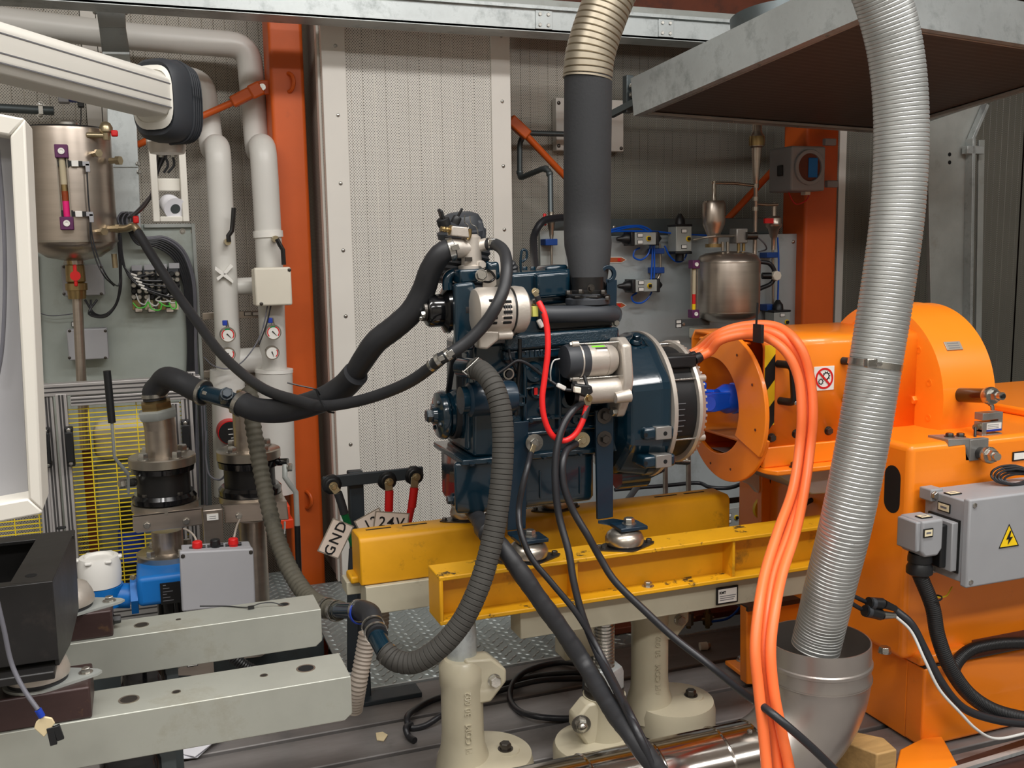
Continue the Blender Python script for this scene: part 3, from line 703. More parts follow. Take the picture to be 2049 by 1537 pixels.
# fan pulley, black drum
mb = MB(); cf = A(886, 621, EY-.01); r = 33*mpp(cf)
mb.lathe([(r*.3, -.036), (r*.9, -.034), (r, -.029), (r, -.004), (r*1.1, -.002), (r*1.38, .003), (r*1.42, .01), (r*1.2, .017), (r*1.2, .021), (r*1.42, .028), (r*1.36, .034), (r*.5, .036)], cf, XD, 48); mb.build('fan_pulley', 'black_gloss', E)
mb = MB().cyl(cf+V((-.036, 0, 0)), cf+V((-.042, 0, 0)), r*.62, n=28); mb.build('hub_plate', 'bolt_dark', E)
for k in range(4):
    a = k*PI/2+.4; bolt(E, cf+V((-.042, math.cos(a)*r*.42, math.sin(a)*r*.42)), (-1, 0, 0), .0065, 'zinc', 1.25, .9)
MB().cyl(cf+V((.03, 0, 0)), cf+V((.09, 0, 0)), r*.55, n=20).build('water_pump_shaft', 'navy', E)
# alternator pulley + belt loop around three pulleys
ca = A(945, 622, EF-.055)
cp_ = V((cf.x+.019, c.y, c.z)); r1, r2, r3 = 33*1.25*mpp(cf), 50*.9*mpp(c), .03
bx = cf.x+.019
def belt(pts, n=14):
    """closed belt in the plane x=bx round circles (y,z,r), given in order (outer tangents)"""
    out = []
    m = len(pts)
    tang = []
    for i in range(m):
        (y0, z0, ra), (y1, z1, rb_) = pts[i], pts[(i+1) % m]
        dx, dz = y1-y0, z1-z0; L_ = math.hypot(dx, dz); ph = math.atan2(dz, dx); al = math.acos(max(-1, min(1, (ra-rb_)/L_)))
        tang.append((ph+al, ph+al))
    for i in range(m):
        y, z, r = pts[i]; a0 = tang[i-1][1]; a1 = tang[i][0]
        while a1 > a0: a1 -= 2*PI
        for k in range(n+1):
            a = a0+(a1-a0)*k/n; out.append(V((bx, y+r*math.cos(a), z+r*math.sin(a))))
    return out
loop = belt([(c.y, c.z, r2), (cf.y, cf.z, r1), (ca.y+.05, ca.z, r3*.7)])
mb = MB(); n = len(loop); cen = V((bx, c.y, (c.z+cf.z)/2)); R = []
for i, p in enumerate(loop):
    t = (loop[(i+1) % n]-loop[i-1]).normalized(); nn = V((0, t.z, -t.y)); 
    if nn.dot(p-cen) < 0: nn = -nn
    R.append([mb.bm.verts.new(q) for q in (p-V((.006, 0, 0)), p+V((.006, 0, 0)), p+V((.005, 0, 0))+nn*.005, p+V((-.005, 0, 0))+nn*.005)])
mb.loft(R, closed=True); mb.build('drive_belt', 'black_rubber', E)

# tall blue bracket in front of the gear case
mb = MB(); pp(mb, [(911, 568), (950, 564), (962, 612), (958, 655), (950, 700), (913, 704)], EF-.03, .022); mb.build('front_bracket', 'navy', E, .006, 3)
mb = MB(); pp(mb, [(920, 540), (970, 537), (975, 562), (922, 568)], EF+.0, .09); mb.build('thermostat_seat', 'navy', E, .004)
mb = MB(); ptube(mb, [(925, 548, EF+.05), (905, 548, EF+.05), (896, 558, EF+.05), (896, 580, EF+.05)], 22, 14); mb.build('water_pipe', 'navy', E)
mb = MB(); pp(mb, [(955, 548), (966, 545), (972, 560), (960, 565)], EF-.02, .02); mb.build('clamp_ear', 'navy', E, .002)
bolt(E, A(963, 551, EF-.022), (-.2, -1, .1), .0105, 'zinc', 1.15, 1)
mb = MB(); pp(mb, [(968, 541), (992, 540), (994, 570), (978, 585), (966, 575)], EF-.005, .006); mb.build('alternator_strap', 'cast_alu', E, .001)
mb = MB(); ptube(mb, [(962, 562, EF-.012), (980, 564, EF-.012), (990, 556, EF-.012), (984, 545, EF-.01), (974, 540, EF-.008)], 5, 8); mb.build('strap_rod', 'black_gloss', E)
# valve cover
mb = MB(); pp(mb, [(1020, 547), (1215, 532), (1218, 600), (1024, 616)], EF+.055, .12); mb.build('valve_cover', 'navy', E, .009, 3)
mb = MB(); pp(mb, [(1074, 548), (1142, 542), (1143, 592), (1076, 598)], EF+.035, .09); mb.build('cover_step', 'navy', E, .007, 3)
mb = MB(); pp(mb, [(1093, 533), (1137, 529), (1137, 542), (1093, 546)], EF+.08, .06); mb.build('oil_filler_plate', 'navy', E, .006, 3)
for px in (1050, 1066, 1150): bolt(E, A(px, 543, EF+.075)+V((0, 0, .002)), ZD, .0055, 'navy', 1.2, 1.2)
mb = MB(); ptube(mb, [(1042, 545, EF+.1), (1042, 515, EF+.1), (1046, 500, EF+.1), (1053, 502, EF+.1), (1053, 517, EF+.1), (1044, 524, EF+.1)], 5, 8); mb.build('lifting_eye', 'navy', E)
q = [(1215, 537), (1222, 531), (1236, 531), (1234, 612), (1216, 612), (1216, 585), (1220, 575), (1212, 562), (1210, 548)]
c0 = A(1222, 549, EF-.0); 
mb = MB(); mb.prism(poly(q, EF+.01)[5:6]+[V((c0.x-.011, c0.y+.01, c0.z-.008)), V((c0.x+.016, c0.y+.01, c0.z-.008))]+poly(q, EF+.01)[3:5], (0, .008, 0)) if 0 else mb.prism([A(1215, 560, EF+.01), A(1235, 560, EF+.01), A(1234, 612, EF+.01), A(1214, 612, EF+.01)], (0, .008, 0)); mb.build('lifting_bracket', 'navy_flat', E, .001)
MB().annulus(c0+V((0, .01, 0)), YD, .0105, .0185, .008, 32).build('bracket_eye', 'navy_flat', E, .001)
# intake bellows, filter dome, oil caps at the front top
mb = MB(); mb.corr([A(922, 572, EF+.12), A(926, 540, EF+.12), A(932, 505, EF+.12), A(935, 478, EF+.12)], 50*mpp(A(935, 505, EF+.12)), .0105, .004, 28); mb.build('intake_bellows', 'black_rubber', E)
cdm = A(925, 478, EF+.14)
mb = MB(); r = 46*mpp(cdm); mb.lathe([(r*.9, 0), (r*1.05, .004), (r*1.08, .016), (r*.95, .02), (r*.95, .034), (r*.8, .048), (r*.5, .054)], cdm, V((-.12, -.1, 1)), 36); mb.build('air_filter_cap', 'dark_plastic', E)
mb = MB(); pp(mb, [(935, 435), (968, 440), (974, 470), (976, 482), (940, 480)], EF+.1, .06); mb.build('filter_neck', 'dark_plastic', E, .008, 3)
for pts in ([(930, 430), (930, 445), (938, 452), (936, 462), (940, 470)], [(940, 432), (943, 448), (953, 455), (957, 470)]):
    mb = MB(); ptube(mb, [(x, y, EF+.08) for x, y in pts], 2.2, 6); mb.build('wire_clip', 'zinc', E)
for px, py, r, dd in ((888, 446, 13, V((-.35, -.2, 1))), (912, 442, 9, V((.5, -.2, 1)))):
    cc = A(px, py, EF+.06); rr = r*mpp(cc); dd.normalize()
    MB().lathe([(rr, -.006), (rr*1.05, 0), (rr, .008), (rr*.8, .01)], cc, dd, 28).build('oil_cap', 'black_plastic', E)
    mb = MB(); u, v, d_ = frame(dd); mb.obox(cc+dd*.018, (u, v, d_), (rr*.85, rr*.25, .01)); mb.build('cap_grip', 'black_plastic', E, .002)
# thermostat housing, cast aluminium
tt = part('thermostat_housing', E, A(945, 538, EF+.03))
yT = EF+.04
mb = MB(); cc = A(944, 538, yT); r = 20*mpp(cc); mb.lathe([(r*1.35, 0), (r*1.35, .006), (r*1.05, .008), (r, .03), (r*.98, .045), (r*.95, .062), (r*.6, .068)], cc, ZD, 28); mb.build('housing_body', 'cast_alu', tt)
c1, c2 = A(944, 497, yT), A(912, 497, yT-.005); MB().lathe([(.0175, 0), (.0175, .02), (.0195, .026), (.019, .05)], c1, c2-c1, 24).build('outlet_left', 'cast_alu', tt)
c2 = A(975, 488, yT-.01); MB().cyl(c1, c2, .0125, n=20).build('outlet_right', 'cast_alu', tt)
mb = MB(); pp(mb, [(905, 452), (937, 455), (940, 476), (903, 471)], yT-.025, .03); mb.build('sensor_block', 'cast_alu', tt, .002)
c1, c2 = A(905, 461, yT-.012), A(884, 458, yT-.014); MB().lathe([(.0095, 0), (.0095, .006), (.0052, .008), (.006, .012), (.0048, .014), (.006, .018), (.0048, .02), (.0055, .024)], c1, c2-c1, 18).build('brass_nipple', 'brass', tt)
mb = MB(); ptube(mb, [(940, 458, yT-.02), (940, 470, yT-.02), (936, 480, yT-.02)], 8, 12); mb.build('brass_elbow', 'brass', tt)
cc = A(962, 531, yT-.02); bolt(tt, cc, (.2, -1, .2), .0085, 'cast_alu', 1.2, .9)
cc = A(938, 519, yT-.024); MB().box(cc.x-.007, cc.x+.007, cc.y-.0005, cc.y+.004, cc.z-.004, cc.z+.004).build('cast_mark', 'bolt_dark', tt)
# intake manifold behind
mb = MB(); pp(mb, [(972, 520), (985, 525), (1000, 522), (1003, 560), (975, 560)], EF+.08, .09); mb.build('intake_manifold', 'navy', E, .008, 3)
mb = MB(); mb.corr([A(1012, 520, EF+.09), A(1026, 535, EF+.09), A(1028, 565, EF+.09)], .011, .008, .002, 16); mb.build('breather_hose', 'black_rubber', E)
# exhaust manifold
mb = MB(); ptube(mb, [(1078, 628, EF-.006), (1110, 629, EF-.012), (1160, 628, EF-.014), (1205, 627, EF-.012), (1228, 630, EF-.0)], 34, 22); mb.build('exhaust_manifold', 'cast_manifold' if 'cast_manifold' in M_ else 'dark_plastic', E)
mb = MB(); ptube(mb, [(1225, 632, EF-.006), (1226, 628, EF+.03)], 38, 20, smooth=False); mb.build('manifold_end', 'dark_plastic', E)
mb = MB(); pp(mb, [(1080, 640), (1225, 634), (1232, 652), (1085, 662)], EF-.004, .04); mb.build('manifold_flange', 'black_paint', E, .004)
bolt(E, A(1231, 646, EF-.006), (0, -1, 0), .007, 'zinc', 1.2, 1)
cE = A(1176, 603, EF+.02)
MB().lathe([(.046, -.006), (.046, .006), (.04, .008), (.04, .016)], cE, ZD, 32).build('outlet_flange', 'dark_plastic', E, .001)
MB().lathe([(.046, .007), (.046, .014)], cE, ZD, 6).build('clamp_flange', 'black_paint', E, .002)
for px, py in ((1138, 589), (1162, 587), (1207, 588), (1215, 600)): p = A(px, py, EF-.018); bolt(E, p, ZD, .0065, 'bolt_dark', 1.1, 1)
# starter motor
sm = part('starter_motor', E, A(1190, 750, EF-.05))
YS = EF-.055
cs = A(1160, 722, YS); rs = 35*mpp(cs); s0, s1 = A(1126, 724, YS).x, A(1228, 717, YS).x
MB().lathe([(rs*.5, 0), (rs*.92, .003), (rs*.98, .01), (rs*.98, .048), (rs*.95, .05)], V((s0, YS, cs.z)), XD, 40).build('end_cap', 'dark_plastic', sm)
MB().lathe([(rs, 0), (rs, .003), (rs*.97, .004), (rs*.97, .056), (rs*.95, .058)], V((s0+.03, YS, cs.z)), XD, 40).build('motor_body', 'cast_alu', sm)
MB().lathe([(rs*.98, 0), (rs*.9, .014), (rs*.7, .024)], V((s0+.088, YS, cs.z)), XD, 36).build('drive_nose', 'cast_alu', sm)
mb = MB(); xq = s1+.004; zq = cs.z
mb.prism([V((xq, YS-.03, zq+.03)), V((xq, YS-.005, zq+.044)), V((xq, YS+.03, zq+.04)), V((xq, YS+.04, zq-.02)), V((xq, YS+.03, zq-.12)), V((xq, YS-.0, zq-.12)), V((xq, YS-.03, zq-.075)), V((xq, YS-.04, zq-.04))], (.022, 0, 0)); mb.build('mount_flange', 'cast_alu', sm, .005, 3)
MB().cyl(V((s0+.012, YS-.005, zq-.062)), V((s1+.01, YS-.005, zq-.062)), .026, n=28).build('solenoid', 'cast_alu', sm)
MB().cyl(V((s0+.012, YS-.005, zq-.062)), V((s0+.022, YS-.005, zq-.062)), .0265, n=28).build('solenoid_cap', 'black_plastic', sm)
MB().cyl(V((s1-.012, YS-.03, zq-.075)), V((s1+.02, YS-.03, zq-.072)), .011, .014, n=20).build('bolt_tube', 'cast_alu', sm)
for dz in (rs*1.0, -rs*.98):
    MB().cyl(V((s0+.022, YS-.012, zq+dz)), V((s1+.006, YS-.012, zq+dz)), .0022, n=8).build('through_bolt', 'zinc', sm); MB().cyl(V((s0+.014, YS-.012, zq+dz)), V((s0+.028, YS-.012, zq+dz)), .0065, n=12).build('bolt_ear', 'cast_alu', sm); bolt(sm, V((s0+.014, YS-.012, zq+dz)), (-1, 0, 0), .0048, 'zinc', 0, 1)
bolt(sm, V((s1+.0, YS-.005, zq-.108)), (-1, -.3, 0), .008, 'zinc', 1.2, 1)
px_ = V((s0+.068, YS-rs*.9, zq+rs*.62))
for k, (mt, w0, w1, h0, h1) in enumerate((('green_label', 0, .028, .006, .011), ('bolt_dark', .006, .032, .000, .0045), ('white', .008, .030, -.0055, -.001))):
    mb = MB(); R = []
    for xx in (s0+.055+w0, s0+.055+w1):
        R.append([V((xx, YS-math.cos(a)*(rs*.975), zq+math.sin(a)*(rs*.975))) for a in (.78+h0/rs, .78+(h0+h1)/2/rs, .78+h1/rs)])
    for i in range(2): mb.quad(R[0][i], R[1][i], R[1][i+1], R[0][i+1])
    mb.build('rating_label', mt, sm)
mb = MB(); ptube(mb, [(1169, 752, YS-.04), (1173, 766, YS-.045), (1178, 780, YS-.05)], 7, 10); mb.build('terminal_stud', 'black_plastic', sm)
mb = MB(); pp(mb, [(1150, 768), (1185, 772), (1188, 786), (1172, 796), (1150, 784)], YS-.052, .02); mb.build('terminal_cover', 'black_plastic', sm, .003)
mb = MB(); pp(mb, [(1151, 774), (1164, 776), (1163, 788), (1150, 786)], YS-.06, .01); mb.build('white_plug', 'cream_plastic', sm, .002)
mb = MB(); pp(mb, [(1176, 788), (1187, 796), (1182, 812), (1173, 812), (1168, 800)], YS-.06, .004); mb.build('cable_lug', 'brass_pale', sm, .001)
bolt(sm, A(1178, 797, YS-.06), (0, -1, 0), .006, 'brass', 1.2, 1)
# alternator
al = part('alternator', E, A(1012, 665, EF-.055))
YA = EF-.05
ca2 = A(1000, 621, YA); ra = 47*mpp(ca2); a0, a1, a2 = A(945, 620, YA).x, A(1017, 620, YA).x, A(1046, 620, YA).x
MB().lathe([(ra*.6, 0), (ra*.92, .004), (ra, .012), (ra, a1-a0-.006), (ra*.96, a1-a0)], V((a0, YA, ca2.z)), XD, 44).build('front_housing', 'cast_alu', al)
MB().cyl(V((a1-.003, YA, ca2.z)), V((a1+.006, YA, ca2.z)), ra*.93, n=36).build('stator_gap', 'black_plastic', al)
MB().lathe([(ra*1.0, 0), (ra*1.02, .01), (ra*.98, a2-a1-.006), (ra*.8, a2-a1)], V((a1+.004, YA, ca2.z)), XD, 44).build('rear_cover', 'cast_alu', al)
def slots(x0, x1, angs, nm='vent_slot'):
    for a in angs:
        dv = V((0, -math.cos(a), math.sin(a))); tv = V((0, math.sin(a), math.cos(a)))
        MB().obox(V(((x0+x1)/2, YA, ca2.z))+dv*ra*.985, (XD, tv, dv), ((x1-x0)/2, .003, .0018)).build(nm, 'void', al, .0015)
slots(a1-.026, a1-.008, [.42, .2, -.02, -.26, -.48]); slots(a0+.02, a0+.036, [.5, .25, 0, -.25, -.48])
mb = MB(); R = [[V((xx, YA-math.cos(a)*ra*1.003, ca2.z+math.sin(a)*ra*1.003)) for a in (-.45, -.2, .1, .35)] for xx in (a0+.044, a0+.066)]
for i in range(3): mb.quad(R[0][i], R[1][i], R[1][i+1], R[0][i+1])
mb.build('paper_label', 'tag_paper', al)
for k in range(3): c_ = V((a0+.05+.005*k, YA-ra*1.006, ca2.z+.006)); MB().box(c_.x, c_.x+.0012, c_.y-.0003, c_.y, c_.z-.012, c_.z+.008).build('print_line', 'ink_grey', al)
mb = MB(); pp(mb, [(975, 660), (1030, 664), (1030, 674), (1002, 678), (976, 700), (958, 698), (956, 668)], YA-.025, .03); mb.build('mount_arm', 'cast_alu', al, .006, 3)
MB().cyl(V((a1-.03, YA-.02, ca2.z-ra*1.02)), V((a1-.002, YA-.02, ca2.z-ra*1.02)), .009, n=18).build('mount_boss', 'cast_alu', al)
MB().lathe([(ra*.9, 0), (ra*.8, .012), (ra*.3, .016)], V((a1+.01, YA+.01, ca2.z-.012)), XD, 32).build('slip_ring_cover', 'black_plastic', al)
cb = A(1066, 622, YA-.01); MB().box(cb.x-.004, cb.x+.008, cb.y-.01, cb.y+.004, cb.z-.011, cb.z+.009).build('yellow_plug', 'clear_yellow', al, .001)
bolt(al, A(1068, 606, YA-.005), (0, -1, .2), .006, 'zinc', 1.3, 1); bolt(al, A(1070, 584, YA-.01), (.3, -1, .2), .0055, 'brass_pale', 1.4, 1.4)
# oil filter
co = A(982, 797, EF-.04); ro = 34*mpp(co)
of = part('oil_filter', E, co)
MB().lathe([(ro*.7, 0), (ro, .008), (ro, .09), (ro*.93, .1), (ro*.6, .105)], co-V((.052, 0, 0)), XD, 40).build('canister', 'navy_flat', of)
mb = MB().cyl(co-V((.05, 0, 0)), co-V((.062, 0, 0)), ro*.8, n=32); mb.build('base_ring', 'navy', of)
# support legs (blue straps)
def leg(pts, foot, washers, lb):
    t = part('support_leg', E, foot[0])
    mb = MB(); pp(mb, pts, EF-.03, .008); mb.build('strap', 'navy_flat', t, .001)
    x0, x1 = A(pts[-1][0], pts[-1][1], EF-.03).x, A(pts[-2][0], pts[-2][1], EF-.03).x; zt = A(pts[-1][0]+10, pts[-1][1], EF-.03).z
    zf = ZF+.046
    MB().prism([V((x0, EF-.03, zt)), V((x1, EF-.03, zt)), V((foot[0].x+.012, 1.835, zf)), V((foot[0].x-.03, 1.835, zf))], (0, 0, -.007)).build('knee', 'navy_flat', t, .001)
    MB().box(foot[0].x-.032, foot[0].x+.03, 1.785, 1.838, zf-.008, zf).build('foot', 'navy_flat', t, .0015)
    bolt(t, V((foot[0].x, 1.812, zf)), ZD, .0115, 'zinc', 1.3, 1)
    for (px, py) in washers:
        p = A(px, py, EF-.03); bolt(t, p, (0, -1, 0), .0095, 'bolt_dark', 1.75, .9)
m1, m2 = mp[1056], mp[1247]
leg([(1028, 845), (1058, 843), (1052, 1058), (1015, 1062)], [V((m1.x+.005, 1.81, ZF+.04))], [], 'blue strap leg from the engine block to the left front mount')
leg([(1192, 822), (1228, 818), (1227, 1035), (1196, 1040)], [V((m2.x+.012, 1.81, ZF+.04))], [(1209, 832), (1209, 878)], 'blue strap leg with two washered bolts down to the right front mount')
# ground studs
for px, py, r, lb in ((1069, 886, .0135, 'ground'), (1165, 880, .012, 'ground')):
    p = A(px, py, EF-.04); bolt(E, p, (-.15, -1, 0), r*.7, 'brass_pale' if px > 1100 else 'zinc', 1.9, .9, name='ground_bolt')
    MB().cyl(p, p+V((0, .045, 0)), r*.6, n=12).build('stud_spacer', 'zinc', E)
# flywheel housing (bell)
Cg = A(1282, 808, EY); Rg = 144*mpp(Cg); HL = .098
fh = part('flywheel_housing', E, Cg-V((.05, 0, Rg)))
def lobed(x, r, sq=0.):
    out = []
    for k in range(72):
        a = 2*PI*k/72; rr = r
        rr = r*min(1, .93/max(.01, abs(math.cos(a))), .955/max(.01, abs(math.cos(a-PI/4))), .955/max(.01, abs(math.cos(a-3*PI/4))))
        out.append(V((x, Cg.y+math.cos(a)*rr, Cg.z+math.sin(a)*rr)))
    return out
mb = MB(); R = [[mb.bm.verts.new(p) for p in lobed(Cg.x-dx, r)] for dx, r in ((HL+.01, Rg*.7), (HL, Rg*.86), (HL-.008, Rg*.92), (.03, Rg*.985), (.026, Rg), (.006, Rg))]
mb.loft(R); mb.build('bell', 'navy', fh, .004, 3, ang=12)
MB().lathe([(Rg*1.012, -.006), (Rg*1.012, .003)], Cg, XD, 64).build('gasket_ring', 'cast_alu', fh)
for yy0, zz0 in ((854, 870), (910, 926)):
    c0, c1 = A(1278, yy0, EY-.13), A(1340, yy0, EY-.13)
    MB().box(c0.x, c0.x+.075, EY-.155, EY-.08, c0.z-.026, c0.z).build('foot_boss', 'navy', fh, .007, 3)
    xm = A(1312, yy0, EY-.156).x; xe = A(1343, yy0, EY-.156).x
    MB().box(xm, xe, EY-.159, EY-.08, c0.z-.0255, c0.z+.001).build('machined_pad', 'cast_grey', fh, .001)
    for px in (1291, 1330):
        p = A(px, yy0+9, EY-.156); MB().cyl(V((p.x, EY-.1595, c0.z-.013)), V((p.x, EY-.158, c0.z-.013)), .0045, n=16).build('tapped_hole', 'void', fh)
p = A(1272, 684, EY-.06); MB().lathe([(.014, 0), (.012, .006), (.009, .008), (.009, .018), (.006, .02)], p, V((-.1, -.5, 1)), 20).build('breather_plug', 'navy', fh)
mb = MB(); pp(mb, [(1285, 677), (1290, 677), (1308, 702), (1285, 700), (1282, 696), (1300, 698)], EY-.08, .005); mb.build('cast_rib', 'navy', fh, .001)
MB().cyl(Cg+V((-.07, -.02, -Rg*.95)), Cg+V((-.0, -.02, -Rg*.95)), .03, n=20).build('lower_boss', 'navy', fh)
for k in range(10):
    a = 2*PI*k/10+.3; bolt(fh, Cg+V((.003, math.cos(a)*Rg*.93, math.sin(a)*Rg*.93)), XD, .006, 'zinc', 1.3, .9)
# electric machine on the flywheel
Cm = A(1352, 802, EY); gx0 = Cg.x+.004; Rm = 112*mpp(Cm)
gm = part('electric_generator', E, V((Cm.x, EY, Cm.z-Rm)))
L_ = Cm.x-gx0-.014
MB().lathe([(Rm*.98, 0), (Rm*.98, L_)], V((gx0, EY, Cm.z)), XD, 56).build('stator_can', 'black_plastic', gm)
MB().lathe([(Rm*1.07, L_-.004), (Rm*1.09, L_+.002), (Rm*1.05, L_+.012), (Rm*.8, L_+.018)], V((gx0, EY, Cm.z)), XD, 64).build('end_ring', 'cast_alu', gm)
mb = MB()
for k in range(60):
    a = 2*PI*k/60; dv = V((0, math.cos(a), math.sin(a))); mb.obox(V((gx0+L_+.012, EY, Cm.z))+dv*Rm*1.0, (XD, dv, XD.cross(dv)), (.005, .0045, .0022))
mb.build('cooling_fins', 'cast_alu', gm, kind='stuff')
MB().lathe([(Rm*.72, L_+.01), (Rm*.6, L_+.03), (Rm*.35, L_+.034)], V((gx0, EY, Cm.z)), XD, 48).build('rotor_cover', 'cast_grey', gm)
for k in range(6):
    a = PI*k/3+.52; dv = V((0, math.cos(a), math.sin(a))); MB().cyl(V((gx0, EY, Cm.z))+dv*Rm*1.03, V((gx0+L_+.004, EY, Cm.z))+dv*Rm*1.03, .0025, n=8).build('tie_rod', 'zinc', gm)
    MB().cyl(V((gx0+L_+.004, EY, Cm.z))+dv*Rm*1.02, V((gx0+L_+.02, EY, Cm.z))+dv*Rm*1.02, .008, n=12).build('tie_boss', 'cast_alu', gm)
# rating plate lines
for k in range(6):
    a = .12-.1*k; dv = V((0, -math.cos(a), math.sin(a))); tv = V((0, math.sin(a), math.cos(a)))
    MB().obox(V((gx0+.026, EY, Cm.z))+dv*Rm*.985, (XD, tv, dv), (.012-.002*(k % 3), .0009, .0006)).build('print_line', 'ink_grey', gm)
cj = A(1356, 722, EY-.075)
MB().box(gx0-.002, cj.x+.03, cj.y-.03, cj.y+.06, cj.z-.012, cj.z+.014).build('terminal_box', 'black_plastic', gm, .004)
MB().box(gx0-.002, cj.x+.02, cj.y-.02, cj.y+.05, cj.z-.045, cj.z-.012).build('box_neck', 'black_plastic', gm, .003)
pe = A(1376, 706, EY-.08)
for k in range(3):
    q = V((cj.x+.03, cj.y-.02+.022*k, cj.z+.004)); MB().lathe([(.011, 0), (.011, .012), (.009, .018)], q, V((1, 0, .35)), 16).build('cable_gland', 'black_plastic', gm)
GLAND = [V((cj.x+.046, cj.y-.02+.022*k, cj.z+.010)) for k in range(3)]
# blue cardan shaft
Cb = A(1402, 802, EY); sh = thing('cardan_shaft', 'glossy blue universal joint shaft between generator and dynamometer', 'shaft', V((Cb.x+.06, EY, Cb.z-.04)))
rb_ = 40*mpp(Cb); gx = gx0+L_+.012
MB().lathe([(rb_, 0), (rb_, .01), (rb_*.5, .014)], V((gx, EY, Cb.z)), XD, 36).build('flange', 'blue_shaft', sh, .001)
for k in range(6): a = PI*k/3; bolt(sh, V((gx+.01, EY+math.cos(a)*rb_*.82, Cb.z+math.sin(a)*rb_*.82)), XD, .005, 'zinc', 1.2, .9)
cx_ = gx+.06
for s_ in (-1, 1):
    mb = MB(); mb.prism([V((gx+.008, EY-.022, Cb.z+s_*.012)), V((cx_-.01, EY-.018, Cb.z+s_*.02)), V((cx_+.014, EY-.016, Cb.z+s_*.026)), V((cx_+.016, EY-.016, Cb.z+s_*.044)), V((cx_-.012, EY-.018, Cb.z+s_*.047)), V((gx+.012, EY-.022, Cb.z+s_*.038))], (0, .044, 0)); mb.build('yoke_arm', 'blue_shaft', sh, .007, 3)
    mb = MB(); mb.prism([V((cx_-.024, EY+s_*.024, Cb.z-.02)), V((cx_-.026, EY+s_*.024, Cb.z)), V((cx_-.024, EY+s_*.024, Cb.z+.02)), V((cx_+.02, EY+s_*.022, Cb.z+.022)), V((cx_+.075, EY+s_*.01, Cb.z+.018)), V((cx_+.075, EY+s_*.01, Cb.z-.018)), V((cx_+.02, EY+s_*.022, Cb.z-.022))], (0, s_*.018, 0)); mb.build('yoke_arm', 'blue_shaft', sh, .006, 3)
MB().cyl(V((cx_, EY-.048, Cb.z)), V((cx_, EY+.048, Cb.z)), .016, n=24).build('cross_pin', 'blue_shaft', sh); MB().cyl(V((cx_, EY, Cb.z-.046)), V((cx_, EY, Cb.z+.046)), .015, n=24).build('cross_pin', 'blue_shaft', sh)
MB().lathe([(.024, .05), (.034, .07), (.033, .09), (.036, .092), (.036, .1), (.033, .102), (.033, .15), (.036, .152), (.036, .34)], V((cx_, EY, Cb.z)), XD, 36).build('tube', 'blue_shaft', sh)
for o in list(COL.objects):
    if o.name.startswith('print_line') or o.name.startswith('lettering'): o['kind'] = 'stuff'
# ================================================================ DYNAMOMETER
DY = thing('dynamometer', 'big orange dynamometer drum with guarded shaft housing, facing the engine', 'machine', (1.8, EY, .6))
Cd = A(1758, 784, EY); Rd = 176*mpp(Cd)
MB().lathe([(Rd*.5, -.012), (Rd*.88, -.01), (Rd, -.004), (Rd, .016), (Rd*1.0, .018), (Rd*1.0, .108), (Rd*.985, .11), (Rd*.985, .15), (Rd*.9, .155)], Cd, XD, 96).build('drum', 'orange', DY, ang=25)
for k in range(14):
    a = 2*PI*k/14+.2; p = Cd+V((-.009, math.cos(a)*Rd*.84, math.sin(a)*Rd*.84)); MB().annulus(p, (-1, 0, 0), .0045, .0085, .002, 18).build('socket_screw', 'orange', DY)
for px, py in ((1682, 662), (1839, 788)):
    p = A(px, py, EY); ang = math.atan2(p.z-Cd.z, -1); 
    bolt(DY, Cd+V((-.009, -(Rd*.62) if px > 1800 else Rd*.45, (.0 if px > 1800 else Rd*.62))), (-1, 0, 0), .0105, 'orange', 1.3, 1)
# nameplate on the drum rim
a = .62; dv = V((0, -math.cos(a), math.sin(a))); tv = V((0, math.sin(a), math.cos(a)))
cpn = V((Cd.x+.055, EY, Cd.z))+dv*(Rd+.0012)
MB().obox(cpn, (XD, tv, dv), (.023, .011, .0012)).build('name_plate', 'label_alu', DY, .0005)
for k in range(3): MB().obox(cpn+dv*.0013+tv*(.006-.006*k), (XD, tv, dv), (.016, .001, .0003)).build('print_line', 'ink_grey', DY, kind='stuff')
# shaft housing box
hx0, hx1 = 1.257, Cd.x+.0
YH = EY-.135
zt, zb2 = A(1640, 673, YH).z, A(1640, 888, YH).z
sec = [(YH, zb2), (YH, zt-.02), (YH+.006, zt-.006), (YH+.02, zt), (EY+.155, zt), (EY+.172, zt-.02), (EY+.172, zb2)]
mb = MB(); R = [[mb.bm.verts.new((x, y, z)) for y, z in sec] for x in (hx0, hx1)]; mb.loft(R, cap=False)
hb = mb.build('shaft_housing', 'orange', DY); so = hb.modifiers.new('s', 'SOLIDIFY'); so.thickness = .008; so.offset = -1
# lower skirt + flange
MB().box(hx0+.0, hx1, YH-.004, YH+.01, A(1640, 925, YH).z, zb2+.004).build('skirt', 'orange', DY, .003)
zf1 = A(1640, 932, YH-.03).z
MB().box(hx0, hx1, EY+.16, EY+.172, zf1-.002, zb2+.004).build('skirt', 'orange', DY, .003)
mb = MB(); mb.prism([V((hx0, YH+.03, zf1)), V((hx0, YH-.01, zf1)), V((hx0+.016, YH-.035, zf1)), V((hx1, YH-.035, zf1)), V((hx1, EY+.18, zf1)), V((hx0, EY+.18, zf1))], (0, 0, -.012)); mb.build('base_flange', 'orange', DY, .003)
for px, py in ((1552, 922), (1665, 908)):
    p = AZ(px, py, zf1); bolt(DY, V((p.x, YH-.02, zf1)), ZD, .0105, 'bolt_dark', 1.3, .9)
for px, py in ((1543, 876), (1592, 868), (1657, 862)): p = A(px, py, YH); bolt(DY, p, (0, -1, 0), .0085, 'bolt_dark', 1.2, .9)
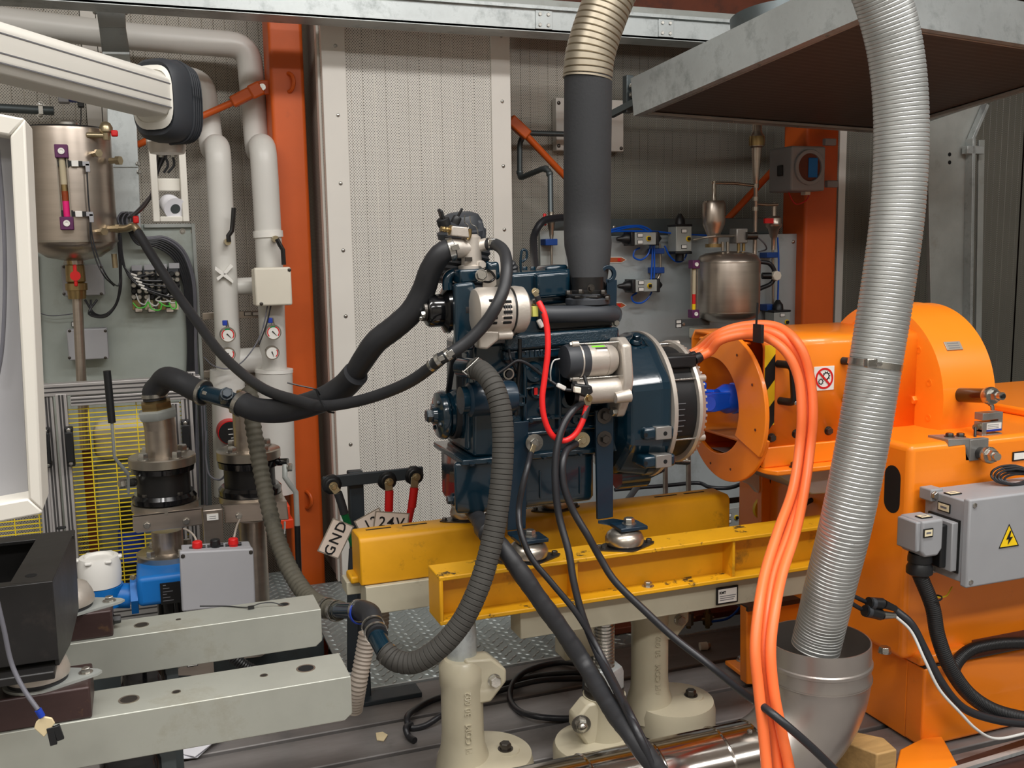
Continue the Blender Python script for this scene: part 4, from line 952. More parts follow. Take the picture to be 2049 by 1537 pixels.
# horseshoe guard
Cu = A(1450, 815, EY); Ru = 150*mpp(Cu); Cu.x = 1.234
def horseshoe(x, ro, ri, a0, a1, th, nm, cz=None, n=40):
    mb = MB(); C = V((x, EY, Cu.z)) if cz is None else cz
    o_ = [C+V((0, math.cos(a0+(a1-a0)*k/n)*ro, math.sin(a0+(a1-a0)*k/n)*ro)) for k in range(n+1)]
    i_ = [C+V((0, .04, 0))+V((0, math.cos(a0+(a1-a0)*k/n)*ri, math.sin(a0+(a1-a0)*k/n)*ri)) for k in range(n+1)]
    for k in range(n):
        vs = [mb.bm.verts.new(q) for q in (o_[k], o_[k+1], i_[k+1], i_[k])]; ws = [mb.bm.verts.new(v.co+V((th, 0, 0))) for v in vs]
        mb._f(vs); mb._f(list(reversed(ws)))
        for a_, b_ in ((0, 1), (2, 3)): mb._f((vs[a_], vs[b_], ws[b_], ws[a_]))
        if k == 0: mb._f((vs[0], vs[3], ws[3], ws[0]))
        if k == n-1: mb._f((vs[1], vs[2], ws[2], ws[1]))
    bmesh.ops.remove_doubles(mb.bm, verts=mb.bm.verts[:], dist=1e-5)
    return mb.build(nm, 'orange', DY, .002)
Ri = Ru*.66
horseshoe(Cu.x+.0112, Ru, Ri, PI+.3, 2*PI+.35, .010, 'guard_lower')
horseshoe(Cu.x, Ru*1.02, Ri*.985, .25, PI+.52, .0108, 'guard_upper')
for a in (PI+.2, PI-.5, PI-1.1, -1.3, -1.9):
    p = V((Cu.x-.001, EY+math.cos(a)*(Ru+Ri)/2, Cu.z+math.sin(a)*(Ru+Ri)/2)); MB().cyl(p, p-V((.001, 0, 0)), .003, n=12).build('screw_hole', 'rust_frame', DY)
# guard tunnel between the horseshoe and the box
MB().box(hx0+.19, hx0+.2, YH+.01, EY+.13, zb2+.005, zt-.012).build('tunnel_wall', 'orange', DY)
xg_ = Cu.x
MB().box(Cu.x+.001, hx0+.01, EY-.07, EY+.10, Cu.z+Ru*.86, Cu.z+Ru*.9).build('guard_roof', 'orange', DY, .003)
MB().cyl(V((hx0+.16, EY, Cu.z)), V((hx0+.19, EY, Cu.z)), .05, n=30).build('coupling_flange', 'black_paint', DY)
# hazard-striped corner plate
zc0, zc1 = A(1550, 690, YH).z, A(1550, 850, YH).z
hz = MB().box(hx0-.001, hx0+.026, YH-.0018, YH, zc1, zc0).build('hazard_plate', 'yellow', DY, .0005)
for k, (za_, zb_) in enumerate(((-.05, -.105), (-.15, -.2))):
    MB().prism([V((hx0-.0005, YH-.0022, zc0+za_)), V((hx0+.0255, YH-.0022, zc0+za_+.03)), V((hx0+.0255, YH-.0022, zc0+zb_+.03)), V((hx0-.0005, YH-.0022, zc0+zb_))], (0, .0004, 0)).build('black_stripe', 'black', DY)
MB().prism([V((hx0+.03, YH+.01, zt+.0006)), V((hx0+.08, YH+.02, zt+.0006)), V((hx0+.05, EY-.02, zt+.0006)), V((hx0, EY-.04, zt+.0006))], (0, 0, .0006)).build('yellow_patch', 'yellow', DY)
# pull handle
def handle(px, py0, py1, lb_):
    p0, p1 = A(px, py0, YH), A(px+4, py1, YH); d = V((0, -.038, 0))
    mb = MB(); mb.sweep(rounded([p0, p0+d+V((.012, 0, 0)), p1+d+V((.012, 0, 0)), p1], .016, 6), lambda i: .0085, 14); mb.build('handle', 'black_plastic', DY)
    for p in (p0, p1): bolt(DY, p+d*1.12+V((.010, 0, 0)), (0, -1, 0), .0042, 'zinc', 0, .5, name='screw')
handle(1556, 728, 802, ''); handle(1686, 722, 800, '')
# warning and prohibition plates
x0, x1, z0, z1 = rect(1628, 733, 1668, 781, YH)
MB().box(x0, x1, YH-.002, YH, z0, z1).build('prohibition_plate', 'white', DY, .0005)
cs_ = V(((x0+x1)/2, YH-.002, (z0+z1)/2)); R_ = (z1-z0)*.44
def gearsign(c, r, m='ink', teeth=10):
    mb = MB(); mb.annulus(c, (0, -1, 0), r*.62, r*.82, .0008, 20)
    for k in range(teeth):
        a = 2*PI*k/teeth; dv = V((math.cos(a), 0, math.sin(a))); mb.obox(c+dv*r*.9+V((0, -.0004, 0)), (dv, YD, dv.cross(YD)), (r*.14, .0004, r*.1))
    o = mb.build('gear_symbol', m, DY); o['kind'] = 'stuff'
MB().annulus(cs_, (0, -1, 0), R_*.82, R_, .0009, 40).build('red_ring', 'red', DY)
gearsign(cs_+V((R_*.22, 0, R_*.22)), R_*.42); gearsign(cs_+V((-R_*.38, 0, -R_*.28)), R_*.3)
a = math.radians(-45); dv = V((math.cos(a), 0, math.sin(a))); MB().obox(cs_+V((0, -.0012, 0)), (dv, YD, dv.cross(YD)), (R_*.86, .0004, R_*.09)).build('red_bar', 'red', DY)
x0, x1, z0, z1 = rect(1583, 738, 1621, 786, YH)
MB().box(x0, x1, YH-.002, YH, z0, z1).build('warning_plate', 'white', DY, .0005)
zq = z0+(z1-z0)*.22; xm = (x0+x1)/2
MB().prism([V((x0+.002, YH-.0026, zq)), V((x1-.002, YH-.0026, zq)), V((xm, YH-.0026, z1-.003))], (0, .0006, 0)).build('warning_border', 'black', DY)
MB().prism([V((x0+.0055, YH-.0031, zq+.002)), V((x1-.0055, YH-.0031, zq+.002)), V((xm, YH-.0031, z1-.008))], (0, .0005, 0)).build('warning_triangle', 'yellow', DY)
gearsign(V((xm-.003, YH-.0031, zq+.0085)), .0075)
# ---- pedestal
PD = thing('dynamometer_pedestal', 'orange welded pedestal carrying the dynamometer, with a tall slot in its side', 'pedestal', (1.75, EY, 0))
PY = 1.63
px0 = 1.585; ptop = A(1818, 893, PY).z
pa = AZ(1740, 885, ptop)
x0 = A(1818, 1000, PY).x
xs = x0-.0
# main body: left face + front face with openings built from slabs
MB().box(x0, 3.2, PY, EY+.32, .2, ptop).build('body', 'orange', PD, .014, 4)
s0_, s1_ = AX(1773, 940, x0), AX(1800, 1020, x0)
def slot(yc, zc0_, zc1_, w_, x):
    pts = [V((x, yc+math.cos(a)*w_, zc1_-w_+math.sin(a)*w_)) for a in [PI*k/10 for k in range(11)]] + [V((x, yc-math.cos(a)*w_, zc0_+w_-math.sin(a)*w_)) for a in [PI*k/10 for k in range(11)]]
    return pts
yc = (AX(1774, 980, x0).y+AX(1797, 980, x0).y)/2
MB().prism(slot(yc, AX(1786, 1027, x0).z, AX(1786, 931, x0).z, .024, x0-.0006), (.0004, 0, 0)).build('side_slot', 'void', PD)
zz = A(1980, 940, PY).z
# raised shoulder right with label
MB().box(1.98, 3.2, PY+.06, EY+.1, ptop, ptop+.02).build('shoulder', 'orange', PD, .006)
BX = A(1848, 1400, 1.605).x
# lower foot block
fx0 = A(1848, 1345, 1.6).x; FZ = A(1848, 1340, 1.605).z
MB().box(BX-.01, BX+.13, 1.607, 1.72, FZ+.004, FZ+.028).build('foot_pad', 'orange', PD, .008, 3)
xb0 = AZ(1845, 1500, 0).x; yb0 = AZ(1845, 1500, 0).y
MB().box(BX, 3.2, 1.605, 1.66, .005, FZ).build('base_front', 'orange', PD, .006, 3)
MB().box(BX, BX+.02, 1.655, EY+.3, .005, FZ).build('base_side', 'orange', PD, .004)
MB().box(BX+.001, 3.2, 1.607, 1.66, FZ, FZ+.004).build('shim', 'bolt_dark', PD)
p = AZ(1770, 1305, FZ+.028); bolt(PD, V((p.x, max(p.y, 1.64), FZ+.028)), ZD, .0125, 'zinc', 1.2, .8)
# base opening (cable passage) and foot flange
MB().box(1.66, 1.95, 1.6035, 1.6065, FZ+.005, FZ+.045).build('cable_opening', 'rust_frame', PD)
MB().prism([AZ(1846, 1488, .012), AZ(1800, 1512, .012), AZ(1790, 1560, .012), AZ(1925, 1560, .012), AZ(1885, 1485, .012)], (0, 0, .014)).build('foot_flange', 'orange', PD, .003)
# far left leg of the pedestal under the housing
lx0 = A(1525, 1100, 2.2).x
mb = MB(); pp(mb, [(1524, 952), (1690, 935), (1690, 1215), (1524, 1215)], 2.12, .02); mb.build('rear_leg', 'orange', PD, .002)
p = A(1552, 960, 2.12); MB().cyl(V((p.x, 2.1185, p.z)), V((p.x, 2.12, p.z)), .018, n=24).build('round_cutout', 'void', PD)
p = A(1640, 990, 2.12); MB().cyl(V((p.x, 2.1185, p.z)), V((p.x, 2.12, p.z)), .05, n=28).build('round_cutout', 'rust_frame', PD)
mb = MB(); pp(mb, [(1494, 1215), (1700, 1180), (1700, 1370), (1494, 1370)], 1.99, .03); mb.build('rear_foot', 'orange', PD, .003)
MB().box(A(1494, 1225, 1.99).x, x0, 1.985, 2.2, A(1550, 1214, 1.99).z, A(1550, 1214, 1.99).z+.012).build('rear_pad', 'bolt_dark', PD)
MB().prism([AZ(1450, 1330, .012), AZ(1510, 1375, .012), AZ(1700, 1370, .012), AZ(1600, 1315, .012)], (0, 0, .012)).build('foot_flange', 'orange', PD, .003)
bolt(PD, AZ(1482, 1322, .024), ZD, .009, 'zinc', 1.3, 1)
# grey gusset tray between housing and pedestal
mb = MB(); q = [V((hx0-.03, YH-.03, zf1-.013)), V((x0+.02, YH-.03, zf1-.013)), V((x0+.02, YH-.03, zf1-.16)), V((hx0+.13, YH-.03, zf1-.16)), V((hx0+.09, YH-.03, zf1-.14))]
q = [A(1527, 932, YH), A(1700, 925, YH), A(1690, 985, YH+.02), A(1625, 990, YH+.02), A(1580, 965, YH+.02)]
mb.prism(q, (0, .22, 0)); mb.build('drip_tray', 'grey_enclosure', PD, .003)
# torque arm + load cell
TA = thing('torque_arm', 'black torque arm rod with steel nut and rod eye on the drum side', 'arm', A(1930, 790, EY-.2))
pt0, pt1 = A(1908, 790, EY-.19), A(1978, 792, EY-.30)
MB().cyl(pt0, pt1, .0165, n=24).build('rod', 'black_gloss', TA); MB().cyl(pt0, pt0+(pt1-pt0).normalized()*.012, .019, n=24).build('rod_collar', 'black_gloss', TA)
dd = (pt1-pt0).normalized()
MB().lathe([(.018, -.004), (.0195, 0), (.0195, .01), (.018, .014)], pt1, dd, 24).build('rod_eye', 'zinc', TA)
bolt(TA, pt1+dd*.013, dd, .0125, 'zinc', 1.2, 1.2); MB().cyl(pt1+dd*.028, pt1+dd*.042, .0085, n=16).build('nut', 'zinc', TA); MB().cyl(pt1+dd*.042, pt1+dd*.046, .005, n=12).build('stud_tip', 'black', TA)
LC = thing('load_cell', 'S-shaped steel load cell with a white and blue label, hanging from the torque arm', 'load cell', A(1982, 870, EY-.3))
yl = (EY-.3)
mb = MB(); ptube(mb, [(1980, 808, yl), (1985, 812, yl), (1986, 820, yl)], 8, 10); mb.build('eye_stem', 'zinc', LC)
x0_, x1_, z0_, z1_ = rect(1966, 826, 2006, 880, yl)
H_ = z1_-z0_
MB().box(x0_, x1_, yl, yl+.024, z0_+H_*.74, z1_).build('cell_bar', 'cast_grey', LC, .001)
MB().box(x0_, x1_, yl, yl+.024, z0_+H_*.30, z0_+H_*.66).build('cell_bar', 'cast_grey', LC, .001)
MB().box(x0_, x1_, yl, yl+.024, z0_, z0_+H_*.22).build('cell_bar', 'cast_grey', LC, .001)
MB().box(x1_-.012, x1_, yl+.0005, yl+.0235, z0_+H_*.6, z0_+H_*.8).build('cell_web', 'cast_grey', LC); MB().box(x0_, x0_+.012, yl+.0005, yl+.0235, z0_+H_*.2, z0_+H_*.4).build('cell_web', 'cast_grey', LC)
MB().box(x0_+.012, x1_-.004, yl-.0008, yl, z0_+H_*.38, z0_+H_*.62).build('white_label', 'white', LC); MB().box(x0_+.012, x1_-.004, yl-.001, yl, z0_+H_*.32, z0_+H_*.39).build('blue_strip', 'blue_label', LC)
for k in range(3): MB().box(x0_+.014, x1_-.012, yl-.0012, yl-.0008, z0_+H_*(.43+.06*k), z0_+H_*(.445+.06*k)).build('print_line', 'ink_grey', LC, kind='stuff')
mb = MB(); xq_ = (x0_+x1_)/2; mb.cyl(V((xq_, yl+.012, z0_)), V((xq_, yl+.012, z0_-.02)), .006, n=12); mb.build('lower_stem', 'zinc', LC)
c = A(1962, 856, yl); MB().cyl(V((x0_, yl+.012, c.z)), V((x0_-.012, yl+.008, c.z)), .007, n=14).build('cable_outlet', 'brass_pale', LC)
mb = MB(); Pc = [V((x0_-.012, yl+.008, c.z)), A(1951, 880, yl), A(1956, 915, yl), A(1962, 935, yl), A(1966, 958, yl)]; mb.tube(Pc, .003, 8); mb.build('lead', 'cable_black', LC)
BR = thing('anchor_bracket', 'bare steel angle bracket on the pedestal holding the lower rod eye', 'bracket', A(1925, 915, PY))
c0 = A(1897, 882, PY+.03)
q = [A(1898, 880, PY+.0), A(1945, 878, PY), A(1946, 922, PY), A(1932, 922, PY), A(1931, 890, PY), A(1898, 894, PY)]
MB().prism(q, (0, .06, 0)).build('angle', 'cast_grey', BR, .001)
q = A(1945, 880, PY); q1 = A(1988, 876, PY); 
MB().box(q.x-.006, q.x+.045, PY-.002, PY+.06, A(1945, 922, PY).z, q.z).build('block', 'cast_grey', BR, .001)
for px in (1921, 1943): bolt(BR, V((A(px, 880, PY).x, PY+.03, A(px, 879, PY).z+.0)), ZD, .0085, 'bolt_dark', 1.3, .8)
p0, p1 = A(1965, 908, PY-.01), A(1985, 912, PY-.05); dd = (p1-p0).normalized()
MB().cyl(p0+dd*-.03, p0+dd*.02, .014, n=20).build('pin', 'black_gloss', BR); MB().lathe([(.016, .02), (.018, .024), (.018, .034), (.016, .038)], p0, dd, 24).build('rod_eye', 'zinc', BR)
bolt(BR, p0+dd*.038, dd, .0125, 'zinc', 1.2, 1.2); MB().cyl(p0+dd*.052, p0+dd*.066, .008, n=14).build('nut', 'zinc', BR)
# coil of black cable above the grey cabinet
cc = A(2022, 950, PY-.05); cl = thing('cable_coil', 'coil of thin black cable hanging above the grey electrical cabinet', 'cable', cc)
mb = MB()
for k in range(6):
    Pk = []
    for i in range(25):
        a = 2*PI*i/24; Pk.append(cc+V((math.cos(a)*(.052-.002*k)+.004*k, -.004*(k % 3)+math.sin(a)*.014, math.sin(a)*(.017-.0018*k)-.002*k+random.uniform(-.0005, .0005))))
    mb = MB(); mb.sweep(Pk, lambda i: .0026, 8, cap=False); mb.build('coil_turn', 'cable_black', cl)
x0_, x1_, z0_, z1_ = rect(2025, 902, 2070, 920, PY)
nt_ = thing('name_label', 'black framed white name label on the orange pedestal at the right edge', 'label', (x0_, PY, z0_)); MB().box(x0_, x1_, PY-.003, PY-.0005, z0_, z1_).build('label_frame', 'black', nt_, .0005); MB().box(x0_+.003, x1_-.003, PY-.0036, PY-.003, z0_+.003, z1_-.003).build('label_card', 'white', nt_)
# ---- grey electrical cabinet with plug
GC = thing('electrical_cabinet', 'grey metal electrical cabinet on the pedestal with yellow high-voltage triangle', 'cabinet', (1.78, 1.5, .33))
yb_ = 1.49
x0_, x1_ = A(1937, 1090, yb_).x, 2.05
z1_, z0_ = A(1940, 1001, yb_).z, A(1940, 1177, yb_).z
MB().box(x0_, x1_, yb_, yb_+.018, z0_, z1_).build('lid', 'grey_enclosure', GC, .004, 3)
xb_ = x0_+.004
MB().box(xb_, x1_-.004, yb_+.018, 1.615, z0_+.006, z1_-.006).build('body', 'grey_enclosure', GC, .003)
for z in (z0_+.012, z1_-.012): bolt(GC, V((x0_+.012, yb_, z)), (0, -1, 0), .0055, 'zinc', 0, .4, name='screw')
for z in (z0_+.015, z1_-.012):
    MB().box(xb_-.012, xb_+.02, 1.585, 1.62, z-.014, z+.012).build('mount_ear', 'grey_enclosure', GC, .003); bolt(GC, V((xb_-.004, 1.585, z)), (0, -1, 0), .008, 'zinc', 1.1, .8)
tri = [(1999, 1098), (2039, 1092), (2020, 1049)]
MB().prism([A(x, y, yb_-.0012) for x, y in tri], (0, .001, 0)).build('warning_border', 'black', GC)
cx_, cy_ = sum(t[0] for t in tri)/3, sum(t[1] for t in tri)/3
MB().prism([A(cx_+(x-cx_)*.86, cy_+(y-cy_)*.86, yb_-.002) for x, y in tri], (0, .0008, 0)).build('warning_triangle', 'yellow', GC)
MB().prism([A(x, y, yb_-.0028) for x, y in ((2022, 1062), (2014, 1080), (2019, 1079), (2017, 1090), (2027, 1074), (2021, 1075), (2024, 1062))], (0, .0006, 0)).build('lightning_bolt', 'black', GC)
# side socket and plug (face towards -x)
def side_box(nm, px0_, px1_, pyt, pyb, x_a, x_b, m, par, bev=.003):
    """box between x_a,x_b whose y range comes from two pixels read on the plane x_a"""
    ym = (pyt+pyb)/2; ya_, yb2 = AX(px1_, ym, x_a).y, AX(px0_, ym, x_a).y; zt_, zb_ = AX((px0_+px1_)/2, pyt, x_a).z, AX((px0_+px1_)/2, pyb, x_a).z
    return MB().box(x_a, x_b, ya_, yb2, zb_, zt_).build(nm, m, par, bev)
zs0, zs1 = A(1890, 1130, 1.56).z, A(1890, 1035, 1.56).z
MB().box(xb_-.004, xb_, 1.515, 1.60, zs0-.004, zs1+.004).build('gasket', 'black', GC)
MB().box(xb_-.018, xb_-.002, 1.518, 1.597, zs0, zs1).build('socket_flange', 'grey_enclosure', GC, .002)
MB().box(xb_-.034, xb_-.018, 1.53, 1.59, zs0+.006, zs1-.006).build('locking_lever', 'black_plastic', GC, .003)
pl = thing('power_plug', 'grey heavy power plug pushed into the side of the electrical cabinet', 'plug', V((xb_-.06, 1.555, zs0-.03)))
z_t, z_b = A(1850, 1042, 1.53).z, A(1850, 1115, 1.53).z
MB().prism([V((xb_-.088, 1.525, z_b+.012)), V((xb_-.078, 1.525, z_b)), V((xb_-.045, 1.525, z_b)), V((xb_-.034, 1.525, z_b+.014)), V((xb_-.034, 1.525, z_t)), V((xb_-.088, 1.525, z_t))], (0, .065, 0)).build('hood', 'grey_enclosure', pl, .005, 3)
MB().box(xb_-.098, xb_-.086, 1.53, 1.585, z_b+.012, z_t-.002).build('side_lug', 'grey_enclosure', pl, .003)
MB().lathe([(.022, 0), (.024, -.01), (.024, -.018), (.021, -.02), (.026, -.03), (.026, -.042), (.02, -.046)], V((xb_-.062, 1.556, z_b)), ZD, 24).build('gland', 'black_plastic', pl)
PLUGB = V((xb_-.062, 1.556, z_b-.044))
def lab(par, c, ax, ay, w_, h_):
    az = V(ax).cross(V(ay)); MB().obox(c, (ax, ay, az), (w_/2, h_/2, .001)).build('label_frame', 'black', par, .0005); MB().obox(c+az*.0008, (ax, ay, az), (w_/2-.0025, h_/2-.0025, .0006)).build('label_card', 'label_cream', par)
    MB().obox(c+az*.0016, (ax, ay, az), (w_/4, h_/9, .0001)).build('print_line', 'ink_grey', par, kind='stuff')
lab(GC, V((xb_-.0012, 1.56, z1_-.032)), V((0, -1, 0)), ZD, .034, .019); lab(GC, V((xb_+.02, 1.56, z1_-.0045)), XD, YD, .03, .02)
lab(pl, V((xb_-.074, 1.5235, z_t-.024)), XD, ZD, .024, .018); lab(pl, V((xb_-.062, 1.55, z_t+.0015)), XD, YD, .028, .02)
# ================================================================ LEFT BACKGROUND
def sweepP(name, pts, wpx, m, parent=None, n=20, rnd=None, smooth=True, sub=8, **kw):
    mb = MB(); ptube(mb, pts, wpx, n, sub, smooth, rnd); return mb.build(name, m, parent, **kw)
# insulated pipes
ip1 = thing('insulated_pipe', 'white insulated pipe, right one, crossing high up and running down beside the orange column', 'pipe', A(550, 980, 3.25))
sweepP('pipe_run', [(-80, 32, 3.45), (250, 72, 3.45), (497, 92, 3.45), (507, 200, 3.45), (516, 305, 3.45), (526, 290, 3.22), (533, 400, 3.22), (541, 560, 3.22), (548, 745, 3.22)], 50, 'pipe_cover', ip1, 24, rnd=.06)
MB().cyl(A(548, 740, 3.22), A(556, 985, 3.22), .058, n=28).build('pipe_lagging', 'pipe_cover', ip1); MB().cyl(A(548, 738, 3.22), A(548, 745, 3.22), .06, n=28).build('lagging_rim', 'white', ip1)
MB().cyl(A(536, 462, 3.22), A(537, 475, 3.22), .046, n=24).build('joint_band', 'white', ip1)
ip2 = thing('insulated_pipe', 'white insulated pipe, left one, coming from behind the black joint', 'pipe', A(460, 980, 3.25))
sweepP('pipe_run', [(350, 155, 3.45), (405, 162, 3.45), (416, 230, 3.45), (424, 302, 3.45), (436, 290, 3.22), (441, 400, 3.22), (450, 560, 3.22), (458, 745, 3.22)], 50, 'pipe_cover', ip2, 24, rnd=.06)
MB().cyl(A(456, 745, 3.22), A(461, 990, 3.22), .05, n=28).build('pipe_lagging', 'pipe_cover', ip2); MB().cyl(A(455, 740, 3.22), A(455, 790, 3.22), .053, n=28).build('lagging_rim', 'pipe_cover', ip2)
MB().cyl(A(452, 575, 3.24), A(520, 571, 3.24), .027, n=20).build('branch_pipe', 'pipe_cover', ip2)
MB().cyl(A(460, 724, 3.24), A(540, 718, 3.24), .04, n=24).build('cross_pipe', 'pipe_cover', ip2)
for pts in ([(431, 533), (455, 550), (467, 562), (466, 567), (440, 548), (430, 540)], [(433, 556), (445, 548), (461, 528), (467, 533), (455, 546), (436, 562)]):
    mb = MB(); mb.prism([A(x, y, 3.17) for x, y in pts], (0, .01, 0)); mb.build('tape_strip', 'white', ip2)
# black lever valves
for i, (pts, lb) in enumerate(([[(468, 416), (466, 445), (464, 462), (457, 472), (458, 484)], 'black lever handle on the left insulated pipe'], [[(554, 478), (560, 490), (566, 500), (568, 530)], 'black lever handle on the right insulated pipe above the cream box'])):
    t = thing('lever_valve', lb, 'valve', A(pts[-1][0], pts[-1][1], 3.16)); mb = MB(); mb.tube([A(x, y, 3.14) for x, y in pts], .007, 8, smooth=False); mb.build('lever', 'black_paint', t)
    p = A(pts[-1 if i == 0 else 0][0]-2, pts[-1 if i == 0 else 0][1], 3.14); MB().cyl(p, p+V((0, .06, 0)), .01, n=12).build('spindle', 'brass_pale', t)
# cream junction box
jb = thing('junction_box', 'cream plastic junction box on the insulated pipes beside the orange column', 'box', A(548, 612, 3.1))
mb = MB(); pbox(mb, 510, 535, 584, 612, 3.1, .03); mb.build('lid', 'cream_plastic', jb, .006, 3); mb = MB(); pbox(mb, 507, 538, 578, 610, 3.13, .04); mb.build('box_base', 'cream_plastic', jb, .003)
for px, py in ((579, 540), (523, 608)): bolt(jb, A(px, py, 3.1), (0, -1, 0), .006, 'bolt_dark', 0, .3, name='screw')
sweepP('lead', [(535, 612, 3.13), (530, 640, 3.13), (522, 668, 3.13), (505, 700, 3.12), (480, 728, 3.12), (455, 738, 3.12), (430, 733, 3.12), (408, 715, 3.2)], 2.6, 'cable_grey', jb, 8)
sweepP('lead', [(542, 612, 3.12), (533, 650, 3.12), (518, 690, 3.12)], 3, 'cable_black', jb, 8)
# pressure gauges
def gauge(cx, cy, rpx, lb, red, ang, cap):
    c = A(cx, cy, 3.12); r = rpx*mpp(c); t = thing('pressure_gauge', lb, 'gauge', c-V((0, 0, r)))
    MB().lathe([(r, 0), (r, .02), (r*.6, .045), (r*.3, .05), (r*.3, .08)], c, YD, 36).build('case', 'zinc', t)
    MB().annulus(c+V((0, -.003, 0)), YD, r*.86, r*1.0, .004, 36).build('bezel', 'steel', t)
    MB().cyl(c+V((0, -.001, 0)), c+V((0, -.0002, 0)), r*.86, n=32).build('dial', 'white', t)
    mb = MB(); n = 22; a0, a1 = (-.7, 3.9) if red > 1 else (-.9, .6)
    for k in range(n):
        for w0, w1 in ((.66, .8),):
            p = [c+V((math.cos(a)*r*w, -.0015, math.sin(a)*r*w)) for a in (a0+(a1-a0)*k/n, a0+(a1-a0)*(k+1)/n) for w in (w0, w1)]
            mb.quad(p[0], p[1], p[3], p[2])
    bmesh.ops.remove_doubles(mb.bm, verts=mb.bm.verts[:], dist=1e-6); mb.build('red_scale', 'red', t)
    if red > 1:
        mb = MB()
        for k in range(6):
            p = [c+V((math.cos(a)*r*w, -.0018, math.sin(a)*r*w)) for a in (1.3+.9*k/6-.1, 1.3+.9*(k+1)/6-.1) for w in (.66, .82)]; mb.quad(p[0], p[1], p[3], p[2])
        bmesh.ops.remove_doubles(mb.bm, verts=mb.bm.verts[:], dist=1e-6); mb.build('green_scale', 'green', t)
    d = V((math.cos(ang), 0, math.sin(ang))); s_ = V((-d.z, 0, d.x))
    MB().prism([c+V((0, -.003, 0))-d*r*.2+s_*r*.08, c+V((0, -.003, 0))-d*r*.2-s_*r*.08, c+V((0, -.003, 0))+d*r*.68], (0, .001, 0)).build('needle', 'black', t)
    if cap:
        q = A(cx-6, cy-rpx-8, 3.13); MB().box(q.x-.007, q.x+.007, q.y, q.y+.01, q.z-.008, q.z+.008).build('blue_tap', 'blue_label', t, .002)
        q = A(cx, cy-rpx, 3.14); MB().cyl(q-V((0, 0, .005)), q+V((-.004, 0, .02)), .005, n=10).build('tap_stem', 'zinc', t)
gauge(456, 670, 15.5, 'upper left pressure gauge with red and green scale and blue tap', 2, -.8, 1)
gauge(547, 665, 15.5, 'upper right pressure gauge with red and green scale, next to the orange column', 2, -.8, 1)
gauge(457, 709, 14, 'lower left white pressure gauge with a short red arc', 1, -1.35, 0)
gauge(545, 706, 14, 'lower right white pressure gauge with a short red arc, next to the orange column', 1, -1.25, 0)
# steel label brackets behind the pipes
for i, (y, a, b, labs, lb) in enumerate(((631, 405, 520, ((489, 503), (505, 519)), 'steel strip with two small white labels behind the insulated pipes'), (746, 408, 525, ((486, 497), (499, 510), (512, 523)), 'lower steel strip with three small white labels behind the insulated pipes'))):
    t = thing('label_bracket', lb, 'bracket', A((a+b)/2, y+6, 3.33)); mb = MB(); pbox(mb, a, y-7, b, y+7, 3.33, .02); mb.build('strip', 'stainless', t, .001)
    for l0, l1 in labs:
        mb = MB(); pbox(mb, l0, y-7, l1, y+1, 3.322, .006); mb.build('label_frame', 'black', t); mb = MB(); pbox(mb, l0+1, y-6, l1-1, y, 3.32, .003); mb.build('label_card', 'white', t)
# heating pump between the pipes
t = thing('circulation_pump', 'white circulation pump with round dark red-rimmed face behind the right valve', 'pump', A(459, 905, 3.14))
c = A(461, 866, 3.13); r = 24*mpp(c); MB().lathe([(r, 0), (r*1.05, .02), (r*1.05, .05)], c, YD, 36).build('motor_head', 'red', t); MB().lathe([(r*.93, -.004), (r*.93, .0)], c, YD, 36).build('display_face', 'black', t)
for dx, dz, w_ in ((0, .012, .014), (.004, -.004, .02), (.006, -.016, .01)): MB().box(c.x-w_/2+dx, c.x+w_/2+dx, c.y-.0055, c.y-.004, c.z+dz-.001, c.z+dz+.001).build('print_line', 'white', t, kind='stuff')
# galvanised sheet duct (sloping at the top, straight below)
dt = thing('sheet_duct', 'galvanised sheet-metal duct bending down the wall behind the black joint', 'duct', A(245, 460, 3.3))
L_ = [(188, -10), (198, 55), (204, 105), (214, 215), (222, 460)]; R_ = [(250, -10), (252, 55), (260, 105), (272, 215), (283, 460)]
for i in range(4):
    y0_ = 3.22 if i else 3.22; ya_, yb_ = (3.15, 3.22) if i == 0 else ((3.22, 3.3) if i == 1 else (3.3, 3.3))
    a, b, c, d = A(*L_[i], ya_), A(*R_[i], ya_), A(*R_[i+1], yb_), A(*L_[i+1], yb_)
    mb = MB(); mb.prism([a, b, c, d], (0, .09, 0)); mb.build('duct_section', 'galv', dt, .002)
for px, py in ((250, 10), (252, 25), (190, 24), (276, 328), (278, 344)): bolt(dt, A(px, py, 3.2 if py < 100 else 3.3), (.4, -1, 0), .006, 'zinc', 1.2, .8)
mb = MB(); mb.bar(A(205, 106, 3.215), A(259, 107, 3.215), .006, .006); mb.build('seam', 'galv', dt); mb = MB(); mb.bar(A(222, 333, 3.298), A(276, 333, 3.298), .004, .004); mb.build('seam', 'galv', dt)
# orange tie rod to the column
tr = thing('tie_rod', 'orange diagonal tie rod with fork end pinned to the left orange column', 'rod', A(400, 235, 3.35))
MB().cyl(A(275, 290, 3.42), A(470, 203, 3.36), .0105, n=14).build('rod', 'orange_column', tr)
MB().bar(A(464, 205, 3.36), A(512, 180, 3.34), .03, .036).build('turnbuckle', 'orange_column', tr, .006); MB().bar(A(500, 186, 3.33), A(524, 174, 3.33), .012, .045).build('fork', 'orange_column', tr, .008)
mb = MB(); mb.prism([A(512, 165, 3.345), A(522, 160, 3.345), A(545, 160, 3.345), A(545, 189, 3.345), A(522, 189, 3.345)], (0, .012, 0)); mb.build('gusset_plate', 'orange_column', tr, .003)
p = A(525, 174, 3.325); MB().cyl(p, p+V((0, .03, 0)), .0105, n=18).build('pin', 'zinc', tr)
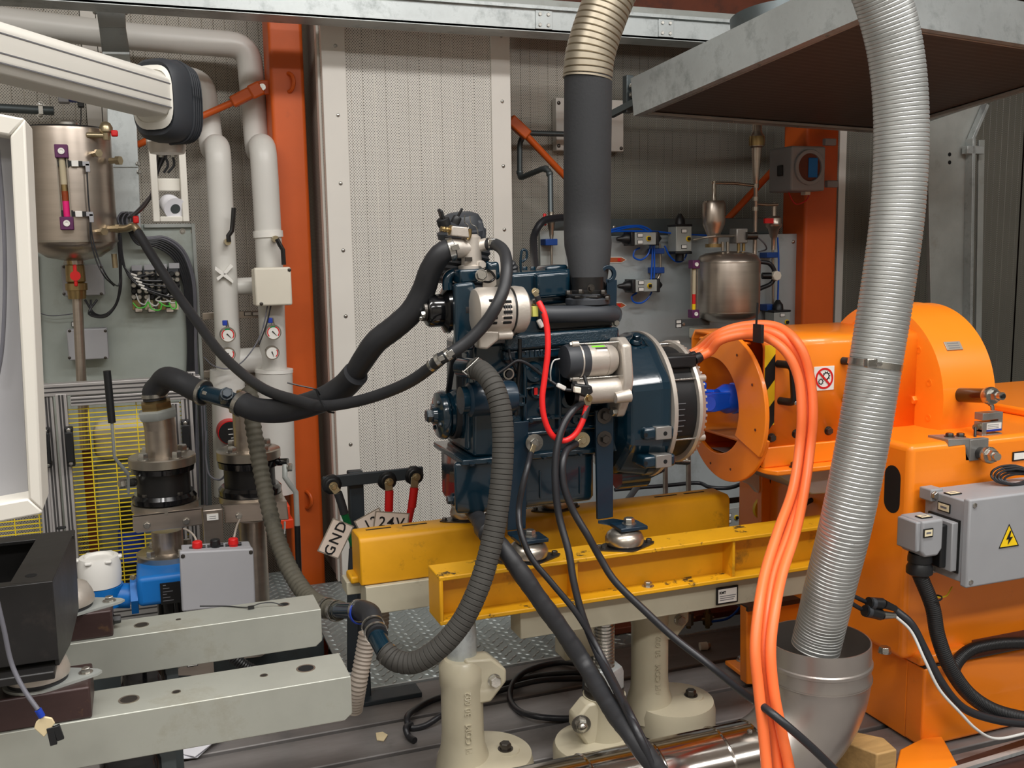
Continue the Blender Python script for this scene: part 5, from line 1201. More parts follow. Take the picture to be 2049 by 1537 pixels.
# galvanised mounting panel
mp_ = thing('mounting_panel', 'large grey stained sheet-metal mounting panel behind the tank and cables', 'panel', A(230, 760, 3.4))
x0, x1 = A(58, 600, 3.4).x, A(398, 600, 3.4).x; zt, zb_ = A(340, 448, 3.4).z, .2
MB().box(x0-.02, x1, 3.4, 3.42, zb_, zt).build('sheet', 'panel_grey', mp_, .002); MB().box(A(288, 450, 3.4).x, x1, 3.385, 3.4, zt-.012, zt).build('top_fold', 'galv_dull', mp_, .001)
MB().box(x1-.01, x1, 3.38, 3.4, zb_, zt).build('side_fold', 'galv_dull', mp_)
for px, py in ((365, 463), (387, 463), (133, 527), (163, 527)): bolt(mp_, A(px, py, 3.4), (0, -1, 0), .007, 'zinc', 1.3, .6)
# expansion tank
tk = thing('coolant_tank', 'large stainless coolant tank with pink sight glass on its front, upper left', 'tank', A(145, 515, 3.15))
ct = A(140, 390, 3.15); rt = 84*mpp(ct); ztp, zbt = A(140, 262, 3.15).z, A(150, 483, 3.15).z
MB().lathe([(rt*.2, zbt-.055), (rt*.6, zbt-.045), (rt*.9, zbt-.02), (rt*1.0, zbt-.002), (rt, zbt), (rt, ztp-.008), (rt*.99, ztp), (rt*.97, ztp+.002)], V((ct.x, 3.15, 0)), ZD, 56).build('shell', 'stainless', tk)
MB().annulus(V((ct.x, 3.15, zbt-.003)), ZD, rt*.9, rt*1.012, .006, 56).build('weld_seam', 'steel', tk)
MB().lathe([(rt*.96, ztp+.002), (rt*.93, ztp+.006)], V((ct.x, 3.15, 0)), ZD, 56).build('lid', 'black_plastic', tk)
p = AZ(137, 258, ztp+.006); MB().lathe([(.03, 0), (.03, .012), (.024, .018)], V((p.x, 3.1, ztp+.004)), ZD, 28).build('filler_cap', 'zinc', tk)
yF = 3.15-rt
sg = thing('sight_glass', 'level gauge with purple end blocks and pink liquid on the big tank', 'gauge', A(133, 462, yF-.01))
def sightglass(par, X_T, Y_T, X_B, Y_B, hw, y, cols):
    """end blocks top and bottom, tube between, coloured fill by fractions"""
    for (px, py) in ((X_T, Y_T), (X_B, Y_B)):
        c = A(px, py, y); w_ = hw*mpp(c); MB().box(c.x-w_, c.x+w_, y-.012, y+.02, c.z-w_*1.05, c.z+w_*1.05).build('end_block', 'purple', par, .002)
        MB().lathe([(w_*.5, 0), (w_*.5, .003), (w_*.25, .003), (w_*.2, .001)], c+V((0, -.012, 0)), (0, -1, 0), 20).build('screw', 'white', par)
    a, b = A(X_T, Y_T+hw, y), A(X_B, Y_B-hw, y); w_ = hw*mpp(a)
    for s_ in (-1, 1): MB().box(a.x-.0015+s_*w_*.75, a.x+.0015+s_*w_*.75, y, y+.008, b.z, a.z).build('side_rod', 'steel', par)
    for f0, f1, m in cols: MB().cyl(b+(a-b)*f0+V((0, .004, 0)), b+(a-b)*f1+V((0, .004, 0)), w_*.5, n=16).build('gauge_tube', m, par)
sightglass(sg, 123, 303, 134, 447, 12.5, yF-.012, [(0, .27, 'pink'), (.27, .44, 'amber'), (.44, .55, 'brass'), (.55, 1, 'glass_pale')])
for i, py in enumerate((327, 428)):
    x_ = 123+(py-303)*.076
    mb = MB(); pbox(mb, x_-10, py-7, x_+14, py+6, yF-.008, .008); mb.build('switch_clip', 'black_plastic', sg); mb = MB(); pbox(mb, x_+18, py-6, x_+32, py+6, yF-.01, .02); mb.build('switch_label', 'white', sg, .001)
    mb = MB(); pbox(mb, x_+12, py-5, x_+40, py+5, yF-.004, .012); mb.build('switch_body', 'black_plastic', sg); mb = MB(); pbox(mb, x_+38, py-4, x_+54, py+5, yF-.004, .012).build('connector', 'grey_box', sg, .001)
    mb = MB(); pbox(mb, x_+46, py, x_+55, py+17, yF-.004, .012).build('connector_drop', 'grey_box', sg, .001)
sweepP('switch_lead', [(174, 345, yF), (177, 400, yF), (181, 440, yF), (184, 470, yF), (196, 515, yF), (212, 550, yF), (230, 570, yF+.05), (240, 562, 3.2), (242, 520, 3.25)], 3, 'cable_black', sg, 8)
sweepP('switch_lead', [(180, 445, yF), (181, 475, yF), (192, 520, yF), (208, 552, yF), (228, 572, yF+.05)], 3, 'cable_black', sg, 8)
for px, py, rp_, dx in ((195, 308, 7, .5), (206, 464, 7, .5), (228, 322, 8, 1.5), (228, 458, 8, 1.6)):
    a = math.atan2(1, dx); c = A(px-8, py, 3.15-rt*math.sin(a)*.9); d = V((math.cos(a), -math.sin(a), 0)); r = rp_*mpp(c)
    MB().lathe([(r*.8, 0), (r*.8, .02), (r*1.15, .021), (r*1.15, .034)], c, d, 6).build('pipe_plug', 'brass_pale', tk)
# vent valve with red tap on top, drain valve with red tap below
v = thing('vent_valve', 'small brass vent valve with red tap on the rim of the big tank', 'valve', A(212, 268, 3.05))
c = A(212, 258, 3.05); MB().lathe([(.01, -.03), (.012, -.012), (.017, -.008), (.018, .004), (.012, .016), (.004, .02)], c, ZD, 20).build('valve_body', 'brass_pale', v); MB().cyl(c+V((-.05, 0, -.018)), c+V((0, 0, -.018)), .008, n=12).build('side_pipe', 'brass_pale', v)
mb = MB(); pbox(mb, 222, 260, 236, 273, 3.03, .015); mb.build('red_tap', 'red', v, .004)
v = thing('ball_valve', 'brass ball valve with red tap on the outlet pipe below the big tank', 'valve', A(152, 570, 3.15))
c = A(151, 549, 3.15); MB().lathe([(.021, .06), (.021, .028), (.026, .026), (.027, -.02), (.022, -.024), (.03, -.026), (.03, -.045), (.026, -.046), (.024, -.07)], c, ZD, 24).build('valve_body', 'brass', v)
q = A(151, 552, 3.11); MB().lathe([(.014, 0), (.014, .008)], q, (0, -1, 0), 20).build('red_tap', 'red', v); MB().box(q.x-.005, q.x+.005, q.y-.006, q.y, q.z-.03, q.z+.032).build('tap_wing', 'red', v, .003)
pipe = thing('outlet_pipe', 'bare steel outlet pipe running down from the big tank', 'pipe', A(166, 765, 3.15))
MB().cyl(A(149, 510, 3.15), A(152, 530, 3.15), .022, n=20).build('pipe_top', 'stainless', pipe); MB().cyl(A(154, 580, 3.15), A(170, 900, 3.15), .014, n=20).build('pipe_run', 'stainless', pipe)
t = thing('drain_stub', 'small copper drain stub under the right side of the big tank', 'pipe', A(231, 535, 3.15)); MB().cyl(A(228, 508, 3.15), A(231, 536, 3.15), .008, n=14).build('stub', 'brass_pale', t)
# outlet elbow with red tap on the right of the tank, feeding the thin black hose
v = thing('elbow_valve', 'brass elbow with red tap where the thin black hose leaves the big tank', 'valve', A(268, 470, 3.05))
sweepP('elbow', [(228, 457, 3.1), (255, 457, 3.05), (268, 453, 3.03), (276, 462, 3.02)], 15, 'brass_pale', v, 16); mb = MB(); pbox(mb, 266, 432, 278, 447, 3.02, .02); mb.build('red_tap', 'red', v, .004)
# two grey junction boxes
for i, (a, b, c_, d_) in enumerate(((124, 530, 208, 592), (135, 658, 216, 720))):
    t = thing('junction_box', ('grey junction box on the panel below the big tank, upper of two' if i == 0 else 'grey junction box on the panel, lower of two, behind the steel pipe'), 'box', A((a+c_)/2, d_, 3.33))
    mb = MB(); pbox(mb, a, b, c_, d_, 3.33, .055); mb.build('box_body', 'grey_box', t, .004, 3)
    for px in (a+4, c_-5):
        for py in (b+4, d_-4): bolt(t, A(px, py, 3.33), (0, -1, 0), .005, 'bolt_dark', 0, .3, name='screw')
t = thing('small_label', 'tiny framed label above the lower grey junction box', 'label', A(148, 652, 3.39)); mb = MB(); pbox(mb, 143, 644, 151, 654, 3.392, .006); mb.build('label_frame', 'black', t); mb = MB(); pbox(mb, 144, 645, 150, 653, 3.39, .003); mb.build('label_card', 'white', t)
# data module with many plugs
dm = thing('io_module', 'blue-grey data module block bristling with plugged cables on the panel', 'module', A(310, 625, 3.36))
for k in range(4):
    a = 262+k*25; mb = MB(); pbox(mb, a, 540-k*2, a+22, 600, 3.36, .035); mb.build('module_body', 'dark_plastic', dm, .002); mb = MB(); pbox(mb, a+1, 531-k*1.5, a+22, 542-k*1.5, 3.358, .035); mb.build('module_head', 'blue', dm, .001) if k < 0 else mb.build('module_head', 'grey_box', dm, .001)
    mb = MB(); pbox(mb, a+3, 600, a+20, 620, 3.362, .03); mb.build('module_foot', 'label_cream' if k % 2 else 'brass', dm, .001)
    for j in range(5):
        for s_ in (0, 1):
            p = A(a+6+s_*11, 548+j*11.5, 3.36); MB().lathe([(.0085, 0), (.0085, .012), (.006, .014), (.006, .022)], p, (0, -1, 0), 14).build('plug', 'zinc' if (k+j+s_) % 3 else 'black_plastic', dm)
for k, pts in enumerate(([(272, 588), (280, 606), (290, 609), (296, 598)], [(298, 590), (300, 606), (312, 612), (322, 600)], [(322, 592), (312, 600), (326, 604), (342, 602)], [(338, 588), (332, 596), (344, 606), (356, 604)])):
    sweepP('grey_lead', [(x, y, 3.325) for x, y in pts], 3, 'cable_white', dm, 8)
for k, pts in enumerate(([(266, 606), (276, 616), (290, 614), (296, 604)], [(297, 604), (304, 618), (320, 620), (324, 608)], [(318, 604), (330, 612), (342, 613)], [(338, 606), (345, 618), (352, 616), (352, 602)])):
    sweepP('green_lead', [(x, y, 3.322) for x, y in pts], 3, 'green_wire', dm, 8)
for a in (270, 296, 332): mb = MB(); pbox(mb, a, 616, a+16, 625, 3.355, .006); mb.build('label_frame', 'black', dm); mb = MB(); pbox(mb, a+1, 617, a+15, 624, 3.353, .003); mb.build('label_card', 'tag_paper', dm)
# cable bundles from the tank corner over the panel
cb_ = thing('cable_bundle', 'bundle of black and grey cables arching over the panel and down its right edge', 'cables', A(380, 760, 3.36))
for k in range(7):
    o = k*3.1; m = 'cable_black' if k < 5 else 'cable_grey'
    sweepP('cable', [(250+k*1.2, 438, 3.33), (258+o*.6, 462, 3.33), (275+o*.8, 488-o*.7, 3.34), (310+o, 493-o*1.0, 3.35), (345+o, 515-o, 3.36), (366+o*1.1, 560-o*.6, 3.365), (374+o*1.0, 640, 3.37), (376+o*.9, 700, 3.37), (374+o*1.2, 780, 3.37), (374+o*1.2, 1000, 3.37)], 4.6, m, cb_, 8)
cb2 = thing('cable_bundle', 'fan of black cables with white markers sweeping from the tank corner to the data module', 'cables', A(250, 560, 3.3))
for k in range(10):
    j = k // 2; tx, ty = (285+ (k % 5)*17, 548+j*11.5)
    sweepP('cable', [(240-k*.4, 440, 3.3), (238+k*.5, 480, 3.3), (238+k*.7, 505, 3.3), (248+k, 532+k*2.2, 3.3), (268+k*2, 552+j*6, 3.3), (tx, ty+2, 3.32), (tx+6, ty, 3.335)], 3.4, 'cable_black', cb2, 8)
    if k % 2 == 0:
        a, b = A(262+k*2.5, 548+j*7, 3.297), A(274+k*2.5, 552+j*7, 3.297); MB().cyl(a, b, .0032, n=8).build('cable_marker', 'white', cb2)
for k in range(7):
    sweepP('cable', [(240+k*2.4, 452, 3.28), (236+k*3.0, 438, 3.28), (244+k*3.2, 426, 3.28), (258+k*2.6, 428, 3.28), (262+k*2.2, 444, 3.28)], 4.4, 'cable_black' if k % 3 else 'cable_grey', cb2, 8)
cb3 = thing('cable_bundle', 'thick black cable pair hanging in a loop right of the big tank', 'cables', A(215, 640, 3.3))
for k in range(3): sweepP('cable', [(236+k*2, 470, 3.29), (240+k, 540, 3.29), (239+k, 580, 3.29), (230, 612+k, 3.3), (210, 630+k*2, 3.3), (190-k*6, 628, 3.32), (170+k*12, 600, 3.34)], 4.4, 'cable_black', cb3, 8)
cb4 = thing('cable_bundle', 'grey cables tied along the left edge of the mounting panel', 'cables', A(75, 760, 3.36))
for k in range(3): sweepP('cable', [(67+k*3, 505, 3.38), (70+k*3, 600, 3.38), (74+k*3, 690, 3.38), (78+k*3.4, 760, 3.38)], 3.6, 'cable_grey', cb4, 8)
sweepP('cable', [(70, 598, 3.37), (74, 622, 3.37), (95, 631, 3.37), (130, 630, 3.37), (150, 627, 3.37)], 2.2, 'cable_grey', cb4, 6)
cb5 = thing('cable_bundle', 'black cables running from the hanging bracket to the bundle at the tank', 'cables', A(270, 440, 3.1))
for k in range(4): sweepP('cable', [(318+k*6, 300+k*2, 2.66), (312+k*2, 340, 2.68), (305+k, 380, 2.75), (292, 402+k*3, 2.9), (270, 425+k*2, 3.1), (256+k, 436, 3.25)], 4, 'cable_black' if k % 2 else 'cable_grey', cb5, 8)
# conduit left and blue sensor under the arm
t = thing('grey_conduit', 'short dark grey conduit with saddle clamp on the wall, far left', 'conduit', A(50, 220, 3.5)); MB().cyl(A(-60, 213, 3.5), A(108, 222, 3.5), .0135, n=18).build('conduit', 'galv_dark', t)
mb = MB(); pbox(mb, 77, 212, 86, 228, 3.485, .02); mb.build('clamp', 'zinc', t)
for py in (210, 230): bolt(t, A(81, py, 3.5), (0, -1, 0), .009, 'zinc', 1.2, .5)
t = thing('blue_sensor', 'small blue and grey sensor with black plug half hidden under the white arm', 'sensor', A(150, 215, 3.4)); mb = MB(); pbox(mb, 137, 186, 166, 201, 3.4, .05); mb.build('sensor_body', 'blue_label', t, .002); mb = MB(); pbox(mb, 116, 186, 137, 204, 3.4, .05); mb.build('sensor_side', 'grey_box', t, .002)
mb = MB(); pbox(mb, 155, 201, 168, 214, 3.41, .03); mb.build('plug', 'black_plastic', t, .002); sweepP('lead', [(162, 214, 3.42), (162, 240, 3.42), (158, 262, 3.3)], 2.2, 'cable_black', t, 6)
# hanging bracket below the joint
hb_ = thing('hanging_bracket', 'light grey channel bracket with two cut-outs hanging below the black arm joint', 'bracket', A(338, 445, 2.6))
Yh = 2.6; x0, x1, z0, z1 = rect(302, 286, 375, 444, Yh); th = .016
mb = MB(); mb.box(x0, x0+th, Yh, Yh+.07, z0, z1).build('side_rail', 'white_metal', hb_, .002); mb = MB(); mb.box(x1-th, x1, Yh, Yh+.07, z0, z1).build('side_rail', 'white_metal', hb_, .002)
for a, b in ((0, .07), (.44, .6), (.93, 1)): MB().box(x0+th, x1-th, Yh+(.02 if .4 < a < .5 else 0), Yh+.02+(.012 if .4 < a < .5 else 0), z1-(z1-z0)*b, z1-(z1-z0)*a).build('cross_web', 'white_metal', hb_, .002)
MB().box(x0-.004, x1+.004, Yh-.004, Yh+.08, z1, z1+.018).build('top_plate', 'cast_alu', hb_, .002)
for px in (322, 345): p = A(px, 305, Yh+.03); MB().lathe([(.008, .02), (.008, -.005), (.006, -.012)], p, ZD, 14).build('cable_gland', 'zinc', hb_)
for k in range(2): sweepP('inner_cable', [(330+k*16, 312, Yh+.03), (336+k*12, 330, Yh+.035), (328+k*8, 346, Yh+.04)], 5, 'cable_black', hb_, 8)
t = thing('paper_roll', 'end-on white paper filter cone tucked in the lower cut-out of the hanging bracket', 'roll', A(348, 432, Yh+.02)); c = A(351, 418, Yh-.0); MB().lathe([(.027, 0), (.025, .01), (.024, .05)], c, V((-.3, 1, .35)), 24).build('roll_body', 'paper', t); MB().lathe([(.012, -.0005), (.010, .004)], c, V((-.3, 1, .35)), 20).build('roll_hole', 'galv_dark', t)
# white support arm with black rubber-clad joint
ar = thing('pendant_boom', 'thick white square support arm entering from the upper left', 'arm', A(150, 200, 2.2))
p0, p1 = A(-190, 95, 1.72), A(318, 205, 2.25)
p0 = A(-60, 88, 1.9); p1 = A(318, 192, 2.3)
d = (p1-p0).normalized(); sd = d.cross(ZD).normalized(); up = sd.cross(d).normalized()
hh, hw = .045, .044
sec = [(-hw, -hh*.62), (-hw, hh*.45), (-hw*.8, hh*.9), (-hw*.5, hh), (hw*.5, hh), (hw, hh*.6), (hw, -hh*.62), (hw*.7, -hh), (-hw*.7, -hh)]
p0 = p0-d*.5
mb = MB(); R = [[mb.bm.verts.new(p-sd*-a*1.0+up*b) for a, b in sec] for p in (p0, p1)]; mb.loft(R); mb.build('arm_profile', 'white_arm', ar, .004, 3)
for b in (hh*.42, -hh*.3, -hh*.66): 
    for s_ in (1,): MB().bar(p0+sd*(-1)*(hw+.0004)*-s_+up*b, p1+sd*(-1)*(hw+.0004)*-s_+up*b, .0015, .0022, up).build('groove', 'ink_grey', ar)
jt = thing('arm_joint', 'dark grey rubber-clad joint at the end of the white support arm', 'joint', A(320, 270, 2.3))
c = A(330, 198, 2.32)
def supr(cc, ax1, ax2, r1_, r2_, n=32, e=.62):
    out = []
    for k in range(n):
        a = 2*PI*k/n; cs2, sn2 = math.cos(a), math.sin(a)
        out.append(cc+ax1*(math.copysign(abs(cs2)**e, cs2)*r1_)+ax2*(math.copysign(abs(sn2)**e, sn2)*r2_))
    return out
mb = MB(); R = []
for t_, s1, s2 in ((-.045, .052, .075), (-.05, .062, .088), (-.035, .07, .098), (.0, .074, .1), (.03, .074, .1), (.055, .07, .094), (.07, .058, .08), (.072, .04, .06)):
    R.append([mb.bm.verts.new(q) for q in supr(c+d*t_*.85+ZD*-.006, sd, ZD, s1*.82, s2*.86)])
mb.loft(R); mb.build('rubber_cover', 'dark_plastic', jt)
for k in range(5):
    mb = MB(); q = supr(c+d*(.012+.009*k)+ZD*-.006, sd, ZD, .062-.0009*k, .0872-.0013*k); mb.sweep(q+[q[0], q[1]], lambda i: .0022, 6, cap=False); mb.build('cover_rib', 'dark_plastic', jt)
mb = MB(); q = supr(c-d*.044+ZD*-.004, sd, ZD, .05, .066); q2 = supr(c-d*.048+ZD*-.002, sd, ZD, .044, .054)
R = [[mb.bm.verts.new(v_) for v_ in w2] for w2 in (q, q2, supr(c-d*.026, sd, ZD, .042, .05))]; mb.loft(R); mb.build('collar', 'white_arm', jt)
MB().lathe([(.036, -.012), (.04, 0), (.04, .012)], c+V((.0, .05, -.098)), ZD, 32).build('lower_ring', 'cast_alu', jt)
# white cabinet frame, far left
cf_ = thing('cabinet_frame', 'white powder-coated cabinet frame cut by the left edge of the picture', 'cabinet', A(40, 1030, 1.45))
Yc = 1.45
def P_(x, y, yy=Yc): return A(x, y, yy)
mb = MB(); mb.prism([P_(50, 237), P_(86, 1024), P_(57, 998), P_(20, 272)], (0, .10, 0)); mb.build('right_stile', 'white_metal', cf_, .003)
mb = MB(); mb.prism([P_(-120, 205), P_(50, 237), P_(20, 272), P_(-120, 248)], (0, .10, 0)); mb.build('top_rail', 'white_metal', cf_, .003)
mb = MB(); mb.prism([P_(-120, 1030), P_(57, 998), P_(86, 1024), P_(80, 1030), P_(-120, 1068)], (0, .10, 0)); mb.build('bottom_rail', 'white_metal', cf_, .003)
mb = MB(); mb.prism([P_(20, 272, Yc+.05), P_(57, 998, Yc+.05), P_(-120, 1030, Yc+.05), P_(-120, 248, Yc+.05)], (0, .02, 0)); mb.build('recessed_door', 'grey_box', cf_)
sweepP('door_cable', [(-4, 300, Yc+.03), (6, 420, Yc+.03), (10, 560, Yc+.03), (4, 700, Yc+.03), (-6, 760, Yc+.03)], 8, 'cable_grey', cf_, 10)
# ---- aluminium machine guard with yellow wire mesh
gd = thing('machine_guard', 'aluminium profile guard door with yellow wire mesh behind the valves', 'guard', A(240, 1240, 2.95))
Yg = 2.95
def prof(par, L, T, R_, B, y=Yg, dep=.04, vert=True):
    x0, x1, z0, z1 = rect(L, T, R_, B, y); MB().box(x0, x1, y, y+dep, z0, z1).build('profile', 'alu_profile', par, .0015)
    if vert:
        for f in (.35, .65): xm = x0+(x1-x0)*f; MB().box(xm-.0025, xm+.0025, y-.0005, y+.001, z0+.002, z1-.002).build('profile_slot', 'slot_dark', par)
    else:
        for f in (.35, .7): zm = z0+(z1-z0)*f; MB().box(x0+.002, x1-.002, y-.0005, y+.001, zm-.002, zm+.002).build('profile_slot', 'slot_dark', par)
prof(gd, 62, 762, 402, 786, vert=False); prof(gd, 140, 788, 376, 806, Yg-.002, vert=False)
prof(gd, 84, 788, 104, 1300); prof(gd, 104, 788, 124, 1300, Yg+.004); prof(gd, 130, 788, 152, 1300, Yg-.002); prof(gd, 375, 786, 397, 1240); prof(gd, 352, 806, 372, 1240)
prof(gd, 376, 745, 392, 790, Yg-.02, .03)
prof(gd, 150, 1212, 360, 1245, Yg-.002, vert=False)
# mesh: vertical and horizontal wires
mz0, mz1 = A(250, 1212, Yg+.02).z, A(250, 803, Yg+.02).z; mx0, mx1 = A(155, 1000, Yg+.02).x-.03, A(352, 1000, Yg+.02).x+.03
ms = thing('wire_mesh', 'yellow wire mesh panel in the aluminium guard door', 'mesh', V((mx0, Yg+.02, mz0)))
nz = int((mz1-mz0)/.0125)
wr = None
for k in range(nz):
    z = mz0+k*.0125
    if wr is None: wr = MB().box(mx0, mx1, Yg+.02, Yg+.0232, z, z+.0026).build('horizontal_wire', 'yellow_wire', ms)
    else: o = wr.copy(); COL.objects.link(o); o.location.z += k*.0125
wr = None; k = 0; x = mx0+.012
while x < mx1:
    if wr is None: wr = MB().box(x, x+.0026, Yg+.0175, Yg+.0205, mz0, mz1).build('vertical_wire', 'yellow_wire', ms)
    else: o = wr.copy(); COL.objects.link(o); o.location.x += k*.062
    x += .062; k += 1
# second panel of mesh beyond the left stile
ms2 = thing('wire_mesh', 'narrow strip of yellow wire mesh between cabinet frame and guard door', 'mesh', A(40, 1062, Yg+.02))
xa_, xb_ = A(-40, 1040, Yg+.02).x, A(86, 1040, Yg+.02).x; zt_ = A(50, 880, Yg+.02).z
for k in range(26): MB().box(xa_, xb_, Yg+.02, Yg+.0232, zt_-.0125*k, zt_-.0125*k+.0026).build('horizontal_wire', 'yellow_wire', ms2)
for k in range(3): MB().box(xa_+.02+.062*k, xa_+.0226+.062*k, Yg+.0175, Yg+.0205, zt_-.0125*25, zt_).build('vertical_wire', 'yellow_wire', ms2)
# black door grips
for i, (px, y0_, y1_, lb) in enumerate(((92, 858, 938, 'black door grip on the guard, leftmost'), (139, 856, 935, 'black door grip on the guard, middle one beside the mesh'), (372, 842, 905, 'black door grip on the right stile of the guard'))):
    t = thing('door_grip', lb, 'handle', A(px, y1_, Yg-.03)); x0, x1, z0, z1 = rect(px-8, y0_, px+9, y1_, Yg-.035)
    MB().box(x0, x1, Yg-.035, Yg-.022, z0+.012, z1-.012).build('grip_bar', 'black_plastic', t, .003)
    for za in (z0, z1-.016): MB().box(x0, x1, Yg-.03, Yg-.002, za, za+.016).build('grip_foot', 'black_plastic', t, .003); bolt(t, V(((x0+x1)/2, Yg-.03, za+.008)), (0, -1, 0), .006, 'zinc', 0, .4, name='screw')
# things behind the mesh: pale cushion-like unit, vertical rusty post, dark blue motor
t = thing('rusty_post', 'dark rusty square post behind the yellow mesh', 'post', A(180, 1100, 3.15)); mb = MB(); pbox(mb, 172, 810, 190, 1210, 3.15, .05); mb.build('post_body', 'rust_frame', t)
t = thing('white_unit', 'cream rounded equipment housing behind the yellow mesh', 'housing', A(250, 1000, 3.15)); mb = MB(); pbox(mb, 186, 845, 320, 920, 3.15, .15); mb.build('housing_top', 'cream_plastic', t, .03, 4); mb = MB(); pbox(mb, 196, 920, 320, 1180, 3.2, .1); mb.build('housing_body', 'galv_dull', t, .01)
t = thing('dark_motor', 'dark blue and black motor behind the yellow mesh', 'motor', A(260, 1100, 3.1)); MB().cyl(A(262, 1000, 3.12), A(266, 1170, 3.12), .035, n=24).build('motor_body', 'black_plastic', t); MB().cyl(A(262, 1060, 3.11), A(264, 1120, 3.11), .037, n=24).build('motor_band', 'blue_label', t); 
# vertical cable trunk right of guard
t = thing('conduit_bundle', 'grey conduits running down between guard and valve, tied to a steel channel', 'conduit', A(400, 1010, 3.1))
x0, x1 = A(400, 900, 3.1).x, A(418, 900, 3.1).x; MB().box(x0, x1, 3.1, 3.13, .0, A(400, 770, 3.1).z).build('steel_channel', 'galv_dark', t)
for k in range(3): sweepP('conduit', [(396+k*5, 770, 3.08), (400+k*5, 860, 3.08), (404+k*5, 1010, 3.08)], 3.4, 'cable_grey' if k else 'cable_black', t, 8)
sweepP('looped_lead', [(412, 862, 3.06), (412, 920, 3.05), (420, 952, 3.02), (440, 960, 3.0), (455, 945, 2.98)], 4, 'cable_grey', t, 8)
# ---- valve assemblies
def valve(cx, tilt, Yv, lb, top):
    """stack: pipe, flange, black wafer valve, flange"""
    c0 = A(cx, 1000, Yv)
    t = thing('butterfly_valve', lb, 'valve', V((c0.x, Yv, A(cx, 1015, Yv).z)))
    zf = lambda py: A(cx, py, Yv).z
    rF = 64*mpp(c0)
    u = tilt
    def L(prof, nm, m, n=40): return MB().lathe(prof, V((c0.x, Yv, 0)), ZD, n).build(nm, m, t)
    return t, c0, zf, rF, L
t, c0, zf, rF, L = valve(330, 0, 2.6, 'left flanged pipe valve, black body between two steel flanges, with long lever', 1)
L([(rF, zf(928)), (rF*1.0, zf(912)), (rF*.97, zf(910))], 'upper_flange', 'steel'); L([(rF*.94, zf(940)), (rF*.96, zf(930)), (rF*.9, zf(929))], 'valve_rim', 'black_gloss')
L([(rF*.8, zf(985)), (rF*.8, zf(940))], 'valve_body', 'black_paint'); L([(rF*.96, zf(1000)), (rF*.98, zf(990)), (rF*.9, zf(983))], 'valve_rim', 'black_gloss'); L([(rF*1.0, zf(1016)), (rF, zf(1002))], 'lower_flange', 'steel')
rp = 30*mpp(c0); L([(rp, zf(912)), (rp, zf(852))], 'riser_pipe', 'stainless')
# bent top of riser leaning left with union nuts
pa, pb_ = V((c0.x, 2.6, zf(856))), A(318, 826, 2.6); TL = V((-.1, -.03, 1))
dd = (pb_-pa).normalized(); MB().lathe([(rp, -.002), (rp*1.02, .02), (rp*1.05, .03)], pa, TL, 32).build('riser_bend', 'stainless', t)
pn = pa+TL.normalized()*.026
MB().lathe([(rp*1.2, 0), (rp*1.32, .008), (rp*1.32, .02), (rp*1.1, .024)], pn, TL, 6).build('union_nut', 'galv_dull', t); MB().lathe([(rp*1.0, .022), (rp*1.05, .026), (rp*1.05, .042), (rp*.8, .046), (rp*.6, .05), (rp*.6, .065)], pn, TL, 6).build('brass_adapter', 'brass', t)
HOSE1 = pn+TL.normalized()*.058
for a in (.6, 2.2, 3.9, 5.3): bolt(t, V((c0.x+math.cos(a)*rF*.75, 2.6+math.sin(a)*rF*.75, zf(910))), ZD, .0125, 'zinc', 1.2, 1.1)
for a in (.6, 2.2, 3.9, 5.3): bolt(t, V((c0.x+math.cos(a)*rF*.78, 2.6+math.sin(a)*rF*.78, zf(983))), ZD, .008, 'bolt_dark', 0, .8)
lv = [(214, 742, 2.45), (220, 800, 2.45), (224, 845, 2.45)]
MB().cyl(A(214, 742, 2.46), A(224, 846, 2.46), .0085, n=12).build('lever_grip', 'black_plastic', t)
mb = MB(); mb.sweep([A(224, 846, 2.46), A(229, 915, 2.47), A(240, 930, 2.5), A(256, 948, 2.53), A(257, 985, 2.55)], lambda i: .0075, 10, flat=.5); mb.build('lever_arm', 'galv_dull', t)
MB().cyl(A(268, 965, 2.58), A(248, 967, 2.55), .011, n=16).build('lever_hub', 'zinc', t); bolt(t, A(249, 967, 2.55), (-1, -.4, 0), .012, 'zinc', 1.1, .9)
# lower part of left stack: pipe and flange
L([(rp, zf(1105)), (rp, zf(1060))], 'lower_pipe', 'stainless'); L([(rF*.92, zf(1118)), (rF*.95, zf(1104)), (rF*.9, zf(1102))], 'bottom_flange', 'steel'); L([(rF*.95, zf(1135)), (rF*.95, zf(1120))], 'flange_gasket', 'cast_grey')
for a in (.6, 2.2, 3.9, 5.3): bolt(t, V((c0.x+math.cos(a)*rF*.72, 2.6+math.sin(a)*rF*.72, zf(1102))), ZD, .011, 'zinc', 1.2, 1.1)
t2, c2, zf2, rF2, L2 = valve(502, 0, 2.72, 'right flanged pipe valve, black body, behind the ribbed hose, with lever hanging down', 1)
rF2 = 62*mpp(c2)
L2([(rF2, zf2(915)), (rF2, zf2(899)), (rF2*.96, zf2(897))], 'upper_flange', 'steel'); L2([(rF2*.96, zf2(930)), (rF2*.98, zf2(918)), (rF2*.9, zf2(916))], 'valve_rim', 'black_gloss')
L2([(rF2*.8, zf2(970)), (rF2*.8, zf2(930))], 'valve_body', 'black_paint'); L2([(rF2*.97, zf2(985)), (rF2*.99, zf2(974)), (rF2*.9, zf2(968))], 'valve_rim', 'black_gloss'); L2([(rF2, zf2(998)), (rF2, zf2(986))], 'lower_flange', 'steel')
rp2 = 27*mpp(c2); L2([(rp2, zf2(899)), (rp2, zf2(800))], 'riser_pipe', 'stainless'); L2([(rp2*1.2, zf2(822)), (rp2*1.25, zf2(812)), (rp2*1.25, zf2(802)), (rp2*.8, zf2(795)), (rp2*.6, zf2(780))], 'pipe_adapter', 'brass')
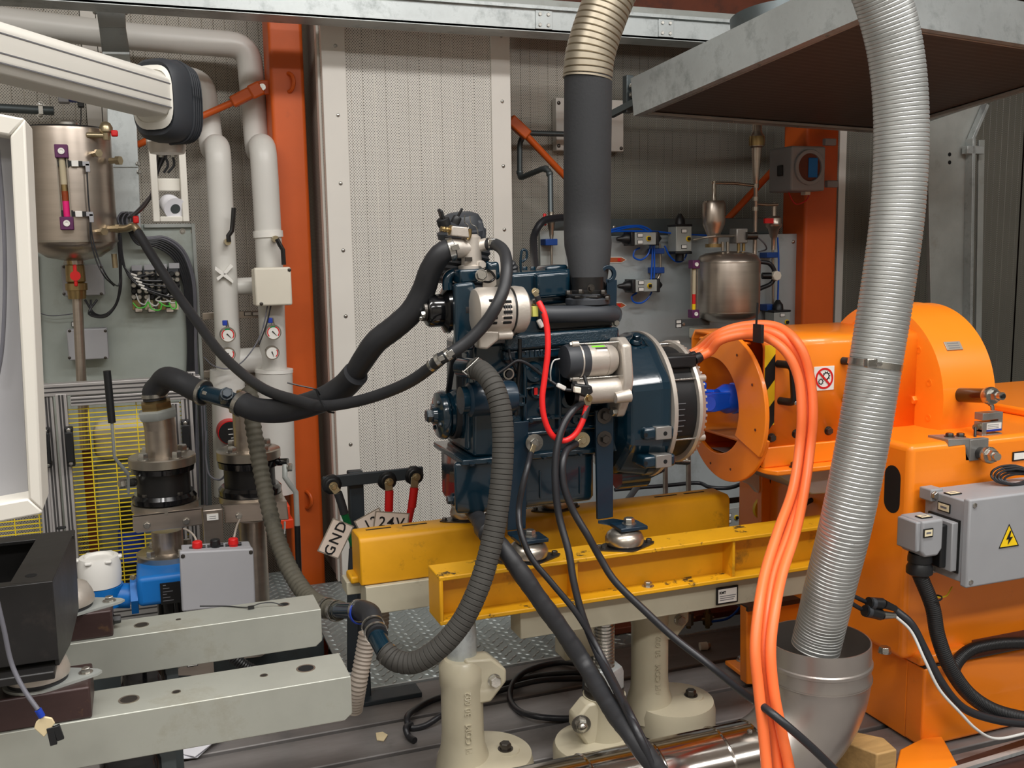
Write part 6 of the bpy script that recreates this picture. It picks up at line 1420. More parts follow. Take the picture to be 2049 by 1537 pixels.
L2([(rp2*1.0, 0.02), (rp2*1.0, zf2(1040))], 'lower_pipe', 'stainless')
for a in (.6, 2.2, 3.9, 5.3): bolt(t2, V((c2.x+math.cos(a)*rF2*.75, 2.72+math.sin(a)*rF2*.75, zf2(897))), ZD, .0125, 'zinc', 1.2, 1.1)
mb = MB(); mb.sweep([A(570, 930, 2.66), A(570, 955, 2.64), A(582, 972, 2.64), A(592, 985, 2.64), A(595, 1052, 2.64)], lambda i: .007, 10, flat=.5); mb.build('lever_arm', 'galv_dull', t2); MB().cyl(A(595, 1052, 2.64), A(598, 1148, 2.64), .008, n=12).build('lever_grip', 'black_label' if 'black_label' in M_ else 'black_plastic', t2)
MB().cyl(A(545, 925, 2.7), A(576, 924, 2.68), .01, n=14).build('lever_hub', 'black_gloss', t2); bolt(t2, A(576, 935, 2.66), (1, -.4, 0), .011, 'zinc', 1.1, .9)
# stainless cross bracket carrying both valves
cbk = thing('valve_bracket', 'stainless cross bracket clamping both valve stacks, with small label', 'bracket', A(420, 1060, 2.55))
def xb(pts, y, dep, nm='bracket_plate'): mb = MB(); mb.prism([A(x, yy, y) for x, yy in pts], (0, dep, 0)); return mb.build(nm, 'stainless', cbk, .002)
xb([(265, 1032), (403, 1016), (406, 1050), (275, 1068), (266, 1062)], 2.52, .004); xb([(448, 1012), (574, 1003), (578, 1040), (450, 1048)], 2.62, .004)
MB().prism([A(265, 1032, 2.52), A(403, 1016, 2.52), A(412, 1010, 2.66), A(280, 1020, 2.66)], (0, 0, -.004)).build('bracket_top', 'stainless', cbk); MB().prism([A(446, 1012, 2.62), A(574, 1003, 2.62), A(566, 990, 2.78), A(446, 998, 2.78)], (0, 0, -.004)).build('bracket_top', 'stainless', cbk)
xb([(405, 1022), (446, 1018), (448, 1130), (412, 1130)], 2.54, .05, 'centre_post')
for px, py, y in ((294, 1051, 2.52), (373, 1043, 2.52), (478, 1032, 2.62), (549, 1024, 2.62)): bolt(cbk, A(px, py, y), (0, -1, 0), .008, 'zinc', 1.1, .8)
mb = MB(); pbox(mb, 414, 1029, 437, 1041, 2.535, .004); mb.build('label_card', 'white', cbk)
for k in range(2): mb = MB(); pbox(mb, 419, 1033+4*k, 432, 1034+4*k, 2.5345, .0006); mb.build('print_line', 'ink_grey', cbk, kind='stuff')
MB().box(A(412, 1040, 2.56).x, A(446, 1040, 2.56).x, 2.56, 2.6, .1, A(420, 1120, 2.56).z).build('lower_post', 'stainless', cbk)
# lower bracket near the black pipe
t = thing('pump_bracket', 'stainless angle plate with screw and two small labels between the two foreground rails', 'bracket', A(400, 1330, 2.2)); mb = MB(); mb.prism([A(335, 1322, 2.3), A(423, 1305, 2.3), A(423, 1345, 2.3), A(400, 1352, 2.3), A(338, 1352, 2.3)], (0, .006, 0)); mb.build('plate', 'stainless', t)
mb = MB(); mb.prism([A(470, 1292, 2.3), A(538, 1284, 2.3), A(536, 1306, 2.3), A(522, 1314, 2.3), A(470, 1320, 2.3)], (0, .006, 0)); mb.build('plate', 'stainless', t)
bolt(t, A(351, 1330, 2.3), (0, -1, 0), .009, 'zinc', 1.3, .8); bolt(t, A(521, 1299, 2.3), (0, -1, 0), .009, 'zinc', 1.3, .8)
q_ = A(400, 1330, 2.31); MB().box(q_.x-.02, q_.x+.03, 2.306, 2.33, .0, q_.z+.01).build('bracket_post', 'stainless', t)
for py in (1308, 1322): mb = MB(); pbox(mb, 374, py, 396, py+12, 2.295, .004); mb.build('label_frame', 'black', t); mb = MB(); pbox(mb, 375.5, py+1.5, 394.5, py+10.5, 2.294, .002); mb.build('label_card', 'white', t)
sweepP('thin_lead', [(330, 1326, 2.28), (360, 1324, 2.28), (395, 1316, 2.28), (422, 1306, 2.28)], 3, 'cable_black', t, 6)
mb = MB(); mb.corr([A(448, 1293, 2.2), A(462, 1310, 2.2), A(490, 1333, 2.2), A(520, 1350, 2.2), A(560, 1390, 2.2), AZ(575, 1440, .015)], .0135, .006, .002, 16); tag(mb.build('black_conduit', 'black_plastic'), 'short black corrugated conduit between the two foreground rails', 'conduit')
# magnetic flow meter: blue body, white head
fm = thing('flow_meter', 'blue flow meter with white screw-on head and black-lettered cover, below the left valve', 'meter', A(260, 1220, 2.5))
c = A(200, 1150, 2.5); r = 41*mpp(c); zt_ = A(200, 1120, 2.5).z
MB().lathe([(r*.95, A(200, 1170, 2.5).z), (r, A(200, 1150, 2.5).z), (r*.98, A(200, 1128, 2.5).z), (r*.9, A(200, 1113, 2.5).z), (r*.7, A(200, 1112, 2.5).z), (r*.66, A(200, 1117, 2.5).z)], V((c.x, 2.5, 0)), ZD, 40).build('head_cap', 'white', fm)
for k in range(6): a = k*PI/3; MB().box(c.x+math.cos(a)*r*.9-.008, c.x+math.cos(a)*r*.9+.008, 2.5+math.sin(a)*r*.9-.008, 2.5+math.sin(a)*r*.9+.008, zt_+.0, zt_+.008).build('cap_lug', 'white', fm, .003)
MB().lathe([(r*.85, A(205, 1212, 2.5).z), (r*.9, A(205, 1190, 2.5).z), (r*.97, A(205, 1171, 2.5).z)], V((c.x+.003, 2.5, 0)), ZD, 40).build('head_base', 'blue', fm)
c1, c2_ = A(232, 1192, 2.5), A(262, 1192, 2.5); MB().cyl(c1, c2_, .03, n=24).build('neck', 'blue', fm); MB().cyl(c2_, c2_+V((.016, 0, 0)), .045, n=6).build('neck_flange', 'blue', fm)
for px, py in ((266, 1155), (224, 1200)): bolt(fm, A(px, py, 2.455), (-.3, -1, 0), .006, 'brass_pale', 1.2, .9)
x0, x1, z0, z1 = rect(274, 1152, 362, 1212, 2.45)
MB().box(x0, x1+.03, 2.45, 2.6, z0, z1).build('sensor_body', 'blue', fm, .012, 3); mb = MB(); pbox(mb, 321, 1166, 362, 1208, 2.446, .006); mb.build('data_plate', 'black', fm)
for k in range(6): mb = MB(); pbox(mb, 326, 1171+6*k, 332+(k*7 % 19), 1172.5+6*k, 2.4455, .0006); mb.build('print_line', 'ink_grey', fm, kind='stuff')

c = A(330, 1140, 2.6); MB().lathe([(.05, z1-.004), (.044, z1+.012), (.04, A(330, 1132, 2.6).z)], V((c0.x, 2.6, 0)), ZD, 30).build('meter_collar', 'blue', fm); MB().lathe([(.035, z0-.12), (.035, z0)], V((c0.x, 2.6, 0)), ZD, 28).build('lower_pipe', 'black_gloss', fm)
# grey box with red and black push valves
gb = thing('manifold_box', 'light grey box with two red and one black connector on top', 'box', A(440, 1200, 2.3))
Yb = 2.3; q = [(359, 1105), (507, 1098), (512, 1210), (364, 1225)]
mb = MB(); mb.prism([A(x, y, Yb) for x, y in q], (0, .02, 0)); mb.build('lid', 'grey_box', gb, .004, 3)
mb = MB(); mb.prism([A(x, y, Yb+.02) for x, y in ((364, 1102), (503, 1094), (508, 1210), (368, 1222))], (0, .05, 0)); mb.build('box_body', 'grey_box', gb, .003)
for px, py in ((366, 1113), (502, 1105)): bolt(gb, A(px, py, Yb), (0, -1, 0), .005, 'bolt_dark', 0, .3, name='screw')
for px, py, m in ((395, 1096, 'red'), (431, 1092, 'black_plastic'), (467, 1090, 'red')):
    p = A(px, py, Yb+.035); MB().lathe([(.0105, -.012), (.0105, 0), (.012, .002), (.011, .014), (.008, .016)], p, ZD, 18).build('connector', m, gb, .001); MB().cyl(p+V((-.018, 0, 0)), p+V((.018, 0, 0)), .004, n=10).build('cross_pin', 'black_plastic', gb)
sweepP('pink_tube', [(395, 1088, 2.335), (390, 1075, 2.36), (380, 1064, 2.4), (368, 1058, 2.45)], 4, 'beige_hose', gb, 8); sweepP('pink_tube', [(467, 1082, 2.335), (470, 1068, 2.36), (475, 1050, 2.45), (480, 1040, 2.5)], 4, 'beige_hose', gb, 8)
# stainless vertical pipe right of grey box is part of valve 2; red actuator and small tubes
t = thing('red_actuator', 'bright red-orange actuator housing behind the right valve, next to the orange column', 'actuator', A(570, 1070, 3.08)); mb = MB(); pbox(mb, 556, 1012, 581, 1040, 3.08, .09); mb.build('housing', 'red_orange', t, .005); mb = MB(); pbox(mb, 553, 1040, 588, 1060, 3.07, .1); mb.build('base', 'red_orange', t, .004)
mb = MB(); pbox(mb, 550, 1060, 560, 1070, 3.08, .06); mb.build('foot', 'red_orange', t)
sweepP('sense_tube', [(570, 1044, 2.87), (569, 1065, 2.87), (564, 1085, 2.86), (560, 1098, 2.85)], 4, 'cable_white', t, 8)
# black frame and bottom steel plates behind the rails
# ================================================================ RIGHT BACKGROUND
YP = 3.3
ip = thing('instrument_panel', 'grey instrument panel on the back wall behind the engine, carrying valves and the small tank', 'panel', A(1400, 900, YP))
x0, x1 = A(1078, 600, YP).x, A(1606, 600, YP).x
MB().box(x0+.08, x1, YP, YP+.02, .1, A(1400, 470, YP).z).build('sheet', 'panel_dim', ip, .002); MB().box(x0+.08, A(1560, 450, YP).x, YP+.04, YP+.06, A(1400, 470, YP).z, A(1300, 437, YP).z).build('cable_tray', 'galv_dark', ip, .002)
MB().box(x0, A(1128, 500, YP).x, YP-.02, YP, A(1100, 600, YP).z, A(1100, 462, YP).z).build('side_sheet', 'galv_dull', ip, .002)
for px, py in ((1587, 484), (1599, 484), (1229, 455)): bolt(ip, A(px, py, YP), (0, -1, 0), .006, 'zinc', 1.2, .5)
# pneumatic valve actuators
def actuator(L, T, R_, B, vert, lb, flip=False):
    y = YP-.09; x0, x1, z0, z1 = rect(L, T, R_, B, y); t = thing('valve_actuator', lb, 'actuator', V(((x0+x1)/2, y+.03, z0)))
    MB().box(x0, x1, y, y+.06, z0, z1).build('actuator_body', 'galv_dull', t, .002)
    c = V(((x0+x1)/2, y, (z0+z1)/2)); h = (z1-z0) if not vert else (x1-x0)
    if not vert:
        MB().box(x0-.014, x0, y-.002, y+.062, z0-.003, z1+.003).build('end_flange', 'black_plastic', t, .003); MB().box(x1, x1+.012, y-.002, y+.062, z0-.003, z1+.003).build('end_flange', 'black_plastic', t, .003)
        MB().lathe([(h*.48, 0), (h*.42, .014), (h*.25, .022), (h*.15, .042)], V((x0-.014, y+.03, c.z)), (-1, 0, 0), 20).build('end_cone', 'black_plastic', t); MB().lathe([(h*.42, 0), (h*.36, .012), (h*.1, .024)], V((x1+.012, y+.03, c.z)), XD, 20).build('end_cone', 'black_plastic', t)
    else:
        MB().box(x0-.003, x1+.003, y-.002, y+.062, z1, z1+.008).build('end_flange', 'black_plastic', t, .003); MB().box(x0-.003, x1+.003, y-.002, y+.062, z0-.01, z0).build('end_flange', 'black_plastic', t, .003)
        MB().lathe([(h*.3, 0), (h*.27, .02), (h*.2, .026), (h*.1, .038)], V((c.x, y+.03, z1+.008)), ZD, 20).build('end_cone', 'black_plastic', t); MB().cyl(V((c.x, y+.03, z0-.01)), V((c.x, y+.03, z0-.035)), h*.25, n=20).build('end_cone', 'black_plastic', t)
    kx = c.x+(.012 if not vert else h*.28); MB().annulus(V((kx, y, c.z)), (0, -1, 0), .006, .0095, .004, 20).build('yellow_knob_ring', 'yellow', t); MB().box(kx-.006, kx+.006, y-.01, y, c.z-.006, c.z+.006).build('knob', 'black', t, .002)
    for dz in ((.012, -.012) if not vert else (.028, -.028)):
        lx = c.x-.02 if not vert else c.x+.002; MB().box(lx-.013, lx+.009, y-.002, y, c.z+dz-.007, c.z+dz+.007).build('label_frame', 'black', t); MB().box(lx-.0115, lx+.0075, y-.0026, y-.002, c.z+dz-.0055, c.z+dz+.0055).build('label_card', 'white', t)
    return t
actuator(1270, 465, 1313, 490, 0, 'upper horizontal valve actuator with black end cones, right of the black exhaust sleeve')
actuator(1272, 560, 1315, 584, 0, 'lower horizontal valve actuator with black end cones, below the first')
actuator(1353, 453, 1384, 503, 1, 'upright valve actuator left of the small stainless tank, black cap on top')
actuator(1549, 625, 1581, 665, 1, 'upright valve actuator at the right edge of the panel, behind the orange cables')
t = actuator(1437, 1016, 1498, 1056, 0, 'grey valve box with yellow and black knob behind the end of the yellow beams')
# blue air tubes
bt = thing('air_tubes', 'blue air tubes looping between the valve actuators', 'tubes', A(1320, 600, YP-.05))
for pts in ([(1222, 465), (1250, 457), (1280, 455), (1300, 468), (1305, 490), (1303, 560)], [(1222, 460), (1255, 453), (1286, 453), (1306, 466), (1309, 492), (1307, 570), (1300, 592), (1284, 606), (1268, 604), (1264, 594), (1274, 586)], [(1302, 490), (1296, 510), (1282, 520), (1268, 514), (1270, 502), (1280, 496)], [(1222, 463), (1300, 463), (1360, 468), (1430, 472)], [(1330, 492), (1340, 512), (1355, 524), (1368, 520), (1374, 502), (1366, 488), (1354, 480)], [(1556, 475), (1558, 520), (1556, 620)]):
    sweepP('tube', [(x, y, YP-.05) for x, y in pts], 3.6, 'blue_hose', bt, 8)
# steel tubes with blue clamps
st_ = thing('steel_tube', 'thin stainless tube in blue clamps between the two horizontal actuators', 'tube', A(1320, 560, YP-.03)); sweepP('tube', [(1320, 488, YP-.03), (1321, 540, YP-.03), (1319, 552, YP-.03), (1314, 562, YP-.03)], 5, 'steel', st_, 10)
for a, b in ((497, 508), (535, 547)): mb = MB(); pbox(mb, 1309, a, 1330, b, YP-.05, .05); mb.build('pipe_clamp', 'blue_clamp', st_, .002)
st2 = thing('steel_tube', 'thin stainless tube in blue clamps on the right side of the panel', 'tube', A(1546, 640, YP-.03)); sweepP('tube', [(1546, 470, YP-.03), (1547, 640, YP-.03)], 5, 'steel', st2, 10, smooth=False)
for a, b in ((505, 516), (609, 622)): mb = MB(); pbox(mb, 1535, a, 1558, b, YP-.05, .05); mb.build('pipe_clamp', 'blue_clamp', st2, .002)
st3 = thing('steel_tube', 'thin stainless tube in a blue clamp left of the black exhaust sleeve', 'tube', A(1104, 535, YP-.05)); sweepP('tube', [(1103, 470, YP-.05), (1104, 545, YP-.05)], 5, 'steel', st3, 10, smooth=False); mb = MB(); pbox(mb, 1092, 478, 1116, 491, YP-.07, .05); mb.build('pipe_clamp', 'blue_clamp', st3, .002)
for (L, R_, y, lb) in ((1208, 1254, 520, 'brown arrow label with white rim, upper one by the exhaust sleeve'), (1224, 1254, 611, 'brown arrow label with white rim, lower one by the blue lifting bracket')):
    t = thing('arrow_label', lb, 'label', A(L, y+6, YP-.004))
    for k, (g, m) in enumerate(((6, 'white'), (4.6, 'arrow_brown'))):
        MB().prism([A(x, yy, YP-.003-.001*k) for x, yy in ((L+k, y-g), (R_-10, y-g), (R_-2*k, y), (R_-10, y+g), (L+k, y+g))], (0, .001, 0)).build('arrow_face', m, t)
    mb = MB(); pbox(mb, R_-18, y-3, R_-12, y+3, YP-.0055, .0006); mb.build('print_symbol', 'red', t)
# tank
ct = A(1457, 560, 3.12); rt = 63*mpp(ct); zt_, zb_ = A(1457, 522, 3.12).z, A(1457, 628, 3.12).z
t2 = thing('fuel_tank', 'small stainless tank with red and yellow level gauge, on the instrument panel', 'tank', V((ct.x, 3.12, zb_-.03)))
MB().lathe([(rt*.2, zb_-.034), (rt*.6, zb_-.028), (rt*.88, zb_-.014), (rt*.99, zb_+.004), (rt, zb_+.01), (rt, zt_-.006), (rt*.985, zt_), (rt*.9, zt_+.018), (rt*.7, zt_+.028), (rt*.3, zt_+.034), (rt*.1, zt_+.035)], V((ct.x, 3.12, 0)), ZD, 52).build('shell', 'stainless', t2)
for z in (zb_+.008, zt_-.006): MB().annulus(V((ct.x, 3.12, z)), ZD, rt*.9, rt*1.01, .003, 52).build('weld_seam', 'steel', t2)
mb = MB(); pbox(mb, 1364, 638, 1420, 652, 3.14, .006); mb.build('bracket_strip', 'galv_dark', t2); bolt(t2, A(1368, 649, 3.14), (0, -1, 0), .005, 'zinc', 1.2, .6)
for a in (640, 648): mb = MB(); pbox(mb, 1353, a, 1364, a+8, 3.135, .004); mb.build('label_frame', 'black', t2); mb = MB(); pbox(mb, 1354, a+1, 1363, a+7, 3.133, .003); mb.build('label_card', 'white', t2)
s2 = thing('sight_glass', 'level gauge with purple blocks, red and yellow marks, on the small tank', 'gauge', A(1390, 636, 3.02))
sightglass(s2, 1390, 529, 1389, 628, 8, 3.02, [(0, .14, 'yellow'), (.14, .38, 'red'), (.38, 1, 'glass_pale')])
# separator vessel
t = thing('separator_vessel', 'small stainless cone-bottomed vessel standing on top of the small tank', 'vessel', A(1428, 498, 3.12)); c = A(1428, 440, 3.12); r = 23*mpp(c)
zz = lambda py: A(1428, py, 3.12).z
MB().lathe([(r*.42, zz(492)), (r*.42, zz(478)), (r*.95, zz(450)), (r, zz(442)), (r, zz(408)), (r*.85, zz(402)), (r*.3, zz(401))], V((c.x, 3.12, 0)), ZD, 36).build('shell', 'stainless', t); MB().cyl(V((c.x, 3.12, zz(495))), V((c.x, 3.12, zz(488))), r*.7, n=24).build('brass_collar', 'brass', t)
MB().lathe([(.009, zz(402)), (.009, zz(392)), (.0075, zz(390)), (.0085, zz(380)), (.0085, zz(375)), (.007, zz(372)), (.007, zz(362))], V((c.x, 3.12, 0)), ZD, 14).build('riser', 'steel', t); sweepP('cross_pipe', [(1424, 366, 3.12), (1470, 367, 3.12), (1512, 372, 3.12)], 6, 'steel', t, 12, smooth=False)
t = thing('vent_pipe', 'vertical stainless vent pipe with brass ball coupling rising to the hood', 'pipe', A(1512, 520, 3.12)); c = A(1512, 400, 3.12); z_ = lambda py: A(1512, py, 3.12).z
MB().lathe([(.0075, z_(520)), (.0075, z_(370)), (.009, z_(368)), (.0125, z_(345)), (.018, z_(305)), (.018, z_(296)), (.026, z_(293)), (.028, z_(282)), (.026, z_(272)), (.02, z_(268)), (.017, z_(262)), (.017, z_(240))], V((c.x, 3.12, 0)), ZD, 28).build('pipe_run', 'stainless', t); MB().lathe([(.027, z_(292)), (.0285, z_(282)), (.027, z_(273))], V((c.x, 3.12, 0)), ZD, 28).build('brass_ball', 'brass', t)
for py in (372, 398, 418, 470): MB().cyl(V((c.x, 3.12, z_(py+4))), V((c.x, 3.12, z_(py-4))), .011, n=6).build('pipe_fitting', 'steel', t)
t = thing('relief_valve', 'stainless relief valve with dark red label, right above the small tank', 'valve', A(1548, 500, 3.15)); c = A(1548, 455, 3.15); z_ = lambda py: A(1548, py, 3.15).z
MB().lathe([(.008, z_(500)), (.008, z_(478)), (.013, z_(474)), (.02, z_(458)), (.028, z_(454)), (.03, z_(450)), (.027, z_(447)), (.027, z_(437)), (.02, z_(434)), (.009, z_(432)), (.009, z_(406))], V((c.x, 3.15, 0)), ZD, 30).build('valve_body', 'stainless', t)
mb = MB(); pbox(mb, 1531, 437, 1548, 447, 3.12, .01); mb.build('red_label', 'red', t); sweepP('branch', [(1512, 408, 3.14), (1535, 410, 3.14), (1556, 409, 3.14)], 6, 'steel', t, 12, smooth=False)
t = thing('solenoid_valve', 'small steel valve block with dark coil on top of the small tank', 'valve', A(1485, 498, 3.1)); mb = MB(); pbox(mb, 1474, 457, 1497, 487, 3.08, .05); mb.build('valve_block', 'cast_grey', t, .004); MB().cyl(A(1492, 472, 3.08), A(1513, 472, 3.08), .014, n=20).build('coil', 'bolt_dark', t)
for px in (1446, 1456, 1478, 1488): MB().cyl(A(px, 502, 3.1), A(px, 484, 3.1), .006, n=10).build('fitting', 'brass' if px > 1470 else 'steel', t)
sweepP('inlet_tube', [(1388, 480, 3.12), (1420, 474, 3.08), (1474, 472, 3.1)], 5, 'steel', t, 10); sweepP('coil_lead', [(1513, 472, 3.08), (1530, 488, 3.1), (1532, 500, 3.15), (1518, 504, 3.15)], 3, 'cable_grey', t, 8)
sweepP('black_hose', [(1522, 524, 3.15), (1540, 528, 3.14), (1550, 545, 3.14), (1545, 565, 3.15), (1520, 578, 3.15)], 9, 'cable_black', t2, 10)
t = thing('level_switch', 'round cream-coloured switch head on a black stem at the right of the small tank', 'switch', A(1555, 560, 3.13)); c = A(1556, 552, 3.12); MB().cyl(c, c+V((0, .02, 0)), .019, n=8).build('switch_head', 'cream_plastic', t, .003); MB().cyl(A(1525, 552, 3.15), A(1545, 552, 3.14), .012, n=16).build('stem', 'black_plastic', t)
# dark pipework, tap and black hose left of the sleeve
dp = thing('iron_pipework', 'dark iron pipework with elbows on the wall right of the white bay', 'pipe', A(1040, 360, 3.5))
sweepP('pipe_run', [(1180, 270, 3.5), (1050, 266, 3.5), (1040, 285, 3.5), (1040, 350, 3.5), (1042, 356, 3.48), (1090, 336, 3.35), (1101, 345, 3.33), (1102, 430, 3.3)], 11, 'galv_dark', dp, 14, rnd=.02); 
for px, py, y in ((1040, 345, 3.5), (1092, 338, 3.35), (1100, 348, 3.33)): p = A(px, py, y); MB().sph(p, .013, 12).build('elbow_fitting', 'galv_dark', dp)
t = thing('tap', 'small steel ball tap with red wing handle left of the exhaust sleeve', 'tap', A(1103, 478, 3.25)); c = A(1103, 450, 3.28); z_ = lambda py: A(1103, py, 3.28).z
MB().lathe([(.006, z_(478)), (.009, z_(470)), (.009, z_(462)), (.011, z_(458)), (.013, z_(448)), (.013, z_(438)), (.01, z_(432)), (.01, z_(424))], V((c.x, 3.28, 0)), ZD, 18).build('valve_body', 'steel', t); q = A(1091, 440, 3.27); MB().box(q.x-.006, q.x+.006, q.y, q.y+.01, q.z-.02, q.z+.022).build('red_tap', 'red', t, .004); MB().cyl(q, A(1101, 441, 3.28), .005, n=10).build('spindle', 'red', t)
mb = MB(); ptube(mb, [(1160, 436, 3.3), (1115, 436, 3.25), (1085, 444, 3.22), (1070, 468, 3.2), (1068, 500, 3.1), (1072, 545, 2.9), (1076, 580, 2.6)], 15, 14); tag(mb.build('black_hose', 'cable_black'), 'black rubber hose arching down behind the valve cover from behind the exhaust sleeve', 'hose')
t = thing('wall_plate', 'cream metal cover plate screwed to the wall behind the exhaust sleeve', 'plate', A(1180, 303, 3.58)); mb = MB(); pbox(mb, 1113, 198, 1248, 302, 3.57, .04); mb.build('plate_sheet', 'white_cover', t, .003)
for px, py in ((1118, 206), (1118, 292), (1243, 297)): bolt(t, A(px, py, 3.57), (0, -1, 0), .006, 'bolt_dark', 1.2, .5)
# orange braces right
t = thing('brace_rod', 'orange diagonal brace rod running down from the white bay behind the sleeve', 'rod', A(1130, 355, 3.45)); MB().cyl(A(1050, 268, 3.45), A(1260, 490, 3.45), .0125, n=12).build('rod', 'orange_column', t); MB().bar(A(1020, 238, 3.44), A(1056, 272, 3.44), .03, .04).build('fork', 'orange_column', t, .006)
t = thing('brace_rod', 'orange diagonal brace rod running up to the round-window box', 'rod', A(1455, 445, 3.45)); MB().cyl(A(1445, 450, 3.45), A(1592, 292, 3.4), .0135, n=12).build('rod', 'orange_column', t); MB().bar(A(1578, 305, 3.38), A(1618, 262, 3.38), .03, .045).build('fork', 'orange_column', t, .006)
# round-window box on the orange column
t = thing('window_box', 'grey metal box with a round window and blue part inside, on the orange column', 'box', A(1625, 380, 3.1)); yw = 3.08; x0, x1, z0, z1 = rect(1584, 292, 1652, 382, yw)
MB().box(x0, x1, yw, yw+.14, z0, z1).build('box_body', 'grey_enclosure', t, .008, 3); c = A(1618, 335, yw); r = 35*mpp(c)
MB().annulus(c+V((0, .001, 0)), (0, -1, 0), r*.78, r, .012, 44).build('window_ring', 'grey_enclosure', t, .002); MB().cyl(c+V((0, -.0005, 0)), c+V((0, -.002, 0)), r*.78, n=40).build('window_pane', 'rust_frame', t); MB().box(c.x-.004, c.x+.036, c.y-.006, c.y-.002, c.z-.036, c.z+.034).build('blue_insert', 'blue', t, .003)
for px, py in ((1660, 284), (1664, 368)): mb = MB(); pbox(mb, px-8, py-7, px+14, py+7, yw+.1, .02); mb.build('mount_ear', 'grey_enclosure', t, .003)
mb = MB(); pbox(mb, 1564, 330, 1584, 352, yw+.05, .03); mb.build('side_gland', 'black_plastic', t, .003); mb = MB(); pbox(mb, 1612, 380, 1622, 390, yw+.05, .03); mb.build('bottom_gland', 'cream_plastic', t, .002)
sweepP('red_lead', [(1570, 350, yw+.08), (1578, 385, yw+.1), (1592, 408, yw+.1), (1612, 402, yw+.1), (1620, 388, yw+.06)], 2.5, 'red', t, 6)
# galvanised hood support plate, far right
t = thing('support_plate', 'tall galvanised folded plate standing behind the silver flexible hose on the right', 'plate', A(1900, 640, 3.25)); y = 3.2
MB().prism([A(x, yy, y) for x, yy in ((1855, 245), (1975, 205), (1962, 250), (1940, 275), (1926, 1250), (1876, 1250))], (0, .02, 0)).build('plate_sheet', 'galv_dull', t, .002)
MB().bar(A(1942, 278, y-.02), A(1932, 900, y-.02), .014, .04, (0, 1, 0)).build('flange', 'galv', t, .001); MB().bar(A(1972, 210, y-.02), A(1942, 280, y-.02), .014, .03, (0, 1, 0)).build('flange', 'galv', t, .001)
MB().bar(A(1963, 280, y-.0), A(1953, 900, y), .03, .01, (0, 1, 0)).build('side_strip', 'galv_dull', t, .001)
for py in (309, 325): c = A(1900, py, y); MB().cyl(c+V((0, -.001, 0)), c+V((0, .0, 0)), .008, n=16).build('hole', 'void', t)
mb = MB(); pbox(mb, 1936, 292, 1970, 308, y-.04, .03); mb.build('clamp', 'galv', t, .002)
# pipes, hose and funnel low behind the generator
t = thing('drop_pipes', 'two thin steel pipes with a red-handled tap below the flywheel housing', 'pipes', A(1355, 975, 3.0))
for a, b in ((1331, 900), (1377, 870)): MB().cyl(A(a, b, 3.0), V((A(a+2, 1010, 3.0).x, 3.0, 0)), .009, n=14).build('pipe_run', 'stainless', t)
MB().cyl(A(1340, 922, 3.0), A(1378, 924, 3.0), .012, n=14).build('valve_body', 'zinc', t); mb = MB(); pbox(mb, 1352, 908, 1366, 917, 2.99, .015); mb.build('red_tap', 'red', t, .003)
mb = MB(); ptube(mb, [(1255, 1002, 2.5), (1275, 975, 2.7), (1295, 955, 2.9), (1325, 940, 3.0)], 11, 12); tag(mb.build('black_hose', 'cable_black'), 'black hose curving up behind the rear yellow beam below the flywheel housing', 'hose')
mb = MB(); ptube(mb, [(1230, 980, 3.1), (1330, 972, 3.1), (1400, 967, 3.1), (1420, 975, 3.05), (1460, 976, 3.0), (1500, 960, 2.9)], 8, 12); tag(mb.build('black_hose', 'cable_black'), 'slim black hose running level behind the yellow beams towards the funnel', 'hose')
t = thing('plastic_funnel', 'cream curved plastic guard sheet under the orange horseshoe guard', 'sheet', A(1505, 1000, 2.13)); MB().prism([A(x, yy, 2.13) for x, yy in ((1483, 945), (1530, 940), (1530, 960), (1518, 988), (1505, 972), (1490, 965))], (0, .02, 0)).build('sheet_body', 'cream_plastic', t, .003)
t = thing('yellow_ring', 'yellow hose ring peeping out left of the orange pedestal leg', 'ring', A(1520, 1020, 2.15)); c = A(1530, 1018, 2.147); MB().annulus(c, YD, .02, .03, .01, 28).build('ring_body', 'yellow', t)
t = thing('white_container', 'small translucent white container behind the guard top', 'container', A(1420, 675, 3.22)); mb = MB(); pbox(mb, 1400, 658, 1424, 680, 3.22, .08); mb.build('container_body', 'cream_plastic', t, .006)
# ================================================================ HOSES, HOOD, CABLES
# extraction hood, tilted a little, near edge higher
hA, hB = AZ(1270, 232, 1.5), AZ(1768, 267, 1.5); hD = AZ(1720, 38, 1.62); 
ex = (hB-hA); ey = (hD-hA); hC = hB+ey; hn = ex.cross(ey).normalized()*-1
if hn.z < 0: hn = -hn
TH = .118
hd = thing('extraction_hood', 'big galvanised extraction hood with brown perforated underside, upper right', 'hood', hA)
def face(a, b, nm, m='galv', h=TH, base=0.):
    n_ = (b-a).cross(hn).normalized(); MB().prism([a+hn*base, b+hn*base, b+hn*(base+h), a+hn*(base+h)], n_*.004).build(nm, m, hd)
for a, b in ((hA, hD), (hD, hC), (hC, hB), (hB, hA)): face(a, b, 'side_panel')
cen = (hA+hC)/2
ins = [p+(cen-p)*.045 for p in (hA, hB, hC, hD)]; o4 = [hA, hB, hC, hD]
for i in range(4):
    j = (i+1) % 4; MB().prism([o4[i], o4[j], ins[j], ins[i]], hn*.004).build('bottom_lip', 'galv', hd)
    a, b = ins[i], ins[j]; MB().bar(a+hn*.004, b+hn*.004, .012, .008, hn).build('inner_frame', 'galv_dull', hd)
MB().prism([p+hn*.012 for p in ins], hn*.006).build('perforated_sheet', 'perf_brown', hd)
MB().prism([p+hn*(TH-.003) for p in o4], hn*.003).build('top_panel', 'galv', hd)
